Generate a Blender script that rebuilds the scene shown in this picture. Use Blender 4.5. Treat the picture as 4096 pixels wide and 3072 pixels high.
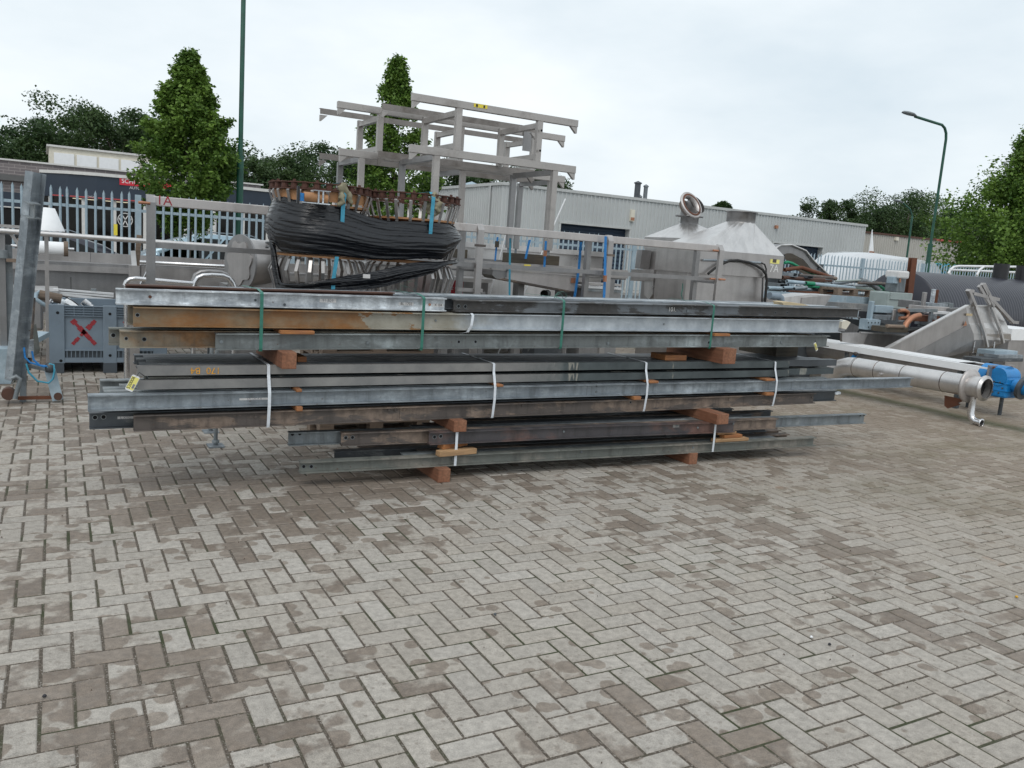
import bpy, bmesh, math, random
import numpy as np
from mathutils import Vector, Matrix
random.seed(7); np.random.seed(7)
sc = bpy.context.scene
for o in list(bpy.data.objects): bpy.data.objects.remove(o)
COL = sc.collection
R_ = math.radians

# ------------------------------------------------------------------ camera
# world: +X runs along the stack and the fence, +Y away from the camera, metres
F_PX, PITCH, ROLL, CAM_H, HEAD = 3342.0, R_(8.94), R_(4.07), 1.668, R_(29.5)
_fh = Vector((math.sin(HEAD), math.cos(HEAD), 0)); _r = Vector((math.cos(HEAD), -math.sin(HEAD), 0)); _z = Vector((0, 0, 1))
C_F = _fh*math.cos(PITCH) - _z*math.sin(PITCH); _u = _fh*math.sin(PITCH) + _z*math.cos(PITCH)
C_R = _r*math.cos(ROLL) + _u*math.sin(ROLL); C_U = _u*math.cos(ROLL) - _r*math.sin(ROLL)
C_P = Vector((0, 0, CAM_H))
cam = bpy.data.cameras.new('camera'); cam.sensor_width = 36; cam.lens = 36*F_PX/4096
cam.clip_start = .05; cam.clip_end = 600
cam_o = bpy.data.objects.new('camera', cam); COL.objects.link(cam_o)
mw = Matrix.Identity(4)
for i, a in enumerate((C_R, C_U, -C_F)):
    for j in range(3): mw[j][i] = a[j]
mw.translation = C_P
cam_o.matrix_world = mw
sc.camera = cam_o

# ------------------------------------------------------------------ sky, sun, exposure
SUN_EL, SUN_AZ = R_(52), R_(215)
world = bpy.data.worlds.new('World'); sc.world = world; world.use_nodes = True
nt = world.node_tree; nt.nodes.clear()
wo = nt.nodes.new('ShaderNodeOutputWorld'); bg = nt.nodes.new('ShaderNodeBackground')
sky = nt.nodes.new('ShaderNodeTexSky'); sky.sky_type = 'NISHITA'; sky.sun_disc = False
sky.sun_elevation = SUN_EL; sky.sun_rotation = SUN_AZ; sky.air_density = 1.0; sky.dust_density = 4.0
tc = nt.nodes.new('ShaderNodeTexCoord')
mp = nt.nodes.new('ShaderNodeMapping'); mp.inputs['Scale'].default_value = (1, 1, 2.6)
nz = nt.nodes.new('ShaderNodeTexNoise'); nz.inputs['Scale'].default_value = 1.9; nz.inputs['Detail'].default_value = 6; nz.inputs['Roughness'].default_value = .55
nt.links.new(tc.outputs['Generated'], mp.inputs['Vector']); nt.links.new(mp.outputs['Vector'], nz.inputs['Vector'])
cr = nt.nodes.new('ShaderNodeValToRGB')                       # overcast cloud deck, unevenly thick
cr.color_ramp.elements[0].position = .30; cr.color_ramp.elements[0].color = (6.1, 6.95, 7.55, 1)
cr.color_ramp.elements[1].position = .72; cr.color_ramp.elements[1].color = (8.9, 9.3, 9.45, 1)
nt.links.new(nz.outputs['Fac'], cr.inputs['Fac'])
mx = nt.nodes.new('ShaderNodeMix'); mx.data_type = 'RGBA'; mx.inputs['Factor'].default_value = .93
nt.links.new(sky.outputs['Color'], mx.inputs[6]); nt.links.new(cr.outputs['Color'], mx.inputs[7])
bg.inputs['Strength'].default_value = .122
nt.links.new(mx.outputs[2], bg.inputs['Color']); nt.links.new(bg.outputs[0], wo.inputs[0])
sun = bpy.data.lights.new('sun', 'SUN'); sun.energy = 1.0; sun.angle = R_(30); sun.color = (1, .97, .93)
sun_o = bpy.data.objects.new('sun', sun); COL.objects.link(sun_o); sun_o.location = (0, 0, 30)
sd = Vector((math.sin(SUN_AZ)*math.cos(SUN_EL), math.cos(SUN_AZ)*math.cos(SUN_EL), math.sin(SUN_EL)))
sun_o.rotation_euler = sd.to_track_quat('Z', 'Y').to_euler()
sc.view_settings.view_transform = 'Standard'; sc.view_settings.look = 'None'
sc.view_settings.exposure = 0; sc.view_settings.gamma = 1; sc.view_settings.use_curve_mapping = False
sc.render.engine = 'CYCLES'

# ------------------------------------------------------------------ photo pixel -> point on a known plane
def ray(x, y): return C_R*((x-2048)/F_PX) - C_U*((y-1536)/F_PX) + C_F
def SY(x, y, Y): d = ray(x, y); return C_P + d*(Y/d.y)
def SX(x, y, X): d = ray(x, y); return C_P + d*(X/d.x)
def SZ(x, y, z=0.): d = ray(x, y); return C_P + d*((z-CAM_H)/d.z)
def proj(p): v = Vector(p)-C_P; w = v.dot(C_F); return (2048+F_PX*v.dot(C_R)/w, 1536-F_PX*v.dot(C_U)/w, w)
def zoom(ox, oy, s): return lambda x, y: (ox+x/s, oy+y/s)

# ------------------------------------------------------------------ mesh helpers
ORIG = {}
class MB:
    def __init__(s): s.v = []; s.f = []; s.sm = []
    def add(s, vs, fs, smooth=False):
        n = len(s.v); s.v += [tuple(p) for p in vs]; s.f += [tuple(i+n for i in f) for f in fs]; s.sm += [smooth]*len(fs); return s
    def box(s, x0, x1, y0, y1, z0, z1):
        return s.add([(x0,y0,z0),(x1,y0,z0),(x1,y1,z0),(x0,y1,z0),(x0,y0,z1),(x1,y0,z1),(x1,y1,z1),(x0,y1,z1)],
                     [(0,3,2,1),(4,5,6,7),(0,1,5,4),(1,2,6,5),(2,3,7,6),(3,0,4,7)])
    def prism(s, poly, vec):
        n = len(poly); a = [Vector(p) for p in poly]; vec = Vector(vec)
        nn = Vector((0,0,0))
        for i in range(n): nn += a[i].cross(a[(i+1) % n])
        if nn.dot(vec) > 0: a.reverse()
        return s.add(a+[p+vec for p in a], [tuple(range(n)), tuple(range(2*n-1, n-1, -1))]+[((i+1) % n, i, i+n, (i+1) % n+n) for i in range(n)])
    def prof(s, p0, p1, poly, up=(0,0,1)):
        p0 = Vector(p0); p1 = Vector(p1); d = (p1-p0).normalized(); up = Vector(up)
        side = d.cross(up).normalized(); up2 = side.cross(d)
        return s.prism([p0+side*a+up2*b for a, b in poly], p1-p0)
    def bar(s, p0, p1, w, h=None, up=(0,0,1)):
        h = w if h is None else h
        d = (Vector(p1)-Vector(p0)).normalized()
        if abs(d.dot(Vector(up))) > .98: up = (0,1,0)
        return s.prof(p0, p1, [(-w/2,-h/2),(w/2,-h/2),(w/2,h/2),(-w/2,h/2)], up)
    def tube(s, pts, r, n=10, caps=True, r1=None):
        pts = [Vector(p) for p in pts]; m = len(pts); r1 = r if r1 is None else r1
        t0 = (pts[1]-pts[0]).normalized(); a = Vector((0,0,1)) if abs(t0.z) < .9 else Vector((1,0,0))
        nrm = t0.cross(a).normalized(); vs = []; prev = t0
        for i, p in enumerate(pts):
            t = (pts[min(i+1,m-1)]-pts[max(i-1,0)])
            t = t.normalized() if t.length > 1e-9 else prev
            q = prev.rotation_difference(t); nrm = (q @ nrm); nrm = (nrm-t*nrm.dot(t)).normalized(); b = t.cross(nrm); prev = t
            rr = r+(r1-r)*i/max(m-1,1)
            vs += [p+(nrm*math.cos(2*math.pi*k/n)+b*math.sin(2*math.pi*k/n))*rr for k in range(n)]
        fs = [(i*n+k, i*n+(k+1) % n, (i+1)*n+(k+1) % n, (i+1)*n+k) for i in range(m-1) for k in range(n)]
        s.add(vs, fs, True)
        if caps: s.add(vs[:n], [tuple(range(n-1,-1,-1))]); s.add(vs[-n:], [tuple(range(n))])
        return s
    def rev(s, prof, c, n=24, axis=(0,0,1), smooth=True):
        ax = Vector(axis).normalized(); a = Vector((1,0,0)) if abs(ax.x) < .9 else Vector((0,1,0))
        e1 = ax.cross(a).normalized(); e2 = ax.cross(e1); c = Vector(c); m = len(prof); vs = []
        for r, z in prof: vs += [c+ax*z+(e1*math.cos(2*math.pi*k/n)+e2*math.sin(2*math.pi*k/n))*r for k in range(n)]
        for i in range(m-1):
            s.add([], [])
        fs = [(i*n+k, i*n+(k+1) % n, (i+1)*n+(k+1) % n, (i+1)*n+k) for i in range(m-1) for k in range(n)]
        return s.add(vs, fs, smooth)
    def disc(s, c, r, axis=(0,0,1), h=.01, n=16): c = Vector(c); a = Vector(axis).normalized(); return s.rev([(1e-4,0),(r,0),(r,h),(1e-4,h)], c, n, a, False)
    def build(s, name, mat, parent=None, bevel=0):
        me = bpy.data.meshes.new(name); vs = [Vector(v) for v in s.v]
        if parent is None:
            lo = [min(v[i] for v in vs) for i in range(3)]; hi = [max(v[i] for v in vs) for i in range(3)]
            og = Vector(((lo[0]+hi[0])/2, (lo[1]+hi[1])/2, lo[2]))
        else: og = ORIG[parent.name]
        me.from_pydata([v-og for v in vs], [], s.f)
        me.polygons.foreach_set('use_smooth', s.sm); me.materials.append(MT[mat] if isinstance(mat, str) else mat); me.update()
        o = bpy.data.objects.new(name, me); COL.objects.link(o)
        if parent is None: o.location = og
        else: o.parent = parent
        ORIG[o.name] = og
        if bevel:
            b = o.modifiers.new('bevel', 'BEVEL'); b.width = bevel; b.segments = 2; b.limit_method = 'ANGLE'
        return o
def tag(o, label, cat, group=None):
    o['label'] = label; o['category'] = cat
    if group: o['group'] = group
    return o
def thing(name, label, cat, loc, group=None):
    o = bpy.data.objects.new(name, None); o.empty_display_size = .1; COL.objects.link(o); o.location = loc; ORIG[o.name] = Vector(loc)
    return tag(o, label, cat, group)
def struct(o): o['kind'] = 'structure'; return o
def stuff(o, label=None, cat=None):
    o['kind'] = 'stuff'
    if label: tag(o, label, cat)
    return o
def text(name, s, size, mat, pos, right, up, parent, ext=.0006, al='CENTER'):
    cu = bpy.data.curves.new(name, 'FONT'); cu.body = s; cu.size = size; cu.extrude = ext; cu.align_x = al; cu.align_y = 'CENTER'
    t = bpy.data.objects.new(name, cu); COL.objects.link(t); bpy.context.view_layer.update()
    me = bpy.data.meshes.new_from_object(t.evaluated_get(bpy.context.evaluated_depsgraph_get()))
    bpy.data.objects.remove(t)
    r = Vector(right).normalized(); u = Vector(up); u = (u-r*u.dot(r)).normalized(); n = r.cross(u)
    m = Matrix((( r.x,u.x,n.x,pos[0]),(r.y,u.y,n.y,pos[1]),(r.z,u.z,n.z,pos[2]),(0,0,0,1)))
    me.transform(Matrix.Translation(-ORIG[parent.name]) @ m)
    me.materials.clear(); me.materials.append(MT[mat])
    o = bpy.data.objects.new(name, me); COL.objects.link(o); o.parent = parent; ORIG[o.name] = ORIG[parent.name]
    return o
def arc(c, a, b, r, t0, t1, n=10): # points c + r(a cos t + b sin t)
    c, a, b = Vector(c), Vector(a), Vector(b)
    return [c+(a*math.cos(t0+(t1-t0)*i/n)+b*math.sin(t0+(t1-t0)*i/n))*r for i in range(n+1)]

# ------------------------------------------------------------------ materials
MT = {}
def srgb(r, g, b): return tuple(((c/255)/12.92 if c/255 <= .04045 else ((c/255+.055)/1.055)**2.4) for c in (r, g, b))
class NB:
    def __init__(s, name):
        m = bpy.data.materials.new(name); m.use_nodes = True; s.m = m; s.t = m.node_tree; s.b = s.t.nodes['Principled BSDF']; MT[name] = m
        s.tc = s.n('ShaderNodeTexCoord')
    def n(s, t, **kw):
        k = s.t.nodes.new(t)
        for a, v in kw.items(): setattr(k, a, v)
        return k
    def l(s, a, b): s.t.links.new(a, b)
    def noise(s, scale, detail=4, rough=.6, sc=(1,1,1), src=None, dist=0):
        mp = s.n('ShaderNodeMapping'); mp.inputs['Scale'].default_value = sc; s.l(src or s.tc.outputs['Object'], mp.inputs['Vector'])
        k = s.n('ShaderNodeTexNoise'); k.inputs['Scale'].default_value = scale; k.inputs['Detail'].default_value = detail; k.inputs['Roughness'].default_value = rough; k.inputs['Distortion'].default_value = dist
        s.l(mp.outputs['Vector'], k.inputs['Vector']); return k.outputs['Fac']
    def ramp(s, fac, stops):
        k = s.n('ShaderNodeValToRGB'); e = k.color_ramp.elements
        while len(e) < len(stops): e.new(.5)
        for i, (p, c) in enumerate(stops):
            e[i].position = p; e[i].color = (c[0], c[1], c[2], 1) if hasattr(c, '__len__') else (c, c, c, 1)
        s.l(fac, k.inputs['Fac']); return k.outputs['Color']
    def mix(s, fac, a, b, mode='MIX'):
        k = s.n('ShaderNodeMix', data_type='RGBA', blend_type=mode)
        for sock, v in ((k.inputs['Factor'], fac), (k.inputs[6], a), (k.inputs[7], b)):
            if hasattr(v, 'is_output'): s.l(v, sock)
            elif hasattr(v, '__len__'): sock.default_value = (v[0], v[1], v[2], 1)
            else: sock.default_value = v
        return k.outputs[2]
    def math(s, op, a, b=None):
        k = s.n('ShaderNodeMath', operation=op)
        for i, v in enumerate((a, b)):
            if v is None: continue
            if hasattr(v, 'is_output'): s.l(v, k.inputs[i])
            else: k.inputs[i].default_value = v
        return k.outputs[0]
    def bump(s, h, strength=.3, dist=.01):
        k = s.n('ShaderNodeBump'); k.inputs['Strength'].default_value = strength; k.inputs['Distance'].default_value = dist; s.l(h, k.inputs['Height']); s.l(k.outputs[0], s.b.inputs['Normal'])
    def set(s, **kw):
        for k, v in kw.items():
            i = s.b.inputs[k.replace('_', ' ')]
            if hasattr(v, 'is_output'): s.l(v, i)
            elif hasattr(v, '__len__'): i.default_value = (v[0], v[1], v[2], 1)
            else: i.default_value = v
        return s
def mul(c, k): return tuple(min(1, x*k) for x in c)
def metal(name, c, rough=.45, met=.7, var=.22, scale=9, sc=(1,1,1), patch=None, plo=.55, phi=.62, pscale=2.2, psc=(1,1,1), streak=0, bmp=.05, pmet=True, drip=0):
    b = NB(name); n1 = b.noise(scale, 6, .65, sc)
    col = b.ramp(n1, [(.25, mul(c, 1-var)), (.75, mul(c, 1+var))])
    fine = b.noise(70, 3, .6); col = b.mix(.25, col, b.ramp(fine, [(.3, mul(c, .8)), (.7, mul(c, 1.2))]))
    if streak:
        st = b.noise(1.6, 5, .62, (4, 4, .35)); col = b.mix(b.math('MULTIPLY', b.ramp(st, [(.46, 0.), (.72, 1.)]), streak), col, mul(c, .5))
    metv = met
    if patch:
        pn = b.noise(pscale, 7, .68, psc, dist=.3); f = b.ramp(pn, [(plo, 0.), (phi, 1.)]); pc = b.ramp(b.noise(14, 5, .7), [(.3, mul(patch, .6)), (.7, mul(patch, 1.35))])
        col = b.mix(f, col, pc)
        if pmet: metv = b.math('MULTIPLY', b.math('SUBTRACT', 1., f), met)
    if drip:      # runs, smears and scuffs on old section steel
        dn = b.noise(4, 5, .65, (3.2, 1, .45), dist=.4); sc_ = b.noise(9, 6, .75, (.5, 1, 3))
        col = b.mix(b.math('MULTIPLY', b.ramp(dn, [(.5, 0.), (.66, 1.)]), drip), col, mul(c, .42)); col = b.mix(b.math('MULTIPLY', b.ramp(sc_, [(.62, 0.), (.7, 1.)]), .55), col, mul(c, 1.75)); sp_ = b.noise(38, 2, .5)
        col = b.mix(b.ramp(sp_, [(.70, 0.), (.76, .7)]), col, (.10,.06,.04))
    rg = b.ramp(n1, [(.3, rough-.08), (.7, rough+.1)])
    b.set(Base_Color=col, Roughness=rg, Metallic=metv); b.bump(b.noise(55, 4, .7), bmp, .004); return b
def plain(name, c, rough=.5, met=0., var=.08, scale=6, bmp=0., spec=.5):
    b = NB(name); n1 = b.noise(scale, 5, .6); b.set(Base_Color=b.ramp(n1, [(.3, mul(c, 1-var)), (.7, mul(c, 1+var))]), Roughness=rough, Metallic=met, Specular_IOR_Level=spec)
    if bmp: b.bump(b.noise(40, 4, .6), bmp, .004)
    return b
metal('galv', (.225,.255,.28), .5, .45, .3, 9, patch=(.36,.40,.43), plo=.46, phi=.68, pscale=4, psc=(.5,1,1.8), drip=.5)
metal('galv_bright', (.36,.39,.42), .42, .5, .35, 14, patch=(.66,.70,.73), plo=.44, phi=.6, pscale=7, psc=(.5,1,1.6), drip=.4)
metal('galv_dull', (.20,.225,.24), .55, .4, .3, 7, patch=(.29,.31,.31), plo=.48, phi=.7, pscale=3, drip=.5)
metal('galv_olive', (.165,.175,.16), .6, .3, .3, 7, patch=(.24,.22,.19), plo=.5, phi=.66, pscale=4, psc=(.4,1,1), drip=.5)
metal('galv_blue', (.33,.42,.48), .5, .35, .15, 5, patch=(.42,.5,.55), plo=.5, phi=.7, pscale=4)
metal('steel_dark', (.085,.095,.105), .5, .4, .35, 6, patch=(.2,.21,.21), plo=.58, phi=.66, pscale=3, psc=(.5,1,1))
metal('steel_patchy', (.07,.085,.09), .5, .3, .3, 5, patch=(.27,.27,.24), plo=.56, phi=.585, pscale=3.2, psc=(1,1,.25))
metal('steel_grey', (.19,.20,.205), .5, .45, .3, 6, patch=(.27,.265,.255), plo=.45, phi=.65, pscale=2)
metal('steel_red', (.085,.08,.085), .5, .35, .35, 6, patch=(.15,.085,.07), plo=.5, phi=.62, pscale=2.4, psc=(.6,1,1.6), drip=.5)
metal('rust_brown', (.105,.09,.082), .62, .25, .35, 6, patch=(.19,.145,.115), plo=.5, phi=.54, pscale=2.6, psc=(.7,1,2.2), drip=.5)
metal('rust_dark', (.09,.045,.032), .75, .1, .45, 12, bmp=.2)
metal('rust_orange', (.27,.25,.2), .6, .2, .25, 6, patch=(.24,.125,.05), plo=.46, phi=.62, pscale=1.6, psc=(.6,1,1), drip=.5)
metal('rust_red', (.13,.048,.025), .75, .05, .3, 8, bmp=.15)
metal('copper', (.42,.2,.12), .5, .5, .35, 12)
metal('stainless', (.43,.41,.4), .38, .8, .16, 5, streak=.35, bmp=.02)
metal('stainless_dark', (.30,.295,.295), .42, .75, .2, 5, streak=.4, bmp=.02)
metal('stainless_bright', (.62,.605,.595), .34, .8, .14, 4, streak=.35, bmp=.03)
metal('chrome', (.68,.68,.69), .22, .95, .08, 6, bmp=.01)
metal('stainless_stain', (.52,.49,.475), .44, .6, .15, 5, patch=(.26,.19,.14), plo=.6, phi=.8, pscale=2.4, psc=(1,1,.4), streak=.3, bmp=.02)
metal('stainless_dirty_shaded', (.25,.23,.215), .5, .5, .25, 5, patch=(.15,.13,.115), plo=.5, phi=.7, pscale=3, bmp=.03, pmet=False)  # back rack rails: brown dirt, with their shadow-side darkness put into the colour
metal('stainless_rail', (.40,.375,.355), .4, .7, .2, 4, patch=(.25,.225,.205), plo=.55, phi=.75, pscale=2.5, bmp=.03, pmet=False)
plain('white_paint', (.74,.75,.76), .45); plain('cream', (.66,.62,.52), .5); plain('white_sheet', (.82,.83,.84), .5, 0, .04)
plain('blue_strap', (.02,.19,.50), .55, 0, .2, 30); plain('lightblue_strap', (.05,.29,.42), .6, 0, .2, 30); plain('green_strap', (.03,.16,.12), .42, 0, .25, 20)
plain('white_strap', (.66,.70,.75), .42, 0, .12, 20)
metal('blue_paint', (.012,.20,.50), .4, 0, .3, 6, patch=(.03,.10,.2), plo=.6, phi=.72, pscale=6, bmp=.1); plain('grey_green_paint', (.30,.35,.34), .5, 0, .15, 5)
plain('black_plastic', (.016,.016,.018), .4); plain('rubber', (.02,.02,.02), .8); plain('dark_void', (.006,.006,.007), .9)
plain('label_white', (.62,.61,.60), .55, 0, .1, 30); plain('label_yellow', (.75,.62,.06), .5, 0, .08, 20); plain('tag_yellow', (.80,.74,.22), .35, 0, .08, 20)
plain('ink', (.02,.02,.025), .6); plain('ink_grey', (.22,.22,.25), .7); plain('chalk_orange', (.62,.30,.04), .85, 0, .25, 60); plain('chalk_white', (.7,.7,.68), .85, 0, .2, 60); plain('marker_red', (.30,.03,.04), .7, 0, .3, 60)
plain('sign_red', (.55,.02,.04), .4); plain('green_paint', (.01,.22,.11), .45, 0, .2, 9); plain('lamp_green', (.012,.075,.05), .45, 0, .3, 4)
plain('glove', (.24,.22,.15), .9, 0, .25, 25, .4); plain('cardboard', (.5,.4,.25), .8); plain('hardboard', (.36,.18,.08), .6, 0, .22, 12)
plain('plastic_grey', (.185,.235,.285), .5, 0, .12, 4, .08); plain('plastic_dark', (.07,.085,.1), .6)
def wood(name, c, c2, scale=(1,14,14)):
    b = NB(name); n1 = b.noise(3.5, 6, .65, scale); n2 = b.noise(4, 4, .6)
    col = b.mix(b.ramp(n2, [(.35,0.),(.65,1.)]), b.ramp(n1, [(.3, mul(c,.62)), (.7, mul(c,1.25))]), b.ramp(n1, [(.3, mul(c2,.62)), (.7, mul(c2,1.25))]))
    b.set(Base_Color=col, Roughness=.8); b.bump(n1, .35, .006)
wood('wood_red', (.21,.085,.045), (.27,.13,.075), (14,1,14)); wood('wood_orange', (.40,.17,.055), (.30,.13,.06)); wood('wood_raw', (.46,.29,.15), (.36,.22,.12)); wood('wood_dark', (.055,.05,.04), (.08,.065,.045)); wood('wood_pallet', (.22,.165,.125), (.16,.12,.09))
# ================================================================== ground
def ground_mat():
    b = NB('road_surface'); g = b.n('ShaderNodeNewGeometry'); p = g.outputs['Position']
    n = b.noise(.8, 6, .6, src=p); n2 = b.noise(30, 4, .7, src=p)
    b.set(Base_Color=b.mix(.35, b.ramp(n, [(.3,(.17,.155,.14)),(.7,(.24,.22,.2))]), b.ramp(n2, [(.3,(.1,.09,.08)),(.7,(.3,.28,.26))])), Roughness=.85); b.bump(n2, .2, .01)
ground_mat()
def joint_mat():
    b = NB('joint_sand'); g = b.n('ShaderNodeNewGeometry'); p = g.outputs['Position']
    grit = b.noise(160, 2, .5, src=p); moss = b.noise(1.6, 5, .65, src=p)
    col = b.ramp(grit, [(.3,(.055,.045,.034)),(.6,(.115,.093,.072)),(.7,(.34,.32,.29))])
    col = b.mix(b.ramp(moss, [(.5,0.),(.62,.85)]), col, (.03,.042,.012))
    b.set(Base_Color=col, Roughness=.95); b.bump(grit, .6, .006)
joint_mat()
def paver_mat(name, use_attr):
    b = NB(name); p = b.n('ShaderNodeNewGeometry').outputs['Position']
    if use_attr: a = b.n('ShaderNodeAttribute', attribute_name='rnd'); rnd = a.outputs['Fac']
    else: rnd = b.n('ShaderNodeObjectInfo').outputs['Random']
    r2 = b.math('FRACT', b.math('MULTIPLY', rnd, 37.7)); r3 = b.math('FRACT', b.math('MULTIPLY', rnd, 91.3))
    dry = b.mix(r2, (.36,.332,.296), (.45,.42,.38)); dry = b.mix(b.math('MULTIPLY', r3, .5), dry, (.37,.325,.27))
    damp = b.mix(r2, (.175,.14,.112), (.255,.212,.175))
    cmb = b.n('ShaderNodeCombineXYZ'); b.l(b.math('MULTIPLY', rnd, 83.), cmb.inputs[0]); b.l(b.math('MULTIPLY', r2, 57.), cmb.inputs[1]); va = b.n('ShaderNodeVectorMath', operation='ADD'); b.l(p, va.inputs[0]); b.l(cmb.outputs[0], va.inputs[1]); pp_ = va.outputs[0]
    # damp: per paver, per region and in blots with a shape of their own
    reg = b.noise(.55, 5, .6, src=p, sc=(1,.75,1)); blot = b.noise(8, 3, .5, src=pp_, dist=.25)
    vo = b.n('ShaderNodeTexVoronoi'); vo.inputs['Scale'].default_value = 6.5; vo.inputs['Randomness'].default_value = 1; b.l(pp_, vo.inputs['Vector'])
    vs_ = b.n('ShaderNodeTexVoronoi'); vs_.inputs['Scale'].default_value = 26; b.l(pp_, vs_.inputs['Vector'])
    sep = b.n('ShaderNodeSeparateXYZ'); b.l(p, sep.inputs[0])
    near = b.math('MULTIPLY', b.ramp(b.math('DIVIDE', sep.outputs['Y'], 10.), [(.42,0.),(.56,1.)]), .24)   # rain drips off the stack: damp strip in front of and under it
    s = b.math('ADD', b.math('MULTIPLY', b.math('SUBTRACT', r3, .5), .5), b.math('MULTIPLY', b.math('SUBTRACT', reg, .5), 2.3))
    s = b.math('ADD', s, near)
    for cx, cy, rr, kk in ((1.35,5.0,1.5,.34),(.1,3.0,1.1,.26),(2.2,2.2,.9,.2),(4.6,4.6,1.4,.16),(3.9,2.3,1.0,.2),(7.5,5.0,2.4,.22)):      # damp patches left by standing water
        dv = b.n('ShaderNodeVectorMath', operation='DISTANCE'); b.l(p, dv.inputs[0]); dv.inputs[1].default_value = (cx,cy,0)
        dn_ = b.math('ADD', b.math('DIVIDE', dv.outputs['Value'], rr), b.math('MULTIPLY', b.math('SUBTRACT', reg, .5), 1.6)); s = b.math('ADD', s, b.math('MULTIPLY', b.ramp(dn_, [(.45,1.),(1.,0.)]), kk))
    wb2 = b.noise(5, 4, .6, src=p, dist=.4)
    s = b.math('ADD', s, b.math('MULTIPLY', b.math('SUBTRACT', wb2, .5), .8))
    wob = b.math('MULTIPLY', b.math('SUBTRACT', blot, .5), .9)
    f1 = b.math('MULTIPLY', b.ramp(b.math('ADD', s, wob), [(.26,0.),(.40,1.)]), .9)
    # round blots, only on some pavers
    rb = b.math('ADD', b.math('MULTIPLY', s, .45), b.math('MULTIPLY', wob, .2)); rd = b.math('SUBTRACT', b.math('ADD', .255, rb), vo.outputs['Distance'])
    f3 = b.math('MULTIPLY', b.ramp(rd, [(.0,0.),(.03,1.)]), .8)
    f2 = b.math('MULTIPLY', b.ramp(b.math('SUBTRACT', b.math('ADD', .19, b.math('MULTIPLY', s, .35)), vs_.outputs['Distance']), [(.0,0.),(.08,1.)]), .5)
    col = b.mix(f1, dry, damp); col = b.mix(f3, col, b.mix(r2,(.2,.16,.128),(.245,.203,.165))); col = b.mix(f2, col, (.225,.192,.162))
    cl_n = b.noise(30, 4, .6, src=pp_); col = b.mix(.35, col, b.ramp(cl_n, [(.35,(.25,.25,.25)),(.65,(.68,.68,.68))]), 'OVERLAY')
    grain = b.noise(240, 2, .6, src=p); col = b.mix(.4, col, b.ramp(grain, [(.3,(0.1,.1,.1)),(.7,(.62,.61,.6))]), 'OVERLAY')
    rust = b.noise(2.3, 3, .5, src=p); col = b.mix(b.math('MULTIPLY', b.ramp(rust, [(.72,0.),(.8,1.)]), .6), col, (.30,.13,.05))
    moss = b.noise(1.1, 6, .7, src=p, sc=(.5,1,1)); ym = b.ramp(b.math('DIVIDE', sep.outputs['X'], 10.), [(.35,0.),(.8,.8)])
    col = b.mix(b.math('MULTIPLY', b.ramp(moss, [(.5,0.),(.66,1.)]), ym), col, (.10,.095,.05))
    xb = b.math('ABSOLUTE', b.math('SUBTRACT', b.math('ADD', sep.outputs['X'], b.math('MULTIPLY', b.math('SUBTRACT', moss, .5), .5)), 10.2)); strip = b.math('MULTIPLY', b.ramp(xb, [(.06,1.),(.3,0.)]), .85)
    yel = b.math('MULTIPLY', ym, .66); col = b.mix(yel, col, (.235,.182,.13)); col = b.mix(strip, col, (.06,.062,.028))
    b.set(Base_Color=col, Roughness=b.mix(f1, (.85,.85,.85), (.6,.6,.6)), Specular_IOR_Level=.4); b.bump(grain, .35, .003)
paver_mat('paver', False); paver_mat('paver_far', True)

struct(MB().box(-160,260,-60,320,-.2,-.03).build('ground', 'road_surface'))
PA, PW, POX, POY = R_(-.6), .1078, .3509, .0027      # herringbone lattice read off the photograph
pa = Vector((math.cos(PA), math.sin(PA), 0)); pb = Vector((-math.sin(PA), math.cos(PA), 0))
bed = struct(MB().box(-7,24,.2,16.2,-.035,-.0042).build('yard_paving', 'joint_sand'))
pavers = []
for i in range(-90, 230):
    for j in range(0, 152):
        m = (i-j) % 4
        if m == 1: c = (i+1, j+.5); rz = PA
        elif m == 0: c = (i+.5, j+1); rz = PA+math.pi/2
        else: continue
        q = pa*((c[0]+POX)*PW)+pb*((c[1]+POY)*PW)
        if not (-6.9 < q.x < 23.9 and .3 < q.y < 16.1): continue
        s = proj(q)
        if s[2] < .25 or not (-2200 < s[0] < 6200 and s[1] < 6500): continue
        dist = (q-C_P).length
        hidden = s[1] < 1240 or (s[2] > 0 and q.y > 13)
        pavers.append((dist, q, rz, (0 < s[0] < 4096 and s[1] < 3072)))
pavers.sort(key=lambda t: t[0])
G_ = .0052
def paver_verts():
    L, W = PW-G_, PW/2-G_; c = .0045
    v = []
    for (l, w, z) in ((L,W,-.03),(L,W,-.0044),(L-c,W-c,0)): v += [(-l,-w,z),(l,-w,z),(l,w,z),(-l,w,z)]
    f = [(8,9,10,11)]+[(a+k, a+(k+1) % 4, a+4+(k+1) % 4, a+4+k) for a in (0,4) for k in range(4)]
    return v, f
pv, pf = paver_verts()
pme = bpy.data.meshes.new('paver'); pme.from_pydata(pv, [], pf); pme.materials.append(MT['paver'])
cnt = 0; allv = []; allf = []; rn = []
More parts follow.
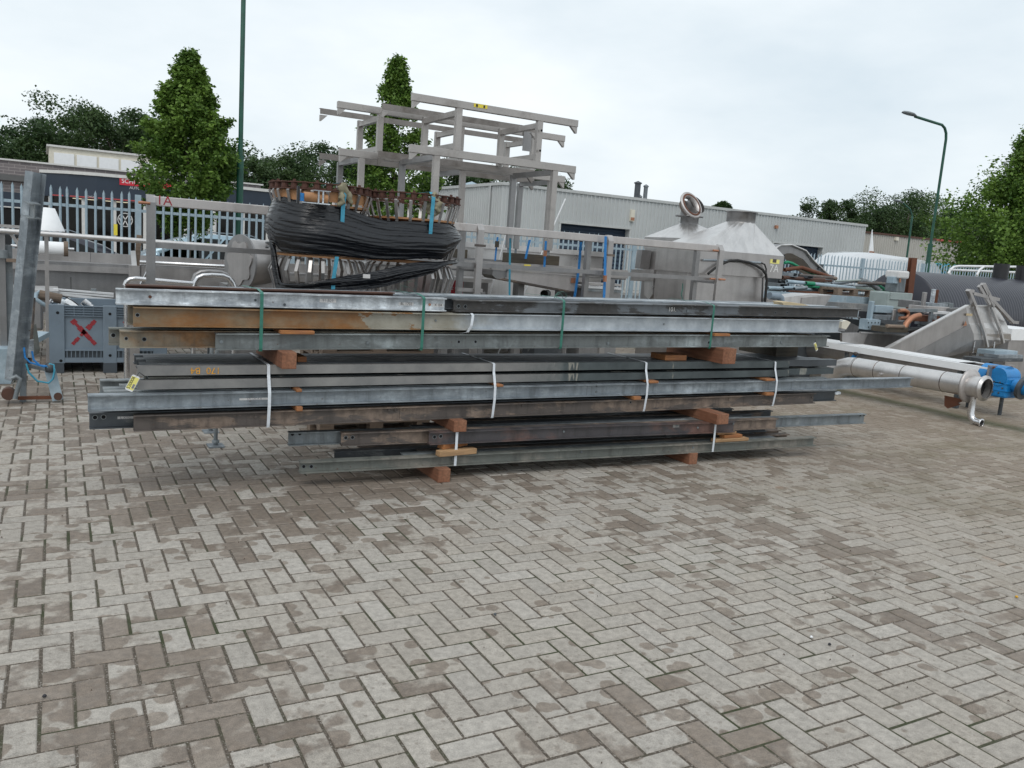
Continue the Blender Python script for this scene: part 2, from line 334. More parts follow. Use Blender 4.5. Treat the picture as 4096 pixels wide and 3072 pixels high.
for dist, q, rz, vis in pavers:
    rx, ry, dz = max(-.008,min(.008,random.gauss(0,.004))), max(-.008,min(.008,random.gauss(0,.004))), max(-.0015,min(.002,random.gauss(0,.0009)))
    m = Matrix.Translation((q.x+random.gauss(0,.0008), q.y+random.gauss(0,.0008), dz)) @ Matrix.Rotation(rz+random.gauss(0,.004), 4, 'Z') @ Matrix.Rotation(rx, 4, 'X') @ Matrix.Rotation(ry, 4, 'Y')
    if vis and cnt < 300:
        o = bpy.data.objects.new('paver', pme); COL.objects.link(o); o.parent = bed; o.matrix_parent_inverse = Matrix.Translation(-ORIG[bed.name]); o.matrix_basis = m; cnt += 1
    else:
        n = len(allv); allv += [m @ Vector(v) - ORIG[bed.name] for v in pv]; allf += [tuple(k+n for k in f) for f in pf]; rn += [random.random()]*12
fm = bpy.data.meshes.new('paver_field'); fm.from_pydata(allv, [], allf); fm.materials.append(MT['paver_far'])
at = fm.attributes.new('rnd', 'FLOAT', 'POINT'); at.data.foreach_set('value', rn)
fo = bpy.data.objects.new('paver_field', fm); COL.objects.link(fo); fo.parent = bed; fo['kind'] = 'stuff'
# loose bits lying on the paving
plain('leaf_litter', (.07,.045,.03), .9); plain('leaf_yellow', (.6,.33,.03), .7)
lm = MB()
for k in range(700):
    x, y = random.uniform(-1,14), random.uniform(1.2,9)
    a = random.random()*6.28; r = random.choice((.002,.003,.003,.004,.006)); e = random.uniform(.4,1)
    lm.add([(x+r*math.cos(a),y+r*math.sin(a),.004),(x-e*r*math.sin(a),y+e*r*math.cos(a),.006),(x-r*math.cos(a),y-r*math.sin(a),.004),(x+e*r*math.sin(a),y-e*r*math.cos(a),.006),(x,y,.012)],[(0,1,4),(1,2,4),(2,3,4),(3,0,4)])
stuff(lm.build('crumbs', 'leaf_litter'), 'dark crumbs and bits of litter scattered on the paving', 'litter')
def pebble(px, py, mat, name, label, cat, r=.008):
    p = SZ(px, py, .004); tag(MB().rev([(1e-4,0),(r*.8,r*.1),(r,r*.6),(r*.5,r*1.2),(1e-4,r*1.3)], p, 7).build(name, mat), label, cat)
pebble(1980,2460,'steel_dark','pebble','small slate coloured stone on the pale paving','stone',.008)
pebble(178,2788,'ink','pebble','small black stone lying on a damp paver','stone',.008)
pebble(4066,2390,'leaf_yellow','fallen_leaf','small yellow leaf fallen on the paving','leaf',.009)
pebble(3318,2580,'ink','pebble','small black flat crumb on a half damp paver','stone',.008)
pebble(3245,2551,'white_paint','plastic_sliver','pale curved sliver of plastic on the pavers','litter',.008)

# ================================================================== street behind the fence
plain('asphalt', (.075,.075,.075), .9, 0, .2, 30, .2); plain('kerb_stone', (.33,.32,.3), .85, 0, .12, 8, .2)
struct(MB().box(-60,120,18.6,33.5,-.03,-.02).build('road', 'asphalt'))
struct(MB().box(-60,120,33.7,36.2,-.03,.09).build('pavement', 'kerb_stone'))
struct(MB().box(-60,120,33.5,33.7,-.03,.1).build('kerb', 'kerb_stone'))

# ---- palisade fence
FY = 16.6
fence = thing('palisade_fence', 'long galvanised palisade fence with pointed pales behind the scrap yard', 'fence', (12, FY, 0))
PH = 2.24; pw = .021
pp = []
zs = [0.06, PH-.06]
prof2 = [(-pw,0),(-pw*.45,-.014),(0,-.017),(pw*.45,-.014),(pw,0)]
pm = MB(); t = .004
vs = []
for z in zs:
    for off in (0, t): vs += [(a, b+off, z) for a, b in prof2]
vs += [(0,-.017,PH),(0,-.017+t,PH)]
fs = []
for k in range(4): fs += [(k,k+1,11+k,10+k),(5+k+1,5+k,15+k,15+k+1)]
fs += [(0,10,15,5),(4,9,19,14)]
for k in range(4): fs += [(10+k,11+k,20),(16+k,15+k,21)]
fs += [(10,20,21,15),(14,19,21,20)]
pal = bpy.data.meshes.new('pale'); pal.from_pydata(vs, [], fs); pal.materials.append(MT['galv_blue'])
x = SY(8,718,FY).x - 4*.139; k = 0
xs0 = x; posts = []
while x < 29:
    if k % 20 == 19: posts.append(x)
    else:
        o = bpy.data.objects.new('pale', pal); COL.objects.link(o); o.parent = fence; o.location = (x-12+random.gauss(0,.004), random.gauss(0,.003), random.gauss(0,.012)); o.rotation_euler = (0, random.gauss(0,.004), 0)
    x += .1385; k += 1
for i, px in enumerate([xs0-.5]+posts):
    MB().prof((px,FY+.03,0),(px,FY+.03,PH-.03),[(-.05,-.03),(.05,-.03),(.05,.03),(-.05,.03)],(0,1,0)).build('post','galv_blue',fence)
ends = [xs0-.5]+posts+[29]
for a, b in zip(ends, ends[1:]):
    for z in (1.93,.42): MB().box(a+.01,b-.01,FY+.006,FY+.04,z-.025,z+.025).build('rail','galv_blue',fence)

# ---- glass
def glass_mat(name, tint=(.35,.38,.4), refl=.12):
    m = bpy.data.materials.new(name); m.use_nodes = True; t = m.node_tree; t.nodes.clear(); MT[name] = m
    o = t.nodes.new('ShaderNodeOutputMaterial'); mx = t.nodes.new('ShaderNodeMixShader'); tr = t.nodes.new('ShaderNodeBsdfTransparent'); gl = t.nodes.new('ShaderNodeBsdfGlossy'); fr = t.nodes.new('ShaderNodeLayerWeight')
    tr.inputs[0].default_value = (*tint,1); gl.inputs['Roughness'].default_value = .03; fr.inputs['Blend'].default_value = refl+.12
    t.links.new(fr.outputs['Fresnel'], mx.inputs[0]); t.links.new(tr.outputs[0], mx.inputs[1]); t.links.new(gl.outputs[0], mx.inputs[2]); t.links.new(mx.outputs[0], o.inputs[0])
glass_mat('shop_glass', (.5,.52,.53)); glass_mat('car_glass', (.16,.2,.19), .2)

# ---- corrugated grey warehouse
plain('clad_grey', (.47,.485,.48), .5, .1, .06, .6); plain('clad_trim', (.47,.48,.47), .5); plain('door_blue', (.018,.035,.062), .45, 0, .12, 2); plain('roof_felt', (.12,.12,.12), .9); plain('clad_beige', (.40,.385,.35), .55, 0, .06, .6); plain('trim_red', (.42,.06,.06), .5)
def cladding(mb, p0, p1, z0, z1, nrm, pitch=.24, d=.04):
    p0, p1, nrm = Vector(p0), Vector(p1), Vector(nrm); L = (p1-p0).length; u = (p1-p0)/L; n = max(1, int(L/pitch)); pts = []
    for i in range(n):
        a = i*L/n; s = L/n
        pts += [p0+u*a, p0+u*(a+s*.52), p0+u*(a+s*.62)+nrm*d, p0+u*(a+s*.9)+nrm*d]
    pts.append(p1)
    vs = [Vector((q.x,q.y,z)) for z in (z0,z1) for q in pts]; m = len(pts)
    mb.add(vs, [(i,i+1,m+i+1,m+i) for i in range(m-1)])
WX0, WX1, WY, WH = 19.29, 45.35, 36.3, 4.82
wh = thing('warehouse', 'low grey corrugated warehouse with two dark blue roller doors', 'building', ((WX0+WX1)/2, WY+9, 0))
d1 = (SY(2243,888,WY), SY(2517,915,WY)); d2 = (SY(3095,967,WY), SY(3290,985,WY))
doors = [(d1[0].x, d1[1].x, 3.28), (d2[0].x, d2[1].x, 3.28)]
mb = MB(); xx = WX0
for a, b, h in doors:
    cladding(mb, (xx,WY,0), (a,WY,0), .0, WH, (0,-1,0)); cladding(mb, (a,WY,0), (b,WY,0), h, WH, (0,-1,0)); xx = b
cladding(mb, (xx,WY,0), (WX1,WY,0), 0, WH, (0,-1,0)); cladding(mb, (WX0,WY+18,0), (WX0,WY,0), 0, WH, (-1,0,0)); cladding(mb, (WX1,WY,0), (WX1,WY+18,0), 0, WH, (1,0,0))
mb.build('cladding', 'clad_grey', wh)
MB().box(WX0+.02,WX1-.02,WY+.08,WY+18,WH-.25,WH-.1).build('roof','roof_felt',wh)
tr = MB(); tr.box(WX0-.08,WX1+.08,WY-.09,WY+.1,WH,WH+.14); tr.box(WX0-.1,WX0+.1,WY+.1,WY+18,WH,WH+.14); tr.build('roof_trim','clad_trim',wh)
for a, b, h in doors:
    d = MB(); n = 15
    for i in range(n): z = h*i/n; d.add([(a,WY+.35,z),(b,WY+.35,z),(b,WY+.30,z+h/n*.5),(a,WY+.30,z+h/n*.5),(b,WY+.35,z+h/n),(a,WY+.35,z+h/n)],[(0,1,2,3),(3,2,4,5)])
    do = d.build('roller_door','door_blue',wh)
    fr = MB(); fr.box(a-.12,a,WY-.05,WY+.4,0,h); fr.box(b,b+.12,WY-.05,WY+.4,0,h); fr.box(a-.12,b+.12,WY-.06,WY+.4,h,h+.1); fr.build('door_frame','clad_trim',wh)
MB().tube([(WX0-.08,WY+1.2,0),(WX0-.08,WY+1.2,WH)],.05,8).build('downpipe','clad_grey',wh)
ab = SY(2525,862,WY); al = MB().box(ab.x-.13,ab.x+.13,WY-.14,WY-.035,ab.z-.3,ab.z+.3).build('alarm_box','cream',wh); MB().box(ab.x-.12,ab.x+.12,WY-.15,WY-.14,ab.z-.26,ab.z-.1).build('lens','copper',al)
wl = SY(3101,907,WY); MB().box(wl.x-.1,wl.x+.1,WY-.16,WY-.035,wl.z-.1,wl.z+.08).build('wall_lamp','copper',wh)
for px, top, r, m in ((2552,735,.17,'steel_dark'),(2584,748,.12,'galv_dull'),(2560,790,.1,'galv_dull')):
    c = SY(px,top,WY+3); g = MB().tube([(c.x,WY+3,WH-.2),(c.x,WY+3,c.z)],r,12); g.rev([(r*1.3,0),(r*1.35,.06),(1e-3,.16)],(c.x,WY+3,c.z),12); g.build('flue','%s'%m,wh)
c = SX(1886,748,WX0+3); v = MB().tube([(c.x,c.y,WH-.2),(c.x,c.y,c.z)],.3,10); v.rev([(.55,0),(.5,.15),(1e-3,.32)],(c.x,c.y,c.z),10); v.build('roof_vent','galv_blue',wh)
struct(MB().box(WX0-.05,WX1,WY-.1,WY-.045,-.02,.12).build('plinth','kerb_stone'))
# ---- second low hall
w2 = thing('beige_hall', 'beige corrugated hall with red roof edge beyond the grey warehouse', 'building', (57,48,0))
hx0, hx1, hy, hz = 47.8, 61.5, 40.5, 4.75
mb = MB(); cladding(mb,(hx0,hy,0),(hx1,hy,0),0,hz,(0,-1,0),.24); cladding(mb,(hx1,hy,0),(hx1,hy+15,0),0,hz,(1,0,0),.24); cladding(mb,(hx0,hy+15,0),(hx0,hy,0),0,hz,(-1,0,0),.24); mb.build('cladding','clad_beige',w2)
MB().box(hx0,hx1,hy+.1,hy+15,hz-.3,hz-.1).build('roof','roof_felt',w2)
MB().box(hx0-.05,hx1-3,hy-.1,hy+.1,hz,hz+.13).build('roof_trim','rust_dark',w2); MB().box(hx1-3,hx1+.1,hy-.1,hy+.1,hz,hz+.16).build('roof_trim','trim_red',w2)
a = SY(3460,1000,hy); b = SY(3572,1002,hy)
wn = MB().box(a.x,b.x,hy-.12,hy-.05,1.5,2.9).build('window','shop_glass',w2); MB().box(a.x,b.x,hy-.045,hy-.04,1.5,2.9).build('blind','dark_void',wn)
MB().box(b.x,b.x+.5,hy-.11,hy-.045,0,3).build('column','clad_trim',w2); a = SY(3595,1000,hy); b = SY(3670,1005,hy); MB().box(a.x,b.x,hy-.1,hy-.045,0,2.7).build('door','cream',w2)
c = SY(3581,955,hy); MB().box(c.x-.15,c.x+.15,hy-.2,hy-.04,c.z-.12,c.z+.12).build('wall_lamp','cream',w2)

# ---- car showroom
plain('fascia_blue', (.020,.032,.052), .4, 0, .1, 1.5); plain('brick_grey', (.2,.18,.18), .85); plain('mullion', (.62,.61,.59), .5); plain('showroom_wall', (.12,.10,.085), .8, 0, .3, .7); plain('floor_tile', (.25,.24,.23), .5)
b = NB('brick_clad'); br = b.n('ShaderNodeTexBrick'); br.inputs['Scale'].default_value = 1; br.inputs['Brick Width'].default_value = .42; br.inputs['Row Height'].default_value = .13; br.inputs['Mortar Size'].default_value = .012
for i_, c_ in (('Color1',(.21,.185,.185)),('Color2',(.17,.15,.155)),('Mortar',(.32,.29,.28))): br.inputs[i_].default_value = (*c_,1)
mp = b.n('ShaderNodeMapping'); mp.inputs['Rotation'].default_value = (R_(90),0,0); b.l(b.tc.outputs['Object'], mp.inputs['Vector']); b.l(mp.outputs[0], br.inputs['Vector']); b.set(Base_Color=br.outputs['Color'], Roughness=.9)
def emis(name, c, s): q = NB(name); q.set(Base_Color=c, Emission_Color=c, Emission_Strength=s)
emis('lamp_tube', (1,.86,.6), 1.6)
sh = thing('car_showroom', 'low car showroom with dark blue curved fascia and glass front', 'building', (5,44,0))
plan = [(-.15,42.6),(.9,41.5),(2.0,41.0),(3.4,40.85),(5.5,40.85),(7.5,41.0),(9.3,41.35),(11.2,41.9)]
def fz(x): return 3.64 + .004*x
fa = MB(); vsn = []
for x, y in plan: vsn += [(x,y,fz(x)-.97),(x,y,fz(x))]
n = len(plan); fa.add(vsn+[(v[0],v[1]+.3,v[2]) for v in vsn], [(2*i,2*i+2,2*i+3,2*i+1) for i in range(n-1)]+[(2*i,2*n+2*i,2*n+2*i+2,2*i+2) for i in range(n-1)]+[(0,1,2*n+1,2*n),(2*n-2,4*n-2,4*n-1,2*n-1)])
fa.build('fascia','fascia_blue',sh)
tr = MB(); tv = []
for x, y in plan: tv += [(x,y-.08,fz(x)),(x,y-.08,fz(x)+.13),(x,y+.5,fz(x)+.13),(x,y+.5,fz(x))]
tr.add(tv, [(4*i+k,4*i+4+k,4*i+4+(k+1) % 4,4*i+(k+1) % 4) for i in range(n-1) for k in range(4)]); tr.build('roof_edge','mullion',sh)
def fp(x):
    for (a, ya), (b_, yb) in zip(plan, plan[1:]):
        if a <= x <= b_: return ya+(yb-ya)*(x-a)/(b_-a)
    return plan[-1][1]
for a, b_ in ((.3,3.9),(6.9,11.1)):
    s_ = MB(); m_ = 10; q = [a+(b_-a)*i/m_ for i in range(m_+1)]
    for zo, hh in ((-.97,.05),):
        vv = []
        for x in q: vv += [(x,fp(x)-.015,fz(x)+zo+.02),(x,fp(x)-.015,fz(x)+zo+.02+hh)]
        s_.add(vv, [(2*i,2*i+2,2*i+3,2*i+1) for i in range(m_)])
    s_.build('red_stripe','trim_red',sh)
gl = MB(); vv = []
for x, y in plan: vv += [(x,y+.25,.1),(x,y+.25,fz(x)-.97)]
gl.add(vv, [(2*i,2*i+2,2*i+3,2*i+1) for i in range(n-1)]); gl.build('window','shop_glass',sh)
for x in (.25,1.5,2.7,4.25,5.6,6.9,8.2,9.4,10.6): MB().box(x-.07,x+.07,fp(x)+.12,fp(x)+.24,.1,fz(x)-.97).build('mullion','mullion',sh)
for x in (4.0,6.75): MB().box(x-.16,x+.16,fp(x)-.02,fp(x)+.2,.1,fz(x)-.97).build('column','mullion',sh)
MB().box(4.2,6.7,fp(5)+.1,fp(5)+.24,1.95,2.08).build('transom','mullion',sh)
MB().box(-3,11.5,46.9,47,0,3.4).build('back_wall','showroom_wall',sh); MB().box(-.1,11.3,42.7,47,.0,.09).build('floor','floor_tile',sh); MB().box(-3,11.4,42.95,47.2,3.2,3.45).build('roof','roof_felt',sh)
for y in (43.6,44.6,45.6):
    for x in (1.2,2.6): MB().box(x,x+1,y,y+.08,2.72,2.76).build('ceiling_lamp','lamp_tube',sh)
pr = MB(); pts_ = [(-6,43.3),(2.2,43.3),(9.5,43.4)]
pr.box(-6,9.4,43.2,43.5,2.7,4.05); pr.build('parapet','brick_clad',sh)
MB().box(-6,9.5,43.12,43.6,4.05,4.12).build('coping','mullion',sh)
cl_ = MB().box(.25,6.2,46.2,52,3.4,5.05).build('clerestory','cream',sh)
for i in range(6): MB().box(.45+i*.96,1.3+i*.96,46.15,46.2,4.25,4.8).build('pane','white_sheet',cl_)
MB().box(.15,6.3,46.1,52,5.05,5.14).build('roof_edge','mullion',cl_)
MB().box(7.6,9.7,46,50,3.4,3.95).build('roof_box','mullion',sh)
MB().box(-6,-.2,43.1,43.2,2.1,2.72).build('blue_band','fascia_blue',sh); MB().box(-6,-.2,43.1,43.2,0,2.05).build('dark_front','dark_void',sh)
MB().box(-6,-.2,43.05,43.12,2.05,2.1).build('trim','mullion',sh)
c0 = SY(478,711,40.85); c1 = SY(640,752,40.85); zc = (SY(478,711,40.85).z+SY(478,735,40.85).z)/2
sg = MB().box(c0.x,c0.x+2.2,fp(c0.x)-.06,fp(c0.x)-.01,zc-.17,zc+.17).build('sign_panel','sign_red',sh)
text('sign_lettering','SCHOENM',.25,'white_paint',(c0.x+.08,fp(c0.x)-.066,zc),(1,0,0),(0,0,1),sg,.002,'LEFT')
c = SY(540,753,40.85); text('sign_lettering','AUTO',.16,'label_white',(c.x,fp(c.x)-.02,c.z),(1,0,0),(0,0,1),sh,.004)
c = SY(370,765,40.85); text('window_lettering','SCHOENM',.11,'label_white',(c.x,fp(c.x)-.02,fz(c.x)-.9),(1,0,0),(0,0,1),sh,.004)
c = SY(501,880,41); lo = MB(); r = .29; yy = 41.02
lo.tube([(c.x+r*math.cos(t),yy,c.z+r*math.sin(t)) for t in [i*math.pi/12 for i in range(25)]],.022,6)
for p, q in (((-.13,.22),(0,.02)),((0,.02),(.13,.22)),((-.24,.08),(-.11,-.24)),((-.11,-.24),(0,-.02)),((0,-.02),(.11,-.24)),((.11,-.24),(.24,.08))):
    lo.bar((c.x+p[0],yy,c.z+p[1]),(c.x+q[0],yy,c.z+q[1]),.04)
lo.build('door_logo','label_white',sh)
c = SY(695,905,41); text('door_lettering','Audi',.34,'label_white',(c.x,41.04,c.z),(1,0,0),(0,0,1),sh,.004)
c = SY(461,915,41); MB().box(c.x-.08,c.x+.08,40.92,40.95,c.z-.28,c.z+.2).build('notice','label_yellow',sh)

# ---- street lamps
def lamp_head(parent, p, d, mat='galv_dull', s=1.):
    d = Vector(d).normalized(); p = Vector(p); m = MB(); prof = [(0,.02),(.08,.07),(.3,.15),(.55,.15),(.75,.1),(.82,.02)]
    side = d.cross(Vector((0,0,1))); vs = []
    for l, w in prof:
        for a, zz_ in ((-1,0),(-.7,.55),(0,.8),(.7,.55),(1,0),(0,-.35)): vs.append(p+d*l*s+side*a*w*s+Vector((0,0,zz_*w*.75*s)))
    n = len(prof); m.add(vs, [(i*6+k,i*6+(k+1) % 6,(i+1)*6+(k+1) % 6,(i+1)*6+k) for i in range(n-1) for k in range(6)]+[(0,1,2,3,4,5)], True); m.build('lamp_head',mat,parent)
lp = thing('lamp_post','tall dark green lamp post standing behind the fence by the showroom','lamp post',(3.42,17.6,0))
MB().tube([(3.42,17.6,0),(3.42,17.6,3.18)],.066,14).build('base_tube','lamp_green',lp)
MB().tube([(3.42,17.6,3.18),(3.42,17.6,3.3),(3.42,17.6,7.6),(3.42,17.9,8.1),(3.42,18.4,8.3)],.046,12).build('upper_pole','lamp_green',lp)
lamp_head(lp,(3.42,18.4,8.3),(0,1,.1))
q0 = SY(3790,540,17.6); q1 = SY(3775,478,17.6); q2 = SY(3655,470,17.6); q3 = SY(3700,1130,17.6)
lp = thing('lamp_post','green street lamp with grey head reaching over the fence','lamp post',(q3.x,17.6,0))
MB().tube([(q3.x,17.6,0),(q3.x,17.6,2.9)],.075,14).build('base_tube','lamp_green',lp)
X_ = q3.x
MB().tube([(X_,17.6,2.9),(X_,17.6,6.2),(X_-.04,17.6,6.38),(X_-.14,17.6,6.52),(X_-.3,17.6,6.6),(SY(3660,466,17.6).x,17.6,SY(3660,466,17.6).z)],.042,12).build('upper_pole','lamp_green',lp)
e = SY(3668,467,17.6); lamp_head(lp,e,(-1,0,.06),s=.86)
q3 = SY(3621,1085,34); lp = thing('lamp_post','small far street lamp in front of the beige hall','lamp post',(q3.x,34,0))
t_ = SY(3652,845,34); MB().tube([(q3.x,34,0),(t_.x,34,t_.z-.3)],.06,10).build('pole','lamp_green',lp)
e = SY(3612,812,34); MB().tube([(t_.x,34,t_.z-.3),(t_.x-.3,34,t_.z+.1),(e.x,34,e.z)],.045,8).build('arm','lamp_green',lp); lamp_head(lp,e,(-1,0,.1),s=1.1)
c = SY(3478,1010,21); e = SY(3490,918,21)
fl = thing('feather_flag','white feather flag standing behind the van','flag',(c.x,21,0))
MB().tube([(c.x-.06,21,0),(c.x-.04,21,c.z),(e.x,21,e.z)],.015,6).build('pole','white_paint',fl)
f_ = MB(); f_.add([(c.x-.06,20.99,c.z-.9),(c.x+.22,20.96,c.z-.9),(c.x+.2,20.97,c.z),(e.x+.03,21,e.z-.1),(e.x,21.01,e.z),(c.x-.06,20.99,c.z)]+[(c.x-.06,21.01,c.z-.9),(c.x+.22,20.98,c.z-.9),(c.x+.2,20.99,c.z),(e.x+.03,21.02,e.z-.1),(e.x,21.03,e.z),(c.x-.06,21.01,c.z)],[(0,1,2,3,4,5),(11,10,9,8,7,6)]); f_.build('cloth','white_sheet',fl); MB().box(c.x-.05,c.x+.2,20.95,20.97,c.z-.1,c.z+.05).build('print','copper',fl)

# ================================================================== trees
def leaf_mat(name, c1, c2):
    m = bpy.data.materials.new(name); m.use_nodes = True; t = m.node_tree; t.nodes.clear(); MT[name] = m
    o = t.nodes.new('ShaderNodeOutputMaterial'); at = t.nodes.new('ShaderNodeAttribute'); at.attribute_name = 'rnd'
    r = t.nodes.new('ShaderNodeValToRGB'); r.color_ramp.elements[0].color = (*c1,1); r.color_ramp.elements[1].color = (*c2,1)
    d = t.nodes.new('ShaderNodeBsdfPrincipled'); d.inputs['Roughness'].default_value = .55; d.inputs['Specular IOR Level'].default_value = .35
    tl = t.nodes.new('ShaderNodeBsdfTranslucent'); mx = t.nodes.new('ShaderNodeMixShader'); mx.inputs[0].default_value = .28
    t.links.new(at.outputs['Fac'], r.inputs[0]); t.links.new(r.outputs[0], d.inputs['Base Color']); t.links.new(r.outputs[0], tl.inputs[0])
    t.links.new(d.outputs[0], mx.inputs[1]); t.links.new(tl.outputs[0], mx.inputs[2]); t.links.new(mx.outputs[0], o.inputs[0])
leaf_mat('leaf_hornbeam', (.03,.085,.012), (.22,.35,.065)); leaf_mat('leaf_dark', (.022,.055,.02), (.085,.135,.045)); leaf_mat('leaf_mid', (.03,.075,.016), (.16,.25,.06))
plain('bark', (.09,.075,.06), .9, 0, .3, 12, .4)
def tree(name, label, base, H, rad, z0, nclump, per, leaf, mat, shape='oak', group=None, trunk_r=.12, seed=0):
    rs = np.random.RandomState(seed); base = Vector(base)
    T = thing(name, label, 'tree', base, group)
    def env(t):
        if shape == 'cone': return ((.42+.58*(t/.3)**.9) if t < .3 else (1-(t-.3)/.7)**.85)*.96+.03
        return math.sqrt(max(0., 1-((t-.45)/.56)**2))*.95+.05
    cl = []; Hc = H-z0; n = nclump*per
    if shape == 'cone':      # ascending sprays from a single leader, leafy to the tip
        P0 = np.zeros((nclump,3)); P1 = np.zeros((nclump,3)); lobe = rs.rand(8)*6.283
        for i in range(nclump):
            t = rs.rand()**.85; a = rs.rand()*6.283; e = env(t)*rad*(1+.16*math.sin(2*a+lobe[int(t*7.9)])+.13*rs.randn()); e = max(.08, e)
            zt_ = z0+t*Hc; rise = e*(.55+.5*rs.rand())
            P0[i] = (0,0,max(.25*z0,zt_-rise)); P1[i] = (e*math.cos(a),e*math.sin(a),min(H,zt_+.12*rise*rs.randn()))
        s_ = np.sqrt(.12+.88*rs.rand(n)); k = np.repeat(np.arange(nclump), per)
        p = P0[k]+(P1[k]-P0[k])*s_[:,None]; w = (rad*.035+rad*.105*(1-s_))[:,None]*(.6+.8*rs.rand(nclump))[k][:,None]
        p = p+np.clip(rs.randn(n,3),-1.6,1.6)*w; p[:,2] -= (rad*.05*rs.rand(n)*s_); cl = P1*.9+P0*.1
    else:
        while len(cl) < nclump:
            t = rs.rand(); e = env(t)
            if rs.rand() > e+.15: continue
            r = (e*rad)*(.3+.66*math.sqrt(rs.rand())) * (1+np.clip(rs.randn(),-1.5,1.5)*.12); a = rs.rand()*6.283
            cl.append((r*math.cos(a), r*math.sin(a), z0+t*Hc))
        cl = np.array(cl); cen = np.repeat(cl, per, axis=0)
        spr = rad*.17*(.5+1.0*np.repeat(rs.rand(nclump), per))[:, None]
        v_ = rs.randn(n,3); v_ /= np.linalg.norm(v_,axis=1)[:,None]; p = cen+v_*(rs.rand(n)**.4)[:,None]*1.5*spr*np.array([1,1,.75])
    dirs = rs.randn(n,3); dirs[:,2] = dirs[:,2]*.5-.25; dirs /= np.linalg.norm(dirs,axis=1)[:,None]
    nn = rs.randn(n,3)+np.array([0,0,1.1]); sd_ = np.cross(dirs, nn); sd_ /= np.linalg.norm(sd_,axis=1)[:,None]
    L = leaf*(.6+.8*rs.rand(n))[:,None]; W = L*.33
    bend = np.cross(sd_, dirs)*L*.12
    v = np.stack([p, p+dirs*L*.5+sd_*W+bend, p+dirs*L, p+dirs*L*.5-sd_*W+bend], axis=1).reshape(-1,3)
    me = bpy.data.meshes.new('crown'); me.vertices.add(4*n); me.vertices.foreach_set('co', v.ravel().astype(np.float32))
    me.loops.add(4*n); me.loops.foreach_set('vertex_index', np.arange(4*n, dtype=np.int32)); me.polygons.add(n)
    me.polygons.foreach_set('loop_start', np.arange(0,4*n,4,dtype=np.int32)); me.polygons.foreach_set('loop_total', np.full(n,4,dtype=np.int32)); me.update()
    tone = np.repeat(rs.rand(nclump), per)*.55+rs.rand(n)*.45
    at = me.attributes.new('rnd','FLOAT','POINT'); at.data.foreach_set('value', np.repeat(tone,4).astype(np.float32)); me.materials.append(MT[mat]); me.validate()
    o = bpy.data.objects.new('crown', me); COL.objects.link(o); o.parent = T
    tm = MB(); top = z0+Hc*(.85 if shape == 'cone' else .6)
    pts = [base+Vector((rs.randn()*.02*k,rs.randn()*.02*k,top*k/6)) for k in range(7)]
    tm.tube(pts, trunk_r, 9, True, trunk_r*.2)
    for i in rs.choice(nclump, min(nclump, 26), False):
        c = Vector(cl[i]); f = max(.12, min(.92, (c.z-.45*math.hypot(c.x,c.y)-.1)/top)); k = f*6; a = pts[int(k)].lerp(pts[min(6,int(k)+1)], k-int(k)); e = base+c; md = (a+e)/2+Vector((0,0,.08*(e-a).length))
        tm.tube([a,md,e], trunk_r*.35*(1-f*.6), 5, True, .006)
    tm.build('trunk','bark',T)
    return T
tree('hornbeam','upright green hornbeam growing behind the fence by the showroom sign',(2.5,18.0,0),5.02,1.0,1.85,260,190,.075,'leaf_hornbeam','cone',None,.05,1)
tree('hornbeam','slender green hornbeam rising behind the stacked stainless racks',(9.1,24.2,0),6.95,1.38,1.3,260,170,.09,'leaf_hornbeam','cone',None,.07,2)
q = SY(4000,1120,18.6)
tree('hornbeam','broad leafy hornbeam behind the black ribbed tank',(q.x+1.9,18.6,0),8.2,3.5,1.5,420,190,.125,'leaf_hornbeam','cone',None,.13,3)
wd = [(20,560,2.4,0),(130,500,2.6,0),(300,412,3.4,0),(470,450,3.0,0),(620,520,3.0,0),(860,540,3.2,0),(1010,640,2.6,0),(1150,640,2.6,0),(1310,592,3.0,0),(1440,640,2.4,0),(1790,660,2.6,0),(1900,690,2.4,0),(2080,672,2.6,0),(2170,700,2.2,0)]
kinds = ['dark oak in the row of trees behind the showroom','dark oak in the row of trees behind the warehouse']
for i, (px, py, rr, k) in enumerate(wd):
    Y = 62+4*((i*7) % 3); p = SY(px, py, Y)
    tree('oak_tree', kinds[0] if px < 1500 else kinds[1], (p.x,Y,0), p.z, rr*1.45, 1.2, 70, 300, .2, 'leaf_dark', 'oak', 'trees behind the showroom' if px < 1500 else 'trees behind the warehouse', .25, 20+i)
for i, (px, py, rr, mt) in enumerate([(2890,815,1.2,'leaf_dark'),(3150,875,1.3,'leaf_dark'),(3260,812,2.6,'leaf_dark'),(3350,815,2.4,'leaf_dark'),(3440,868,2.2,'leaf_mid'),(3540,785,3.4,'leaf_dark'),(3640,775,3.6,'leaf_dark'),(3740,795,3.6,'leaf_mid'),(3590,870,3.0,'leaf_mid'),(3700,880,3.0,'leaf_mid'),(3830,860,3.4,'leaf_mid'),(3960,850,4.0,'leaf_mid'),(4060,850,4.0,'leaf_dark')]):
    Y = 56+5*((i*5) % 3); p = SY(px, py, Y)
    lab = 'small dark tree top showing over the warehouse roof' if px < 3200 else ('dark tree in the wood beyond the beige hall' if mt == 'leaf_dark' else 'lighter green tree in the wood beyond the beige hall')
    tree('oak_tree', lab, (p.x,Y,0), p.z, rr*1.3, 1.2, 70, 300, .21, mt, 'oak', lab.replace('tree','trees'), .25, 60+i)

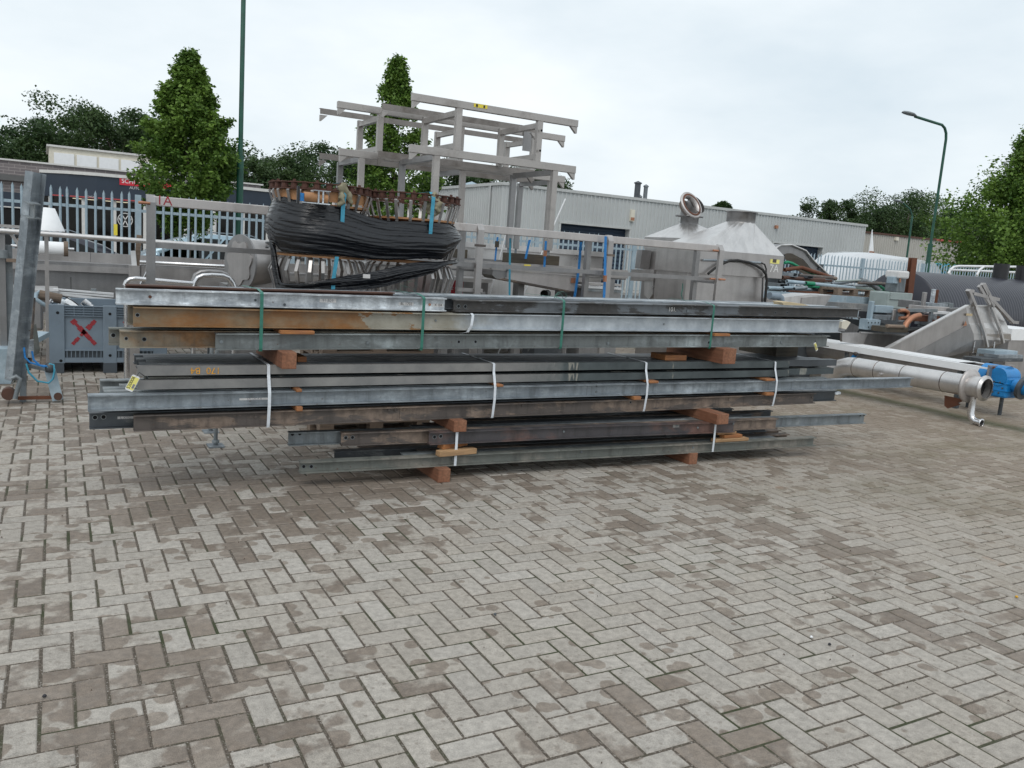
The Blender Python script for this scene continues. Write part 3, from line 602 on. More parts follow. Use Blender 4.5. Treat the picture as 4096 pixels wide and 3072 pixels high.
# ================================================================== vehicles
def car(label, cat, loc, head, L, W, H, paint, belt=.95, hood=.28, tail=.06, rake=.2, raker=.1, name='parked_car'):
    # local x forward, y left
    T = thing(name, label, cat, loc); c, s = math.cos(head), math.sin(head); O = Vector(loc)
    def P(x, y, z): return O+Vector((x*c-y*s, x*s+y*c, z))
    def sec(x, w, zb, zt): return [P(x,-w*.9,zb),P(x,-w,zb+.18),P(x,-w,zt*.72),P(x,-w*.94,zt-.03),P(x,-w*.84,zt),P(x,w*.84,zt),P(x,w*.94,zt-.03),P(x,w,zt*.72),P(x,w,zb+.18),P(x,w*.9,zb)]
    st = [(-.5,.8,.5,belt*.78),(-.485,.9,.32,belt*.95),(-.44,.97,.22,belt),(-.3,1,.2,belt),(0,1,.2,belt*.99),(.5-hood,1,.2,belt*.96),(.36,.97,.2,belt*.88),(.45,.92,.24,belt*.78),(.49,.84,.34,belt*.66),(.5,.76,.46,belt*.56)]
    m = MB(); vs = []
    for x, w, zb, zt in st: vs += sec(x*L, w*W/2, zb, zt)
    n = len(st); m.add(vs, [(i*10+k,i*10+(k+1) % 10,(i+1)*10+(k+1) % 10,(i+1)*10+k) for i in range(n-1) for k in range(10)], True); m.add(vs[:10],[tuple(range(9,-1,-1))]); m.add(vs[-10:],[tuple(range(10))])
    body = m.build('body', paint, T)
    xr0, xr1 = -.5+tail, .5-hood          # belt ends; roof ends inside
    cs = [(xr0*L,.9,belt-.02,belt-.01),(xr0*L+raker*.55*L,.8,belt-.02,belt+(H-belt)*.66),(xr0*L+raker*L,.74,belt-.02,H-.05),(-.05*L,.73,belt-.02,H),(xr1*L-rake*1.0*L,.73,belt-.02,H-.04),(xr1*L-rake*.45*L,.8,belt-.02,belt+(H-belt)*.6),(xr1*L+.02*L,.88,belt-.02,belt-.01)]
    m = MB(); vs = []
    for x, w, zb, zt in cs:
        wb = W/2*.9; wt = W/2*w; k = (zt-belt)/(H-belt); wtop = wb+(W/2*.70-wb)*max(0,k)
        vs += [P(x,-wb,zb),P(x,-(wb*.45+wtop*.55),zb+(zt-zb)*.55),P(x,-wtop,zt-.03*max(0,k)),P(x,-wtop*.75,zt),P(x,wtop*.75,zt),P(x,wtop,zt-.03*max(0,k)),P(x,(wb*.45+wtop*.55),zb+(zt-zb)*.55),P(x,wb,zb)]
    n = len(cs); m.add(vs, [(i*8+k,i*8+k+1,(i+1)*8+k+1,(i+1)*8+k) for i in range(n-1) for k in range(7)], True); m.build('cabin', paint, T)
    def win(x0, x1, x2, x3, name='window'): # side panes, bottom x0..x1, top x2..x3
        for sg in (-1, 1):
            wb = W/2*.9; wt = W/2*.70; z0 = belt+.03; z1 = H-.11
            def yy(z): return sg*(wb+(wt-wb)*(z-belt)/(H-belt)+.012)
            q = [P(x0,yy(z0),z0),P(x1,yy(z0),z0),P(x3,yy(z1),z1),P(x2,yy(z1),z1)]
            MB().prism(q, (Vector((-s*sg*.004, c*sg*.004,0)))).build(name,'car_glass',T)
    a, b_ = xr0*L+.12, xr1*L-.12; r0 = xr0*L+raker*L+.05; r1 = xr1*L-rake*L-.05
    def topx(x): t = (x-a)/(b_-a); return r0+(r1-r0)*t
    cuts = [a, a+(b_-a)*.27, a+(b_-a)*.60, b_]
    for u, v in zip(cuts, cuts[1:]): win(u+.03, v-.03, topx(u)+.03, topx(v)-.03)
    wt = W/2*.68; wb = W/2*.84
    for x0, x1, nm in ((xr1*L-.04, xr1*L-rake*L+.03, 'windscreen'), (xr0*L+.04, xr0*L+raker*L-.03, 'rear_window')):
        z0, z1 = belt+.03, H-.1; dx = .012 if nm == 'windscreen' else -.012
        MB().prism([P(x0+dx,-wb,z0),P(x0+dx,wb,z0),P(x1+dx*3,wt,z1),P(x1+dx*3,-wt,z1)], (0,0,.004)).build(nm,'car_glass',T)
    for sx in (-.31,.31):
        for sg in (-1,1):
            w = MB().tube([P(sx*L,sg*(W/2-.2),.31),P(sx*L,sg*(W/2+.01),.31)],.31,18).build('wheel','rubber',T); MB().tube([P(sx*L,sg*(W/2),.31),P(sx*L,sg*(W/2+.02),.31)],.2,14).build('rim','galv',w)
    for sg in (-1,1):
        MB().box(-.06,.06,-.08,.08,-.06,.06); p = P(xr1*L-.25, sg*(W/2*.9+.1), belt+.08); MB().rev([(1e-3,-.09),(.07,-.06),(.08,0),(.06,.07),(1e-3,.09)],p,8,(s,-c,0)).build('mirror',paint,T)
        p = P(.455*L, sg*W*.36, belt*.66); MB().rev([(1e-3,-.1),(.09,-.05),(.1,.03),(1e-3,.08)],p,8,(c,s,0)).build('headlight','car_glass',T)
        p = P(-.475*L, sg*W*.4, belt*.8); MB().rev([(1e-3,-.05),(.07,-.02),(.07,.04),(1e-3,.06)],p,8,(c,s,0)).build('tail_light','sign_red',T)
    for sg in (-1,1): MB().tube([P(-.3*L,sg*W*.3,H-.03),P(-.25*L,sg*W*.3,H+.03),P(.02*L,sg*W*.3,H+.03),P(.06*L,sg*W*.3,H-.03)],.014,6).build('roof_rail','galv',T)
    return T
def paint(name, c, met=.4): b = NB(name); b.set(Base_Color=c, Roughness=.28, Metallic=met, Coat_Weight=.6)
paint('paint_anthracite', (.035,.035,.05)); paint('paint_iceblue', (.34,.47,.55), .5); paint('paint_silverblue', (.35,.42,.47), .5); paint('paint_white', (.56,.58,.6), 0)
car('dark anthracite estate car parked behind the fence','car',(.35,18.95,-.02),0,4.6,1.78,1.47,'paint_anthracite',.97,.26,.04,.22,.08)
car('pale ice blue family car parked behind the fence','car',(3.1,20.9,-.02),math.pi,4.3,1.8,1.62,'paint_iceblue',1.0,.22,.05,.26,.14)
car('silver blue hatchback with its windscreen just beside the dark estate','car',(-2.1,20.9,-.02),math.pi,4.1,1.75,1.46,'paint_silverblue',.95,.25,.05,.25,.12)
# white van behind the right part of the fence
v0 = SY(3300,1100,18.9).x; v1 = SY(3775,1060,18.9).x
VT = thing('white_van','large white van parked behind the fence','van',((v0+v1)/2,19.2,0))
m = MB(); st = [(0,.62,.5,1.15),(.02,.85,.35,1.35),(.08,.93,.3,1.62),(.2,.97,.3,2.2),(.28,.98,.3,2.42),(.4,1,.3,2.5),(.75,1,.3,2.44),(.97,.98,.3,2.36),(1,.93,.4,2.25)]; vs = []; LL = v1-v0
for t, w, zb, zt in st:
    x = v0+t*LL; hw = w*1.0; y0 = 19.75
    vs += [(x,y0-hw*.95,zb),(x,y0-hw,zb+.2),(x,y0-hw*.99,zt*.6),(x,y0-hw*.86,zt-.22),(x,y0-hw*.62,zt),(x,y0+hw*.62,zt),(x,y0+hw*.86,zt-.22),(x,y0+hw,zt*.6),(x,y0+hw,zb+.2),(x,y0+hw*.95,zb)]
n = len(st); m.add(vs,[(i*10+k,i*10+(k+1) % 10,(i+1)*10+(k+1) % 10,(i+1)*10+k) for i in range(n-1) for k in range(10)],True); m.add(vs[:10],[tuple(range(9,-1,-1))]); m.add(vs[-10:],[tuple(range(10))]); m.build('body','paint_white',VT)
MB().rev([(1e-3,-.06),(.16,-.02),(.17,.02),(1e-3,.06)],(v0+.06,19.05,1.12),14,(-1,-.6,.3)).build('headlight','chrome',VT)
for t in (.17,.8): MB().tube([(v0+t*LL,18.72,.36),(v0+t*LL,18.95,.36)],.36,18).build('wheel','rubber',VT)
# pale blue lorry half hidden by the right tree
q = SY(3850,1070,24); LT = thing('blue_lorry','bright light blue lorry mostly hidden by the leafy hornbeam','lorry',(q.x+3,25,0))
plain('lorry_blue', (.03,.36,.55), .5); m = MB().box(q.x-1.2,q.x+6,24,26.4,.9,2.55); m.build('cargo_box','lorry_blue',LT,.08)
MB().box(q.x-3,q.x-1.3,24.1,26.3,.6,2.3).build('cab','lorry_blue',LT,.15); MB().box(q.x-3,q.x+6,24.3,26.1,.5,.88).build('chassis','black_plastic',LT)
for x in (-2.2,1.5,4.6): MB().tube([(q.x+x,24.1,.48),(q.x+x,24.5,.48)],.48,16).build('wheel','rubber',LT)
# ================================================================== the stack of steel sections
Z0 = zoom(0,1000,1.8433); Z1 = zoom(1000,1100,1.8433); Z2 = zoom(2000,1100,1.8433); Z3 = zoom(2900,1000,1.8437)
class Frame:
    def __init__(s, o, yaw): s.o = Vector((o[0],o[1],0)); s.u = Vector((math.cos(yaw),math.sin(yaw),0)); s.v = Vector((-math.sin(yaw),math.cos(yaw),0))
    def at(s, p, v): d = ray(*p); q = C_P+d*((v-(C_P-s.o).dot(s.v))/d.dot(s.v)); return (q-s.o).dot(s.u), q.z
    def pt(s, u, v, z): return s.o+s.u*u+s.v*v+Vector((0,0,z))
FB = Frame((1.479,5.409), R_(-2.65)); FG = Frame((0,0), 0)
def isec(h, b, t=.008, tw=.006):   # front flange edge at side=0 (towards the camera), z from 0 to h ; side axis = d x up = -v
    return [(-b,0),(0,0),(0,t),(-b/2+tw/2,t),(-b/2+tw/2,h-t),(0,h-t),(0,h),(-b,h),(-b,h-t),(-b/2-tw/2,h-t),(-b/2-tw/2,t),(-b,t)]
def usec(h, b, t=.007, tw=.007):   # channel, web to the camera
    return [(-b,0),(0,0),(0,h),(-b,h),(-b,h-t),(-tw,h-t),(-tw,t),(-b,t)]
def beam(label, mat, fr, u0, u1, v, z0, z1, h, b, kind='I', name='steel_section', group=None):
    m = MB(); a = fr.pt(u0,v,z0); c = fr.pt(u1,v,z1)
    poly = isec(h,b) if kind == 'I' else usec(h,b); NS = 12; k = len(poly); vs = []; rb_ = random.Random(int(u0*977)+int(v*613)+int(z0*311)); A1, A2, ph_ = rb_.uniform(-.004,.004), rb_.uniform(-.002,.002), rb_.uniform(0,3)
    side = fr.u.cross(_z)
    for i in range(NS+1):
        t = i/NS; q = a.lerp(c, t)+Vector((0,0,A1*math.sin(math.pi*t)+A2*math.sin(3*math.pi*t+ph_)*math.sin(math.pi*t)))
        vs += [q+side*x_+_z*y_ for x_, y_ in poly]
    m.add(vs,[(i*k+(j+1) % k,i*k+j,(i+1)*k+j,(i+1)*k+(j+1) % k) for i in range(NS) for j in range(k)]+[tuple(range(k)),tuple(range(NS*k+k-1,NS*k-1,-1))]); o = m.build(name, mat, None)
    bm_ = bmesh.new(); bm_.from_mesh(o.data); bmesh.ops.recalc_face_normals(bm_, faces=bm_.faces); bm_.to_mesh(o.data); bm_.free()
    tag(o, label, 'steel section', group); o['_'] = 0; del o['_']
    return (o, fr, u0, u1, v, z0, z1, h, b, kind)
def on_face(B, u, k): # point on the front face (web) at distance u along, fraction k of height
    o, fr, u0, u1, v, z0, z1, h, b, kind = B; t = (u-u0)/(u1-u0); z = z0+(z1-z0)*t+h*k
    return fr.pt(u, v+(b/2-.003 if kind == 'I' else 0), z)
def at_px(B, px, py): # u and z fraction for a photo pixel on the face plane
    o, fr, u0, u1, v, z0, z1, h, b, kind = B; u, z = fr.at((px,py), v+(b/2-.003 if kind == 'I' else 0)); t = (u-u0)/(u1-u0); return u, (z-(z0+(z1-z0)*t))/h
def bolt(B, px, py, r=.010, mat='galv_dull'):
    u, k = at_px(B, px, py); k = max(.2, min(.8, k)); p = on_face(B, u, k); n = -B[1].v
    m = MB().rev([(r,-.001),(r,.007),(1e-4,.008)], p, 6, n, False); m.build('bolt', mat, B[0])
def hole(B, px, py, r=.009):
    u, k = at_px(B, px, py); k = max(.15, min(.85, k)); p = on_face(B, u, k)
    m = MB().rev([(r*1.35,-.001),(r*1.3,.0014),(r,.0016)], p, 12, -B[1].v, False); m.build('hole_rim','galv_dull',B[0]); MB().rev([(1e-4,.0012),(r,.0012)], p, 12, -B[1].v, False).build('hole','dark_void',B[0])
def sticker(B, px0, py0, px1, py1, txt=None, mat='label_white', ink='ink_grey', size=.022, curl=0):
    u0, k0 = at_px(B, px0, py1); u1, k1 = at_px(B, px1, py0); k0 = max(.08,min(.85,k0)); k1 = max(k0+.12,min(.95,k1)); n = -B[1].v
    q = [on_face(B,u0,k0),on_face(B,u1,k0),on_face(B,u1,k1),on_face(B,u0,k1)]
    m = MB().prism([p+n*.0018 for p in q], n*.0008); s = m.build('paper_label', mat, B[0])
    if txt: c = (q[0]+q[2])/2+n*.0034; text('handwriting', txt, size, ink, c, B[1].u, (0,0,1), s, .0003)
def chalk(B, px, py, txt, size, mat, flip=False):
    u, k = at_px(B, px, py); p = on_face(B, u, .5)-B[1].v*.003; text('chalk_mark', txt, size, mat, p, -B[1].u if flip else B[1].u, (0,0,-1) if flip else (0,0,1), B[0], .0004)

# ---- bottom bundle
u = lambda fr, px, py, v=0.: fr.at((px,py), v)[0]
L0 = beam('olive grey steel beam resting on the two ground blocks, white drips on its flange','galv_olive',FB,0,u(FB,3263,1784),0,.1,.1,.08,.075)
for p in ((1000+396/1.8433,1100+1412/1.8433),(1000+452/1.8433,1100+1412/1.8433)): hole(L0,*p,.011)
for p in ((2325,1808),(2771,1790),(1811,1836)): bolt(L0,*p)
backs = [('galv_dull',.08,.75,4.3),('rust_brown',.16,.9,4.55),('steel_dark',.24,.3,4.2),('rust_brown',.32,.5,4.6),('steel_dark',.40,.6,4.5)]
for m_, v, a, b_ in backs: beam('dirty steel beam in the lowest layer, behind the olive grey one',m_,FB,a,b_,v,.1,.1,.08,.075,group='beams behind the olive grey one')
zb = .262
D0 = beam('dark steel channel with reddish edges, front of the second lowest layer','steel_red',FB,u(FB,1721,1760),u(FB,2945,1690),0,zb,zb,.094,.06)
D1 = beam('rust brown beam sticking out left of the dark reddish channel','rust_brown',FB,u(FB,1368,1770,.065),u(FB,3113,1690,.065),.065,zb,zb,.094,.06)
D2 = beam('blue grey galvanised beam reaching out past the rusty ones, two bolt holes at each end','galv_dull',FB,u(FB,1157,1740,.13),u(FB,3467,1660,.13),.13,zb,zb,.094,.06)
for p in ((1738,1748),(1763,1745)): hole(D0,*p,.012)
for p in ((1383,1751),(1410,1750)): hole(D1,*p,.011)
for p in ((1170,1737),(1199,1735),(3443,1648),(3458,1647)): hole(D2,*p,.011)
for p in ((2254,1726),(2706,1697),(2790,1710),(2932,1694)): bolt(D0,*p)
sticker(D1,3007,1666,3046,1676); sticker(D2,3366,1647,3404,1656); sticker(D0,2690,1691,2718,1710,None,'steel_grey')
for i, (v, m_) in enumerate(((.2,'steel_dark'),(.265,'steel_dark'),(.33,'rust_brown'),(.395,'steel_dark'),(.46,'steel_dark'),(.53,'galv_dull'))):
    beam('black steel beam among the dark rows on top of the lowest bundle',m_,FB,.85+.12*i,4.0+.18*((i*5) % 4),v,zb,zb,.094,.06,group='dark rows of the lowest bundle')
beam('dark bar end poking out under the lowest bundle, right','steel_dark',FB,3.2,4.35,.25,.19,.19,.055,.05)
# ---- middle bundle
R0 = beam('rusty brown beam at the bottom of the middle bundle','rust_brown',FG,.458,6.385,5.415,.434,.452,.1,.06)
R1 = beam('black beam end with two holes and tape, behind the rusty brown one','steel_dark',FG,SY(358,1680,5.5).x,6.78,5.5,.438,.452,.1,.06)
for i, v in enumerate((5.57,5.64,5.71,5.78,5.85,5.92)): beam('hidden rusty beam in the lowest row of the middle bundle',('rust_brown','steel_dark')[i % 2],FG,.5+.1*(i % 3),6.3-.1*(i % 4),v,.436,.452,.1,.06,group='lowest row of the middle bundle')
for p in ((1022,1667),(1555,1641),(1581,1640),(1616,1638),(2090,1622),(2915,1597),(2091,1622),(3248,1590)): bolt(R0,*p,.011,'rust_brown')
hole(R0,2522,1609,.008); sm = MB(); p = on_face(R0, at_px(R0,1599,1640)[0], .5); sm.box(p.x-.001,p.x+.001,p.y-.001,p.y,p.z-.045,p.z+.045); sm.build('joint_line','dark_void',R0[0])
hole(R1,380,1670,.012); hole(R1,414,1668,.012); sticker(R1,470,1664,534,1676,'L XYC')
G0 = beam('longest galvanised beam, jutting far right out of the middle bundle','galv',FG,.21,7.784,5.4,.568,.588,.097,.075)
G1 = beam('grey beam lying behind the longest galvanised beam','galv_dull',FG,.3,6.6,5.5,.572,.588,.097,.075)
for i, v in enumerate((5.6,5.7,5.8,5.9)): beam('dull galvanised beam deep in the second row of the middle bundle','galv_dull',FG,.3+.1*(i % 3),6.2+.2*(i % 2),v,.572,.588,.097,.075,group='second row of the middle bundle')
sticker(G0,957,1590,1076,1601,'171-UCA-6',size=.02)
for p in ((2388,1543),(2386,1566)): bolt(G0,*p,.008)
p = on_face(G0, at_px(G0,2348,1556)[0], .5); MB().box(p.x-.001,p.x+.001,p.y-.001,p.y,p.z-.04,p.z+.04).build('joint_line','steel_dark',G0[0])
def twotone(u0,u1,v,z0,z1,h,lab):
    return beam(lab,'steel_two',FG,u0,u1,v,z0,z1,h,.05,'U')
b = NB('steel_two'); sx = b.n('ShaderNodeSeparateXYZ'); b.l(b.tc.outputs['Object'], sx.inputs[0]); nn = b.noise(2.5,5,.6)
f = b.ramp(b.math('ADD', b.math('MULTIPLY', sx.outputs['X'], .18), b.math('MULTIPLY', nn, .5)), [(.2,0.),(.34,1.)]); n2 = b.noise(6,6,.65); pt_ = b.ramp(b.noise(3.4,6,.7,(1.2,1,.22)), [(.60,0.),(.625,1.)])
c1 = b.ramp(n2, [(.3,(.19,.19,.19)),(.7,(.29,.285,.275))]); c2 = b.mix(pt_, b.ramp(n2, [(.3,(.055,.068,.072)),(.7,(.10,.12,.125))]), (.3,.29,.255))
b.set(Base_Color=b.mix(f,c1,c2), Roughness=.5, Metallic=.35); b.bump(b.noise(50,4,.7),.06,.004)
q2 = twotone(.481,6.01,5.44,.687,.716,.058,'lower of two flat faced grey channels with dark blotchy paint')
q1 = twotone(.479,6.0,5.44,.772,.796,.060,'upper of two flat faced grey channels marked in orange chalk')
chalk(q1,822,1483,'170  B4',.058,'chalk_orange',True)
for i, v in enumerate((5.53,5.62,5.71,5.8,5.89)):
    beam('dark channel behind the two flat faced grey channels, lower row','steel_patchy',FG,.55+.07*(i % 3),6.72-.15*i,v,.69,.716,.058,.08,'U',group='lower row behind the flat faced channels')
    beam('dark channel behind the two flat faced grey channels, upper row','steel_dark',FG,.5+.05*(i % 2),6.75-.12*i,v,.775,.796,.060,.08,'U',group='upper row behind the flat faced channels')
tg = lambda: None
# ---- top bundle
T3 = beam('grey green bolted beam at the bottom of the top bundle','galv_olive2',FG,.925,6.455,5.4,.936,.998,.105,.07) if 'galv_olive2' in MT else None
metal('galv_green', (.17,.185,.185), .55, .4, .28, 7, patch=(.32,.36,.37), plo=.5, phi=.7, pscale=3, psc=(.5,1,1), drip=.5)
T3 = beam('grey green bolted beam at the bottom of the top bundle','galv_green',FG,.925,6.455,5.4,.936,.998,.105,.07)
T3b = beam('rust stained beam end left of the grey green bolted beam','rust_orange',FG,SY(480,1370,5.48).x,6.3,5.48,.936,.998,.105,.07)
T3c = beam('pale olive beam end with one hole, farthest left in the top bundle','galv_olive',FG,SY(436,1350,5.57).x,6.2,5.57,.94,1.0,.105,.07)
for i, v in enumerate((5.65,5.73,5.81,5.89)): beam('hidden beam in the lowest row of the top bundle','galv_dull',FG,.5+.1*(i % 3),6.3,v,.936,.998,.105,.07,group='lowest row of the top bundle')
hole(T3c,453,1341,.012); hole(T3b,577,1357,.011); hole(T3b,505,1354,.009)
for p in ((885,1367),(1470,1372),(2431,1373),(3124,1369)): bolt(T3,*p,.012)
for p in ((1835,1367),(1902,1367),(2835,1370)): hole(T3,*p,.010)
T2 = beam('tall beam, orange rust at one end fading to bright zinc','galv_rustend',FG,.455,6.6,5.4,1.075,1.134,.118,.08) if 'galv_rustend' in MT else None
b = NB('galv_rustend'); sx = b.n('ShaderNodeSeparateXYZ'); b.l(b.tc.outputs['Object'], sx.inputs[0]); nn = b.noise(1.6,6,.65,(1,1,1.5)); n2 = b.noise(8,6,.65)
f = b.ramp(b.math('ADD', b.math('MULTIPLY', sx.outputs['X'], .22), b.math('MULTIPLY', nn, .62)), [(-.24,0.),(-.06,1.)]); f2 = b.ramp(b.math('ADD', b.math('MULTIPLY', sx.outputs['X'], .22), b.math('MULTIPLY', nn, .5)), [(-.05,0.),(.10,1.)])
ru = b.mix(b.ramp(b.noise(3,6,.7,(1,1,2.2)),[(.4,0.),(.62,1.)]), b.ramp(n2, [(.3,(.19,.085,.025)),(.7,(.28,.135,.045))]), b.ramp(n2, [(.3,(.17,.12,.07)),(.7,(.27,.21,.135))])); md = b.ramp(n2, [(.3,(.24,.225,.18)),(.7,(.36,.345,.295))]); zi = b.ramp(n2, [(.3,(.33,.365,.40)),(.7,(.55,.59,.62))])
b.set(Base_Color=b.mix(f2, b.mix(f,ru,md), zi), Roughness=.5, Metallic=b.math('MULTIPLY',f2,.5)); b.bump(b.noise(55,4,.7),.06,.004)
T2 = beam('tall beam with orange rust at one end fading to bright zinc','galv_rustend',FG,.455,6.6,5.4,1.075,1.134,.118,.08)
T2b = beam('orange rusty beam end just behind the rust ended tall beam','rust_orange',FG,SY(513,1260,5.49).x,6.5,5.49,1.075,1.134,.118,.08)
for i, v in enumerate((5.58,5.67,5.76,5.85)): beam('hidden beam in the middle row of the top bundle','galv',FG,.5+.08*(i % 3),6.5,v,1.078,1.134,.118,.08,group='middle row of the top bundle')
hole(T2,550,1260,.010); 
for p in ((1742,1282),(2656,1296)): bolt(T2,*p,.008)
T1 = beam('bright mottled zinc beam on top with handwritten paper labels','galv_bright',FG,.362,2.48,5.4,1.204,1.222,.092,.075)
T1r = beam('dark stained beam on top, marked in white chalk','steel_stain',FG,2.55,6.84,5.4,1.222,1.282,.084,.075) if 'steel_stain' in MT else None
metal('steel_stain', (.17,.185,.20), .5, .4, .3, 6, patch=(.055,.052,.05), plo=.47, phi=.5, pscale=1.5, psc=(.8,1,2.5), drip=.3)
T1r = beam('dark stained beam on top, marked in white chalk','steel_stain',FG,2.55,6.84,5.4,1.222,1.282,.084,.075)
T1b = beam('thin brown rusty flange lying behind the bright zinc beam','rust_dark',FG,.42,SY(1577,1180,5.5).x,5.49,1.206,1.222,.112,.075)
beam('black beam end in the gap between the zinc and the stained beam','steel_dark',FG,2.1,6.7,5.49,1.226,1.28,.08,.075)
for i, v in enumerate((5.58,5.67,5.76,5.85)): beam('pale galvanised beam behind, on top of the stack',('galv','galv_bright','galv_dull','galv')[i],FG,.6+.1*i,6.75-.1*i,v,1.21,1.278,.09,.075,group='pale beams along the back of the stack top')
sticker(T1,1278,1196,1345,1209,'91-B29',size=.026); sticker(T1,1595,1210,1654,1221,'BL 1702',size=.026,ink='ink'); sticker(T1,1732,1215,1773,1226,'X 104',size=.024,ink='ink')
bolt(T1,600,1187,.010,'rust_red'); bolt(T1,1021,1200,.008,'steel_dark'); bolt(T1,1138,1218,.009,'steel_dark'); bolt(T1,1718,1218,.010,'copper')
for p in ((1834,1225),(1861,1226)): hole(T1r,*p,.011)
bolt(T1r,2750,1244,.012); hole(T1r,3102,1251,.009); hole(T1r,3148,1251,.009); chalk(T1r,2688,1243,'101.',.05,'chalk_white')

# ---- timber
def block(label, mat, x0, y0, x1, y1, Y, depth, name='wood_block', zlo=None, zhi=None, cat='wood block'):
    a = SY(x0,y1,Y); c = SY(x1,y0,Y); z0 = a.z if zlo is None else zlo; z1 = c.z if zhi is None else zhi
    o = MB().box(a.x, c.x, Y, Y+depth, z0, z1).build(name, mat, None, .004); tag(o, label, cat); return o
block('sawn timber block on the paving under the olive grey beam, pale end face','wood_red',1752,1882,1803,1932,5.285,.75,zlo=0,zhi=.099)
block('darker timber block on the paving nearer the pipe side','wood_red',2755,1815,2792,1857,5.24,.8,zlo=0,zhi=.099)
block('reddish timber block between lowest and middle bundle, beside a white strap','wood_red',1815,1662,1870,1718,5.33,.75,zlo=.357,zhi=.44)
block('bright reddish timber block between lowest and middle bundle, shim stack below','wood_red',2868,1625,2921,1678,5.16,.85,zlo=.357,zhi=.446)
block('large dark red timber block under the top bundle, beside a green strap','wood_red',1127,1412,1188,1478,5.28,.75,zlo=.834,zhi=.94)
block('orange red timber block under the top bundle, near the broken wedge','wood_red',2890,1401,2947,1448,5.3,.75,zlo=.852,zhi=.985)
block('blackened timber block far back under the top bundle','wood_dark',3101,1398,3193,1440,5.75,.5,zlo=.85,zhi=.99)
block('broken splintered wedge lying beside the orange red block','wood_orange',2660,1420,2748,1446,5.5,.2,'wood_wedge',zlo=.853,zhi=.9,cat='wood wedge')
block('thin shim behind the large dark red block','wood_orange',1190,1414,1228,1440,5.55,.2,'wood_wedge',zlo=.834,zhi=.875,cat='wood wedge')
block('flat orange plank between the rust ended beam and the one below','wood_orange',1122,1312,1260,1335,5.37,.5,'wood_plank',zlo=1.047,zhi=1.07,cat='plank')
block('short orange plank under the zinc end of the rust ended beam','wood_orange',2860,1328,2923,1343,5.37,.5,'wood_plank',zlo=1.083,zhi=1.106,cat='plank')
w_ = [(1186,1545,1209,1566,.666,.687,'small wood wedge over the longest galvanised beam, next to its paper label'),(1187,1621,1212,1639,.537,.568,'small wood wedge over the rusty brown beam, next to the first white strap'),
 (1990,1527,2016,1548,.676,.694,'small wood wedge beside the second white strap'),(2600,1515,2637,1533,.682,.702,'splintered wood wedge beside the third white strap, upper'),(2537,1577,2567,1594,.546,.575,'small wood wedge left of the third white strap, lower'),
 (3066,1508,3104,1522,.684,.704,'small wood wedge left of the last white strap, upper'),(3066,1564,3099,1577,.55,.578,'small wood wedge left of the last white strap, lower')]
for x0,y0,x1,y1,zl,zh,lab in w_: block(lab,'wood_orange',x0,y0,x1,y1,5.37,.3,'wood_wedge',zl,zh,'wood wedge')
def shim(label, mat, c0, c1, z0, z1, name='wood_shim'):
    o = MB().prof(Vector((c0[0],c0[1],(z0+z1)/2)),Vector((c1[0],c1[1],(z0+z1)/2)),[(-.035,-(z1-z0)/2),(.03,-(z1-z0)/2),(.035,(z1-z0)/2),(-.03,(z1-z0)/2)]).build(name, mat, None, .003); tag(o, label, 'wood shim')
a = FB.pt(u(FB,1748,1810),-.015,0); c = FB.pt(u(FB,1905,1800),0.03,0); shim('light sawn shim on the olive grey beam, lower of a pair','wood_raw',a,c,.181,.222)
a = FB.pt(u(FB,1768,1790),.03,0); c = FB.pt(u(FB,1885,1785),.12,0); shim('thin shim on top of the light sawn shim','wood_orange',a,c,.223,.261)
for i, (p0, p1, za, zb_) in enumerate((((2860,1758),(2995,1750),.181,.208),((2900,1745),(2975,1742),.209,.236),((2880,1728),(2958,1726),.237,.261))):
    a = FB.pt(u(FB,*p0),.02+.02*i,0); c = FB.pt(u(FB,*p1),.03+.02*i,0); shim(('bottom','middle','top')[i]+' piece of the splintered shim stack near the pipe end','wood_raw' if i != 1 else 'wood_orange',a,c,za,zb_)

# ---- strapping bands
def band(name, label, mat, path, width, group=None, th=.0012, wdir=(1,0,0)):
    pts = [Vector(p) for p in path]; w = Vector(wdir)*width/2; n = len(pts); nr = []
    for i in range(n):
        t = (pts[min(i+1,n-1)]-pts[max(i-1,0)]).normalized(); nr.append(t.cross(Vector(wdir)).normalized()*th)
    vs = []
    for p, k in zip(pts, nr): vs += [p-w, p+w, p+w+k, p-w+k]
    m = MB().add(vs, [(4*i+k,4*i+4+k,4*i+4+(k+1) % 4,4*i+(k+1) % 4) for i in range(n-1) for k in range(4)]+[(3,2,1,0),(4*n-4,4*n-3,4*n-2,4*n-1)])
    return tag(m.build(name, mat), label, 'strap', group)
def vstrap(label, mat, px, py, Yf, prof, width=.02):
    x = SY(px,py,Yf).x; o = band('strapping_band', label, mat, [(x,y,z) for y, z in prof], width); y_, z_ = prof[-1]; y_ -= .3; MB().box(x-width*.6,x+width*.6,y_-.02,y_+.02,z_+.001,z_+.005).build('crimp_seal','galv',o)
yb = 5.98
for px, py, lab, dz in ((1045,1290,'green strap round the top bundle, over the handwritten labels end at orange rust',0),(1691,1290,'green strap round the top bundle, under the big curled ribbon',.012),(2249,1300,'green strap round the top bundle, over the dark stained beam',.03),(2847,1310,'green strap round the top bundle, beside the white chalk mark',.042)):
    vstrap(lab,'green_strap',px,py,5.39,[(yb,.93+dz),(5.6,.93+dz),(5.392,.932+dz),(5.386,.95+dz),(5.386,1.25+dz),(5.387,1.299+dz*.9),(5.4,1.309+dz*.9),(5.5,1.322+dz),(yb,1.312+dz)],.021)
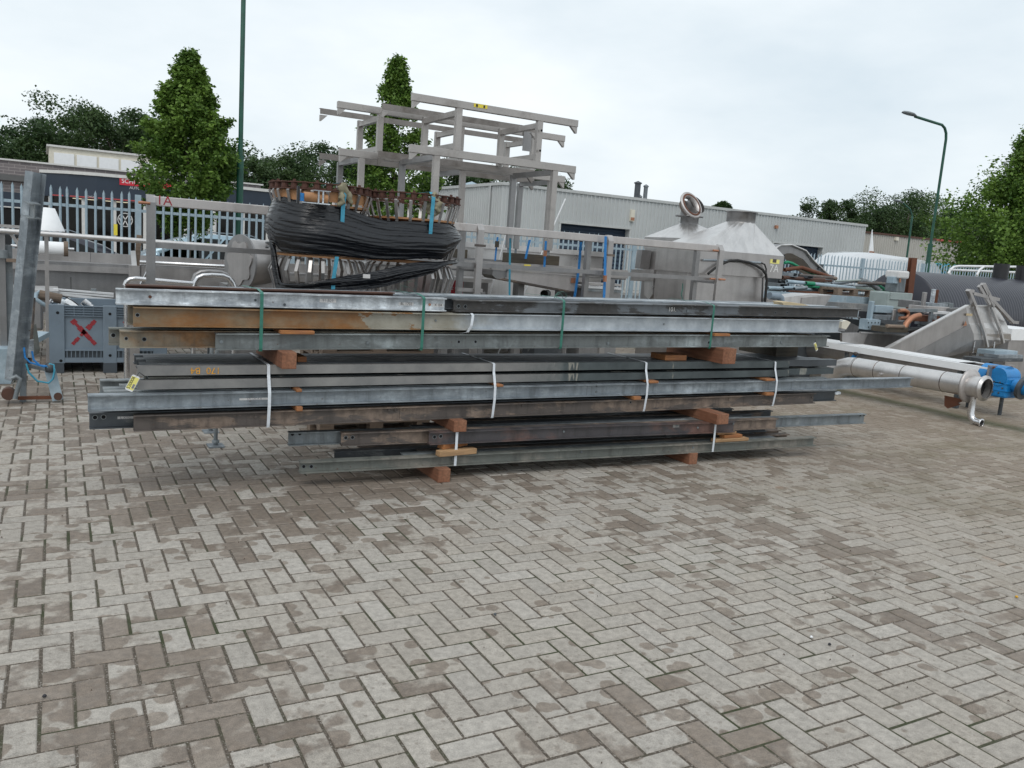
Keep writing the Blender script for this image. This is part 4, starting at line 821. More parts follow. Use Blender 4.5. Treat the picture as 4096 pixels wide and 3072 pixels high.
for px, py, lab, dz in ((1078,1570,'white strap round the middle bundle, beside the paper label',0),(1980,1560,'white strap round the middle bundle, at mid length of the flat channels',.006),(2590,1540,'white strap round the middle bundle, across the blotchy dark paint',.011),(3108,1520,'white strap round the middle bundle, nearest the pipe end',.015)):
    vstrap(lab,'white_strap',px,py,5.39,[(yb,.43+dz),(5.45,.428+dz),(5.407,.43+dz),(5.401,.45+dz),(5.386,.568+dz),(5.387,.664+dz),(5.426,.772+dz),(5.43,.833+dz),(5.445,.84+dz),(yb,.842+dz)],.020)
for px, py, lab in ((1824,1780,'white strap round the lowest bundle, over the light sawn shims'),(2855,1750,'white strap round the lowest bundle, over the splintered shims')):
    uu = u(FB,px,py); q = lambda v,z: FB.pt(uu,v,z)
    band('strapping_band',lab,'white_strap',[q(.55,.095),q(.02,.094),q(-.006,.1),q(-.008,.18),q(-.007,.355),q(0,.359),q(.1,.36),q(.55,.362)],.020,None,.0012,FB.u)
# loose strap ends
p = SY(1886,1256,5.38); band('strap_end','short loose white strap end hanging over the zinc part of the tall beam','white_strap',[(p.x+.01,5.4,1.214),(p.x+.01,5.375,1.2),(p.x,5.37,1.13),(p.x-.02,5.385,1.08),(p.x-.05,5.45,1.06)],.02)
def ribbon(label, pts, width=.022, mat='green_strap'):
    band('strap_ribbon', label, mat, pts, width, None, .0012, (.35,.94,0))
def SYp(Zf, Y, pts): return [SY(*Zf(x,y),Y) for x, y in pts]
RZ = zoom(1050,700,2.602)
rb = SYp(RZ,5.6,[(1640,1265),(1560,1270),(1480,1235),(1450,1190),(1470,1155),(1530,1170),(1600,1220),(1640,1262),(1590,1190),(1540,1130),(1520,1110),(1560,1105),(1610,1135),(1650,1185),(1685,1225)])
for i, p_ in enumerate(rb): p_.y += .012*(i % 5)
ribbon('big curled green ribbon of strap on the stack beside the wrapped cages', rb)
ribbon('flat green strap tail lying on the stack top', SYp(RZ,5.62,[(1640,1272),(1700,1262),(1780,1270),(1858,1258)]))
MZ = zoom(1800,850,3.16)
ribbon('green strap curl standing on the dark stained beam', SYp(MZ,5.6,[(1240,1110),(1310,1098),(1330,1050),(1370,1010),(1430,1000),(1470,1030),(1465,1075),(1430,1085),(1420,1050),(1395,1020),(1350,1045),(1330,1105)]))
HZ = zoom(2400,750,2.765)
ribbon('narrow green strap end sticking up before the hooded bins', SYp(HZ,5.62,[(950,1258),(915,1240),(900,1180),(915,1120),(915,1060)]))
# hanging tags
def hang_tag(label, c, w, h, tilt, txt, Y):
    T = thing('paper_tag', label, 'tag', (c.x,Y,c.z)); r = Vector((math.cos(tilt),0,math.sin(tilt))); up = Vector((-math.sin(tilt),0,math.cos(tilt)))
    k = .016; q = [c+r*a*w/2+up*b_*h/2 for a, b_ in ((-1,-.88),(-.75,-1),(.75,-1),(1,-.88),(1,.88),(.75,1),(-.75,1),(-1,.88))]
    MB().prism([Vector((p.x,Y,p.z)) for p in q],(0,.001,0)).build('card','white_paint',T)
    q = [c+r*a*w/2*.9+up*b_*h/2*.8 for a, b_ in ((-1,-1),(1,-1),(1,1),(-1,1))]; MB().prism([Vector((p.x,Y-.0008,p.z)) for p in q],(0,.0006,0)).build('print','tag_yellow',T)
    text('number',txt,h*.27,'ink',Vector((c.x,Y-.0014,c.z))-r*w*.2,up,-r,T,.0003)
    q = [c+r*a*w+up*b_*h for a, b_ in ((.12,-.3),(.38,-.3),(.38,-.02),(.12,-.02))]; MB().prism([Vector((p.x,Y-.0016,p.z)) for p in q],(0,.0006,0)).build('print_block','ink_grey',T)
    e = c+up*h*.42; MB().tube([(e.x,Y,e.z),(e.x+.02,Y+.015,e.z+.025),(e.x+.05,Y+.03,e.z+.0)],.0022,5).build('cable_tie','black_plastic',T)
hang_tag('yellow number tag tied to the end of the orange chalked channel', SY(*Z0(975,978),5.42), .047, .1, R_(-26), '520006', 5.40)
hang_tag('small yellow number tag tied to the grey green bolted beam', SY(*Z3(670,713),5.36), .03, .085, R_(33), '520007', 5.36)
# screw feet standing under the middle bundle, of a thing hidden behind
for px, py, lab in ((862,1785,'galvanised screw foot with square base plate under the rusty beam'),(842,1728,'second screw foot farther back under the rusty beam')):
    p = SZ(px,py,0); T = thing('screw_jack',lab,'screw jack',p)
    MB().box(p.x-.06,p.x+.06,p.y-.06,p.y+.06,0,.012).build('base_plate','galv',T); MB().tube([(p.x,p.y,.012),(p.x,p.y,.95)],.016,10).build('threaded_rod','galv_dull',T); MB().rev([(.03,0),(.03,.02),(.016,.02)],(p.x,p.y,.03),6).build('nut','galv_dull',T)

# ================================================================== rotor cages in black wrap
def rotor(name, label, c, zt, zb, bars, ring=True, disc=None):
    T = thing(name, label, 'rotor cage', (c[0],c[1],zb)); cx, cy = c; n = 25
    for k in range(n):
        a = 2*math.pi*k/n+random.gauss(0,.03); d = Vector((math.cos(a),math.sin(a),0)); pts = [Vector((cx,cy,0))+d*r+Vector((0,0,z)) for r, z in bars]
        m = MB(); tv = Vector((-math.sin(a),math.cos(a),0)); w, t = .013, .0035
        for p, q in zip(pts, pts[1:]):
            dd = (q-p).normalized(); nn = dd.cross(tv).normalized(); e = dd*.002
            m.prism([p-e+tv*w+nn*t, p-e-tv*w+nn*t, p-e-tv*w-nn*t, p-e+tv*w-nn*t], (q-p)+2*e)
        m.build('bar', 'stainless' if k % 3 else 'stainless_dark', T)
    if ring:
        rr = .385; n2 = 26
        ch = MB()
        for k in range(n2):
            a = 2*math.pi*k/n2; p = Vector((cx+rr*math.cos(a),cy+rr*math.sin(a),zt))
            for z_, h_, r_ in ((-.008,.009,.036),(.003,.038,.027),(.043,.009,.036)): ch.rev([(1e-4,0),(r_,0),(r_,h_),(1e-4,h_)],p+Vector((0,0,z_)),9,(0,0,1),False)
            if k % 2 == 0: ch.rev([(.012,.05),(.012,.068),(1e-4,.068)],p,6,(0,0,1),False)
            b_ = 2*math.pi*(k+1)/n2; q = Vector((cx+rr*math.cos(b_),cy+rr*math.sin(b_),zt)); ch.bar(p+Vector((0,0,-.004)),q+Vector((0,0,-.004)),.056,.008); ch.bar(p+Vector((0,0,.047)),q+Vector((0,0,.047)),.056,.007)
        ch.build('roller_chain','rust_chain',T)
    if disc: m = MB().rev([(.0001,disc-.008),(disc_r,disc-.008),(disc_r,disc+.008),(.0001,disc+.008)],(cx,cy,0),40,(0,0,1),False); m.build('hardboard_disc','hardboard',T)
    return T
disc_r = .375
metal('rust_chain', (.085,.036,.025), .75, .1, .5, 25, bmp=.2)
cL = (2.00,6.95); cR = (2.81,6.95)
upper = [(.34,2.035),(.40,2.04),(.415,2.025),(.365,1.86),(.36,1.8),(.40,1.68),(.36,1.56)]
lower = [(.35,1.50),(.365,1.49),(.405,1.40),(.365,1.27),(.36,1.2),(.40,1.08),(.36,.98)]
# supports: two pallets stacked under each column
def pallet(label, cx, cy, z, mat='wood_pallet', rz=0, w=.8, l=1.2, group=None):
    T = thing('wooden_pallet', label, 'pallet', (cx,cy,z), group); W, L = w/2, l/2
    for i in range(5): y = cy-W+.05+i*(w-.1)/4; MB().box(cx-L,cx+L,y-.05,y+.05,z+.122,z+.144).build('deck_board',mat,T)
    for x in (-L+.06,0,L-.06):
        MB().box(cx+x-.06,cx+x+.06,cy-W,cy+W,z+.1,z+.122).build('stringer_board',mat,T)
        for y in (-W+.05,0,W-.05): MB().box(cx+x-.06,cx+x+.06,cy+y-.05,cy+y+.05,z+.022,z+.1).build('block',mat,T)
    for y in (-W+.05,0,W-.05): MB().box(cx-L,cx+L,cy+y-.05,cy+y+.05,z,z+.022).build('bottom_board',mat,T)
    return T
for i in range(6): pallet('wooden pallet in the pile under the wrapped rotor cages',2.5,7.1,i*.1445,w=.7,l=1.0,group='pallets under the cages')
low0 = [(r, z-.51) for r, z in lower]
for c, s_ in ((cL,'left'),(cR,'right')):
    pass
rotor('rotor_cage','upper cage with hardboard band and black handled frame, chain ring on top',cL,2.045,1.54,upper,True,1.93)
rotor('rotor_cage','upper cage of bent stainless bars with bare chain ring on top',cR,2.045,1.54,upper,True,1.885)
rotor('rotor_cage','lower cage under an orange hardboard disc',cL,1.52,.87,[(r,z) if z > 1 else (r,.88) for r, z in lower],False,1.525)
rotor('rotor_cage','lower cage half covered by the slanting black wrap',cR,1.52,.87,[(r,z) if z > 1 else (r,.88) for r, z in lower],False,1.525)
# hardboard collar, little frame, gloves on the left top cage
m = MB(); n = 40
vs = []
for k in range(n+1):
    a = math.pi*(.95+1.1*k/n); vs += [(cL[0]+.385*math.cos(a),cL[1]+.385*math.sin(a),z) for z in (1.955,2.035)]
m.add(vs,[(2*i,2*i+2,2*i+3,2*i+1) for i in range(n)]); o = m.build('hardboard_collar','hardboard'); tag(o,'curved hardboard strip under the chain ring of the banded cage','hardboard strip'); so = o.modifiers.new('s','SOLIDIFY'); so.thickness = .006
q = SY(*RZ(560,230),6.5); T = thing('tensioner_frame','small galvanised tensioner frame with hardboard roll on the wrap','tensioner',(q.x,6.5,q.z-.05))
MB().box(q.x-.12,q.x+.10,6.46,6.54,q.z-.052,q.z-.044).build('base_plate','galv_bright',T); MB().tube([(q.x-.1,6.5,q.z-.005),(q.x+.085,6.5,q.z-.005)],.038,14).build('roll','hardboard',T)
for dx in (0,.035): MB().box(q.x+dx,q.x+dx+.012,6.455,6.462,q.z-.044,q.z+.045).build('upright','galv_bright',T)
MB().box(q.x-.03,q.x+.1,6.455,6.50,q.z+.045,q.z+.052).build('top_plate','galv_bright',T); MB().box(q.x-.155,q.x-.135,6.47,6.49,q.z-.06,q.z+.07).build('post','black_plastic',T)
MB().box(q.x-.13,q.x-.09,6.48,6.5,q.z-.04,q.z+.02).build('blue_piece','blue_strap',T)
def glove(label, p, s=1.):
    rs = random.Random(int(p.x*1000)); m = MB(); T_ = [Vector((rs.uniform(-.05,.05)*s,rs.uniform(-.03,.03)*s,rs.uniform(-.07,.05)*s)) for _ in range(7)]
    for k, d in enumerate(T_):
        c = p+d; pts = [c+Vector((rs.uniform(-.03,.03),rs.uniform(-.02,.0),.02-.028*i))*s for i in range(4)]; m.tube(pts,.026*s,9,True,.018*s)
    o = m.build('work_glove','glove'); md = o.modifiers.new('r','REMESH'); md.mode = 'VOXEL'; md.voxel_size = .008; md.use_smooth_shade = True; tag(o,label,'glove')
glove('crumpled khaki work glove under the blue strap on the banded cage', SY(*RZ(850,160),6.56))
glove('khaki work glove hanging on the bare chain ring', SY(*RZ(1790,280),6.58), 1.05)
for (a, b_, Y, lab, c) in (((860,140),(838,350),6.53,'light blue strap down the front of the banded cage',cL),((1780,235),(1755,510),6.53,'light blue strap down the front of the bare ringed cage',cR)):
    p, q = SY(*RZ(*a),Y), SY(*RZ(*b_),Y); band('ratchet_strap',lab,'lightblue_strap',[(p.x,p.y+.6,2.11),(p.x,p.y+.06,2.115),(p.x,p.y,p.z),((p.x+q.x)/2,p.y,(p.z+q.z)/2),(q.x,q.y,q.z),(q.x,q.y+.01,q.z-.25)],.032)
p, q = SY(*RZ(775,850),6.535), SY(*RZ(740,1075),6.535); band('ratchet_strap','light blue strap down the front of the lower cage under the orange disc','lightblue_strap',[p,(p+q)/2,q,q+Vector((0,.01,-.2))],.032)
# black stretch wrap
b = NB('stretch_wrap'); w1 = b.noise(5,5,.62,(.3,.3,4.5),dist=.8); w2 = b.noise(22,3,.6,(.2,.2,5),dist=.3)
w3 = b.noise(3.2,3,.5,(1,1,1.6),dist=1.2); hgt = b.math('ADD', b.math('ADD', w1, b.math('MULTIPLY', w2, .3)), b.math('MULTIPLY', w3, 1.1)); b.set(Base_Color=(.004,.005,.008), Roughness=b.ramp(w3,[(.35,.1),(.65,.2)]), Specular_IOR_Level=.55); b.bump(hgt,.38,.03)
def hull(s, r): # s in 0..1 round the stadium about both columns, starting at the left back
    a, c = Vector((cL[0],cL[1],0)), Vector((cR[0],cR[1],0)); d = (c-a).length; per = 2*math.pi*r+2*d; t = s*per
    if t < math.pi*r: th = math.pi/2+t/r; return a+Vector((math.cos(th),math.sin(th),0))*r
    t -= math.pi*r
    if t < d: return a+Vector((t,-r,0))
    t -= d
    if t < math.pi*r: th = -math.pi/2+t/r; return c+Vector((math.cos(th),math.sin(th),0))*r
    t -= math.pi*r; return c+Vector((-t,r,0))
def wrap_band(name, label, s0, s1, top, bot, rfun, ns=150, nz=26, amp=.006, name_cat='plastic wrap'):
    rs = np.random.RandomState(3); ph = rs.rand(12)*6.28; m = MB(); vs = []
    for i in range(ns+1):
        s = s0+(s1-s0)*i/ns; zt, zb_ = top(s), bot(s)
        for j in range(nz+1):
            t = j/nz; z = zb_+(zt-zb_)*t
            wv = sum(math.sin((12+13*k)*t+ph[k]+s*(3+5*k)+1.6*math.sin(s*11+k)+.8*math.sin(s*31+2*k)) for k in range(8))/6+.5*max(0,math.sin(14*t+22*s+ph[8]))**6
            p = hull(s, rfun(s,t)+amp*wv); p.z = z+.006*math.sin(s*40+ph[7]); vs.append(p)
    m.add(vs,[(i*(nz+1)+j,(i+1)*(nz+1)+j,(i+1)*(nz+1)+j+1,i*(nz+1)+j+1) for i in range(ns) for j in range(nz)],True)
    o = m.build(name,'stretch_wrap'); tag(o,label,name_cat); return o
def lerp_pts(pts):
    def f(s):
        if s <= pts[0][0]: return pts[0][1]
        for (a, x), (b_, y) in zip(pts, pts[1:]):
            if s <= b_: k = (s-a)/(b_-a); k = k*k*(3-2*k); return x+(y-x)*k
        return pts[-1][1]
    return f
def z_for(s, r, poly): # height on the hull that shows at the outline's pixel
    lo, hi = .6, 2.4; h0 = hull(s, r)
    for _ in range(30):
        md = (lo+hi)/2; q = proj((h0.x,h0.y,md)); x = q[0]
        yy = poly[0][1] if x <= poly[0][0] else poly[-1][1]
        for (xa, ya), (xb, yb_) in zip(poly, poly[1:]):
            if xa <= x <= xb: yy = ya+(yb_-ya)*(x-xa)/(xb-xa)
        if q[1] > yy: lo = md
        else: hi = md
    return md
PT = [RZ(*p) for p in ((100,240),(210,225),(350,262),(680,312),(850,355),(1100,430),(1300,468),(1700,502),(1960,500),(2040,560))]
PB = [RZ(*p) for p in ((100,700),(150,770),(180,795),(400,805),(750,842),(1000,868),(1500,885),(1880,870),(1980,790),(2040,730))]
QT = [RZ(*p) for p in ((90,700),(125,800),(165,1060),(200,1122),(400,1120),(700,1085),(1000,1030),(1300,965),(1550,920),(1850,900),(1960,880))]
QB = [RZ(*p) for p in ((90,760),(110,1000),(150,1185),(400,1205),(800,1215),(1050,1190),(1300,1150),(1600,1085),(1800,1020),(1900,950),(1960,930))]
def rmain(s, t): return .385+.06*math.exp(-((t-.42)/.36)**2)
def front(fa, r, zback):
    def g(s):
        k = 1 if .1 <= s <= .64 else max(0, 1-min(abs(s-.1),abs(s-.64))/.05); k = k*k*(3-2*k)
        sc_ = min(.66, max(.08, s)); return zback+(z_for(sc_, r, fa)-zback)*k
    return g
wrap_band('stretch_wrap','broad sheet of black stretch film wound round both rotor columns',0,1,front(PT,.40,1.9),front(PB,.41,1.56),rmain,220,48,.008)
wrap_band('stretch_wrap','slanting twisted tail of black stretch film below the broad sheet',.1,.64,front(QT,.425,1.45),front(QB,.425,1.35),lambda s,t: .418+.014*math.sin(7*t+9*s),180,26,.010)
p = SY(*RZ(1090,1055),6.5); MB_ = MB().box(p.x-.03,p.x+.03,6.515,6.517,p.z-.016,p.z+.016).build('paper_label','label_white'); tag(MB_,'small white paper label stuck on the slanting black film','label')
# ================================================================== long stainless frame behind the stack
def px_prism(pts, Y, depth, mat, name, parent=None, bevel=0):
    return MB().prism([SY(x,y,Y) for x, y in pts], (0,depth,0)).build(name, mat, parent, bevel)
z3 = zoom(500,750,3.16)
FY0, FY1 = 7.8, 8.25
FT = thing('machine_frame','long stainless frame with box rails, red 1A mark at one end','machine frame',(4,8,0))
rt, rbm = 1.925, 1.855
rl = MB().box(.81,7.17,FY0,FY0+.1,rbm-.01,rt).build('top_rail','stainless_stain',FT,.006)
MB().box(.81,7.17,FY0+.01,FY0+.045,1.49,1.535).build('mid_rail','stainless_dark',FT)
MB().box(.81,7.17,FY1-.05,FY1,rbm,rt-.02).build('back_rail','stainless_dark',FT)
for x in (.79,3.91,5.54,7.19):
    zlo = 1.19 if x < 1 else 0
    m = MB(); m.prof((x,FY0-.012,zlo),(x,FY0-.012,1.87),[(-.035,-.02),(.035,-.02),(.035,.02),(-.035,.02)],(0,1,0)); a = 1.87
    m.prism([(x-.035,FY0-.032,a),(x-.035,FY0+.008,a),(x-.035,FY0+.05,1.935),(x-.035,FY0+.012,1.935)],(.07,0,0)); m.build('post','stainless' if x > 1 else 'stainless_dark',FT)
    if x > 1: MB().box(x-.03,x+.03,FY1-.06,FY1,0,rbm).build('post','stainless_dark',FT); MB().box(x-.025,x+.025,FY0+.01,FY1-.06,1.46,1.5).build('cross_bar','stainless_dark',FT)
    if x > 1 and x < 7: MB().box(x-.07,x+.06,FY0-.034,FY0-.03,1.70,1.725).build('lug','rust_brown',FT)
MB().box(3.7,3.98,FY0-.01,FY0+.03,1.235,1.27).build('foot_bar','stainless',FT)
for x, z, s_ in ((.78,1.86,-1),(7.12,1.86,-1),(7.18,1.52,1),(7.12,1.52,-1)): MB().tube([(x,FY0-.035,z),(x+.09*s_,FY0-.05,z)],.012,8).build('bolt','copper',FT)
c = SY(*z3(497,170),FY0); text('marker_writing','1A',.11,'marker_red',(c.x,FY0-.001,c.z),(1,0,0),(0,0,1),FT,.001)
# ================================================================== two stainless racks
def rack(name, label, X0, X1, Y0, Y1, z, legs, zfoot, mat='stainless_rail', legz=None):
    T = thing(name, label, 'steel rack', ((X0+X1)/2,(Y0+Y1)/2,zfoot))
    for y, mt in ((Y0,mat),(Y1,'stainless_dirty_shaded')):
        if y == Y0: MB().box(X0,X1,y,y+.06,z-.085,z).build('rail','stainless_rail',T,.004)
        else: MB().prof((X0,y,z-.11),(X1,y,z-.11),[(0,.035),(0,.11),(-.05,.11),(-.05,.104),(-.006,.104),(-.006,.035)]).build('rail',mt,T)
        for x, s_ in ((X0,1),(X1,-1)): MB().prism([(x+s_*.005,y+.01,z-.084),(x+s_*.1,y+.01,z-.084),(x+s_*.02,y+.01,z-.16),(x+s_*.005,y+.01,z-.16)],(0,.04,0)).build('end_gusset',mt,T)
    for x in legs:
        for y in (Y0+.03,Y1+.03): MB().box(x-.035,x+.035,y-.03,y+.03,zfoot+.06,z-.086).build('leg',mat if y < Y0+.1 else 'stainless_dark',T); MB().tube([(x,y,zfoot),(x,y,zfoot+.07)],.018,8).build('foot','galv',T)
        MB().box(x-.03,x+.03,Y0+.06,Y1,z-.13,z-.07).build('cross_bar','stainless_dark',T)
    return T
def top_rack(T_, X0, X1, Y0, Y1, z, zl, legs, mat='stainless_rail'):
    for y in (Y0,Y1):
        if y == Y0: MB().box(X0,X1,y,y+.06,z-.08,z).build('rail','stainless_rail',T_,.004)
        else: MB().prof((X0,y,z-.1),(X1,y,z-.1),[(0,.03),(0,.1),(-.05,.1),(-.05,.094),(-.006,.094),(-.006,.03)]).build('rail','stainless_dirty_shaded',T_)
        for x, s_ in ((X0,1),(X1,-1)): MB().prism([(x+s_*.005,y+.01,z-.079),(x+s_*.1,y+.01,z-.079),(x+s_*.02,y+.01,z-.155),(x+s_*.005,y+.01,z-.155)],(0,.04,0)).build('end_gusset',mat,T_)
    for x in legs:
        for y in (Y0+.03,Y1+.03): MB().box(x-.035,x+.035,y-.03,y+.03,zl,z-.081).build('post',mat,T_)
        MB().box(x-.03,x+.03,Y0+.06,Y1,z-.16,z-.1).build('cross_bar',mat,T_); MB().box(x-.03,x+.03,Y0+.06,Y1,zl+.02,zl+.08).build('cross_bar',mat,T_)
rz_ = zoom(1250,350,2.011)
lx = [SY(*rz_(1008,500),8.8).x, SY(*rz_(1960,640),8.8).x]
r1 = rack('stainless_rack','two tier stainless rack with a yellow sticker on its top rail',3.5,5.66,8.8,9.82,2.752,lx,1.66)
ux = [SY(*rz_(1185,200),8.8).x, SY(*rz_(1835,300),8.8).x]
top_rack(r1,3.5,5.64,8.8,9.75,3.29,2.752,ux)
c = SY(*rz_(1352,150),8.8); yl = MB().box(c.x-.085,c.x+.085,8.796,8.799,c.z-.02,c.z+.02).build('yellow_sticker','label_yellow',r1); MB().box(c.x-.06,c.x-.035,8.794,8.796,c.z-.014,c.z+.014).build('sticker_print','ink',yl); MB().box(c.x+.035,c.x+.055,8.794,8.796,c.z-.014,c.z+.014).build('sticker_print','ink',yl)
for x, z in ((ux[1],3.1),(ux[1],2.87)): MB().rev([(1e-3,0),(.014,0),(.014,.003)],(x,8.768,z),10,(0,-1,0),False).build('hole','dark_void',r1)
lx2 = [SY(*rz_(392,520),10.1).x, SY(*rz_(1915,690),10.1).x]
r2 = rack('stainless_rack','longer two tier stainless rack standing behind the stickered one',3.1,6.3,10.05,10.9,2.752,lx2+[4.75],1.66)
ux2 = [SY(*rz_(550,300),10.05).x, SY(*rz_(1205,330),10.05).x, SY(*rz_(1790,400),10.05).x]
top_rack(r2,3.06,6.25,10.05,10.8,3.29,2.752,ux2); q = SY(*rz_(1738,410),10.0); MB().box(q.x-.06,q.x+.06,10.03,10.045,q.z-.16,q.z+.14).build('plate','stainless_dark',r2)
# timbers carrying the racks, on a trough that stands on legs
def timber(label, x0, x1, y0, y1, z0, z1, mat='wood_dark'): return tag(MB().box(x0,x1,y0,y1,z0,z1).build('timber_baulk',mat,None,.004),label,'timber')
tx0, tx1 = SY(2045,1050,8.72).x, SY(2237,1050,8.72).x
timber('dark weathered timber under the feet of the stickered rack',tx0,tx1,8.72,8.95,1.545,1.66)
timber('second dark timber under the back feet of the stickered rack',SY(2047,1030,9.74).x,SY(2170,1030,9.74).x,9.74,9.98,1.545,1.66)
for x, lab in ((lx[0],'short timber under the stickered rack, behind the wrapped cages'),): timber(lab,x-.15,x+.15,8.72,9.98,1.545,1.66)
for x in lx2+[4.75]: tag(MB().box(x-.1,x+.1,10.0,11.02,1.545,1.66).build('timber_baulk','wood_dark',None,.004),'short dark timber under a leg pair of the longer rack','timber','timbers under the longer rack')
ST = thing('stainless_trough','stainless trough on legs carrying dark timbers, yellow stickers on its side','trough',(4.6,9.6,0))
a_, b_ = SY(1800,1035,8.62), SY(2330,1095,8.62)
tw = MB(); tw.box(3.0,6.45,8.62,8.66,1.44,1.545); tw.build('side_rail','stainless',ST); MB().box(3.0,6.45,11.0,11.06,1.44,1.545).build('side_rail','stainless_dark',ST); MB().box(3.0,6.45,8.66,11.0,1.42,1.44).build('floor_sheet','stainless_dark',ST)
for x in (3.05,3.95,4.9,6.2):
    for y in (8.64,11.03): MB().box(x-.04,x+.04,y-.04,y+.04,0,1.42).build('leg','stainless_dark',ST)
for x0, y0, x1, y1 in ((935,660,1018,682),(905,682,1060,712)):
    p, q = SY(*MZ(x0,y1),8.618), SY(*MZ(x1,y0),8.618); yl = MB().box(p.x,q.x,8.612,8.615,p.z,q.z).build('yellow_sticker','label_yellow',ST)
p = SY(*MZ(935,695),8.61); MB().box(p.x-.012,p.x+.012,8.609,8.611,p.z-.01,p.z+.01).build('sticker_print','ink',ST); p = SY(*MZ(1000,695),8.61); MB().box(p.x-.02,p.x+.02,8.609,8.611,p.z-.01,p.z+.01).build('sticker_print','ink',ST)
# tapered hopper trough hung in front
CH = thing('tapered_chute','tapered stainless chute with rounded end and rust specks below the trough','chute',(SY(2180,1100,8.4).x,8.5,1.1))
px_prism([MZ(725,735),MZ(1600,800),MZ(1590,1000),MZ(1480,985),MZ(690,835),MZ(715,800)],8.35,.3,'stainless_stain','body',CH)
px_prism([MZ(540,725),MZ(722,740),MZ(715,815),MZ(640,845),MZ(580,835),MZ(535,790)],8.34,.28,'stainless_dark','rounded_end',CH)
px_prism([MZ(525,685),MZ(1640,755),MZ(1640,792),MZ(525,722)],8.33,.05,'stainless','rim',CH)
px_prism([MZ(635,845),MZ(690,832),MZ(1500,985),MZ(1540,1003),MZ(1480,1005)],8.3,.35,'rust_brown','bottom_flange',CH)
MB().box(SY(*MZ(1560,820),8.34).x-.03,SY(*MZ(1560,820),8.34).x+.03,8.335,8.34,1.36,1.42).build('rust_patch','copper',CH)
for x in (4.35,5.5): MB().tube([(x,8.5,0),(x,8.5,1.2)],.03,8).build('leg','stainless_dark',CH)
# bright stainless container behind
BX0, BX1 = SY(1850,975,11.7).x, SY(2414,1010,11.7).x
BC = thing('stainless_container','large bright stainless container with a rolled rim behind the racks','container',((BX0+BX1)/2,12.4,0))
MB().box(BX0-1.6,BX1,11.7,13.2,.35,SY(2100,990,11.7).z-.04).build('body','stainless_bright',BC); zt = SY(2100,990,11.7).z
rm = MB(); rm.box(BX0-1.65,BX1+.05,11.62,11.76,zt-.06,zt+.02); rm.box(BX1-.03,BX1+.05,11.76,13.25,zt-.06,zt+.02); rm.box(BX0-1.65,BX1+.05,13.15,13.25,zt-.06,zt+.02); rm.build('rim','stainless_bright',BC)
for x in (BX0-1.4,BX1-.2): MB().box(x-.05,x+.05,11.8,11.9,0,.35).build('leg','stainless_dark',BC); MB().box(x-.05,x+.05,13,13.1,0,.35).build('leg','stainless_dark',BC)
# lower grey bins and sign
G1_ = thing('stainless_bin','low grey stainless bin with a red sign, behind the frame posts','bin',(5.3,11,0)); a, b_ = SY(1838,1115,11), SY(1950,1180,11)
MB().box(a.x,b_.x,11,11.6,0,SY(1890,1128,11).z).build('body','stainless_dark',G1_); MB().box(a.x-.04,b_.x+.04,10.95,11.65,SY(1890,1128,11).z,SY(1890,1113,11).z).build('lid','stainless_bright',G1_)
p, q = SY(*RZ(1905,1200),10.98), SY(*RZ(2095,1100),10.98); sg = MB().box(p.x,q.x,10.985,10.99,p.z-.25,q.z).build('red_sign','sign_red',G1_); text('sign_lettering','Le',.09,'white_paint',(p.x+.08,10.983,q.z-.11),(1,0,0),(0,0,1),sg,.001); text('sign_lettering','el-',.09,'white_paint',(q.x-.09,10.983,q.z-.11),(1,0,0),(0,0,1),sg,.001)
G2_ = thing('stainless_bin','grey stainless bin with folded flaps, near the hooded bins','bin',(7.3,10,0)); a, b_ = SY(2330,1150,9.6), SY(2482,1180,9.6)
MB().box(a.x,b_.x,9.6,10.3,0,SY(2400,1155,9.6).z).build('body','stainless_dark',G2_)
for k, (y0, y1) in enumerate(((1125,1138),(1145,1152),(1155,1164))): p, q = SY(2335,y1,9.55), SY(2485,y0+10,9.55); MB().box(p.x,q.x,9.55,9.7+.1*k,p.z,p.z+.03).build('flap',('stainless','chrome','galv_dull')[k],G2_)
PC = thing('cylinder_pipe','short grey pipe lying behind the dark stained beam','pipe',(6.2,9,1)); p = SY(*MZ(1190,1030),8.9); MB().tube([p,p+Vector((.35,.5,-.02))],.05,14,False).build('tube','galv_dull',PC); MB().tube([p,p+Vector((.35,.5,-.02))],.042,14,True).build('bore','dark_void',PC); MB().box(p.x-.02,p.x+.4,p.y+.1,p.y+.4,0,p.z-.06).build('support','steel_dark',PC)
# blue ratchet straps round the trough and racks
def flat_strap(label, pts, Y, w=.035, mat='blue_strap'): band('ratchet_strap',label,mat,[SY(*q,Y) if len(q) == 2 else Vector(q) for q in pts],w)
flat_strap('blue strap with black ratchet over the trough, nearest the wrapped cages',[MZ(602,310),MZ(585,450),MZ(570,610)],8.58,.022); p = SY(*MZ(588,395),8.57); tag(MB().box(p.x-.018,p.x+.018,8.54,8.575,p.z-.04,p.z+.03).build('ratchet_buckle','wood_dark'),'black ratchet buckle on the blue strap nearest the cages','buckle')
flat_strap('light blue strap hanging down through the frame',[MZ(762,325),MZ(755,630),MZ(752,1085)],8.3,.025,'lightblue_strap')
flat_strap('short slanting blue strap end over the dark timbers',[MZ(1008,345),MZ(985,440),MZ(955,585)],8.6,.03)
flat_strap('blue strap with copper buckle beside the rack leg',[MZ(1212,360),MZ(1205,480),MZ(1190,720)],8.58,.03)
flat_strap('wide blue strap slanting past the chute end',[MZ(1655,375),MZ(1630,700),MZ(1600,900),MZ(1570,1105)],8.32,.035)
flat_strap('blue strap over the frame rail beside its post',[MZ(1968,300),MZ(1962,500),MZ(1958,800),MZ(1950,1000),MZ(1945,1110)],7.74,.035)
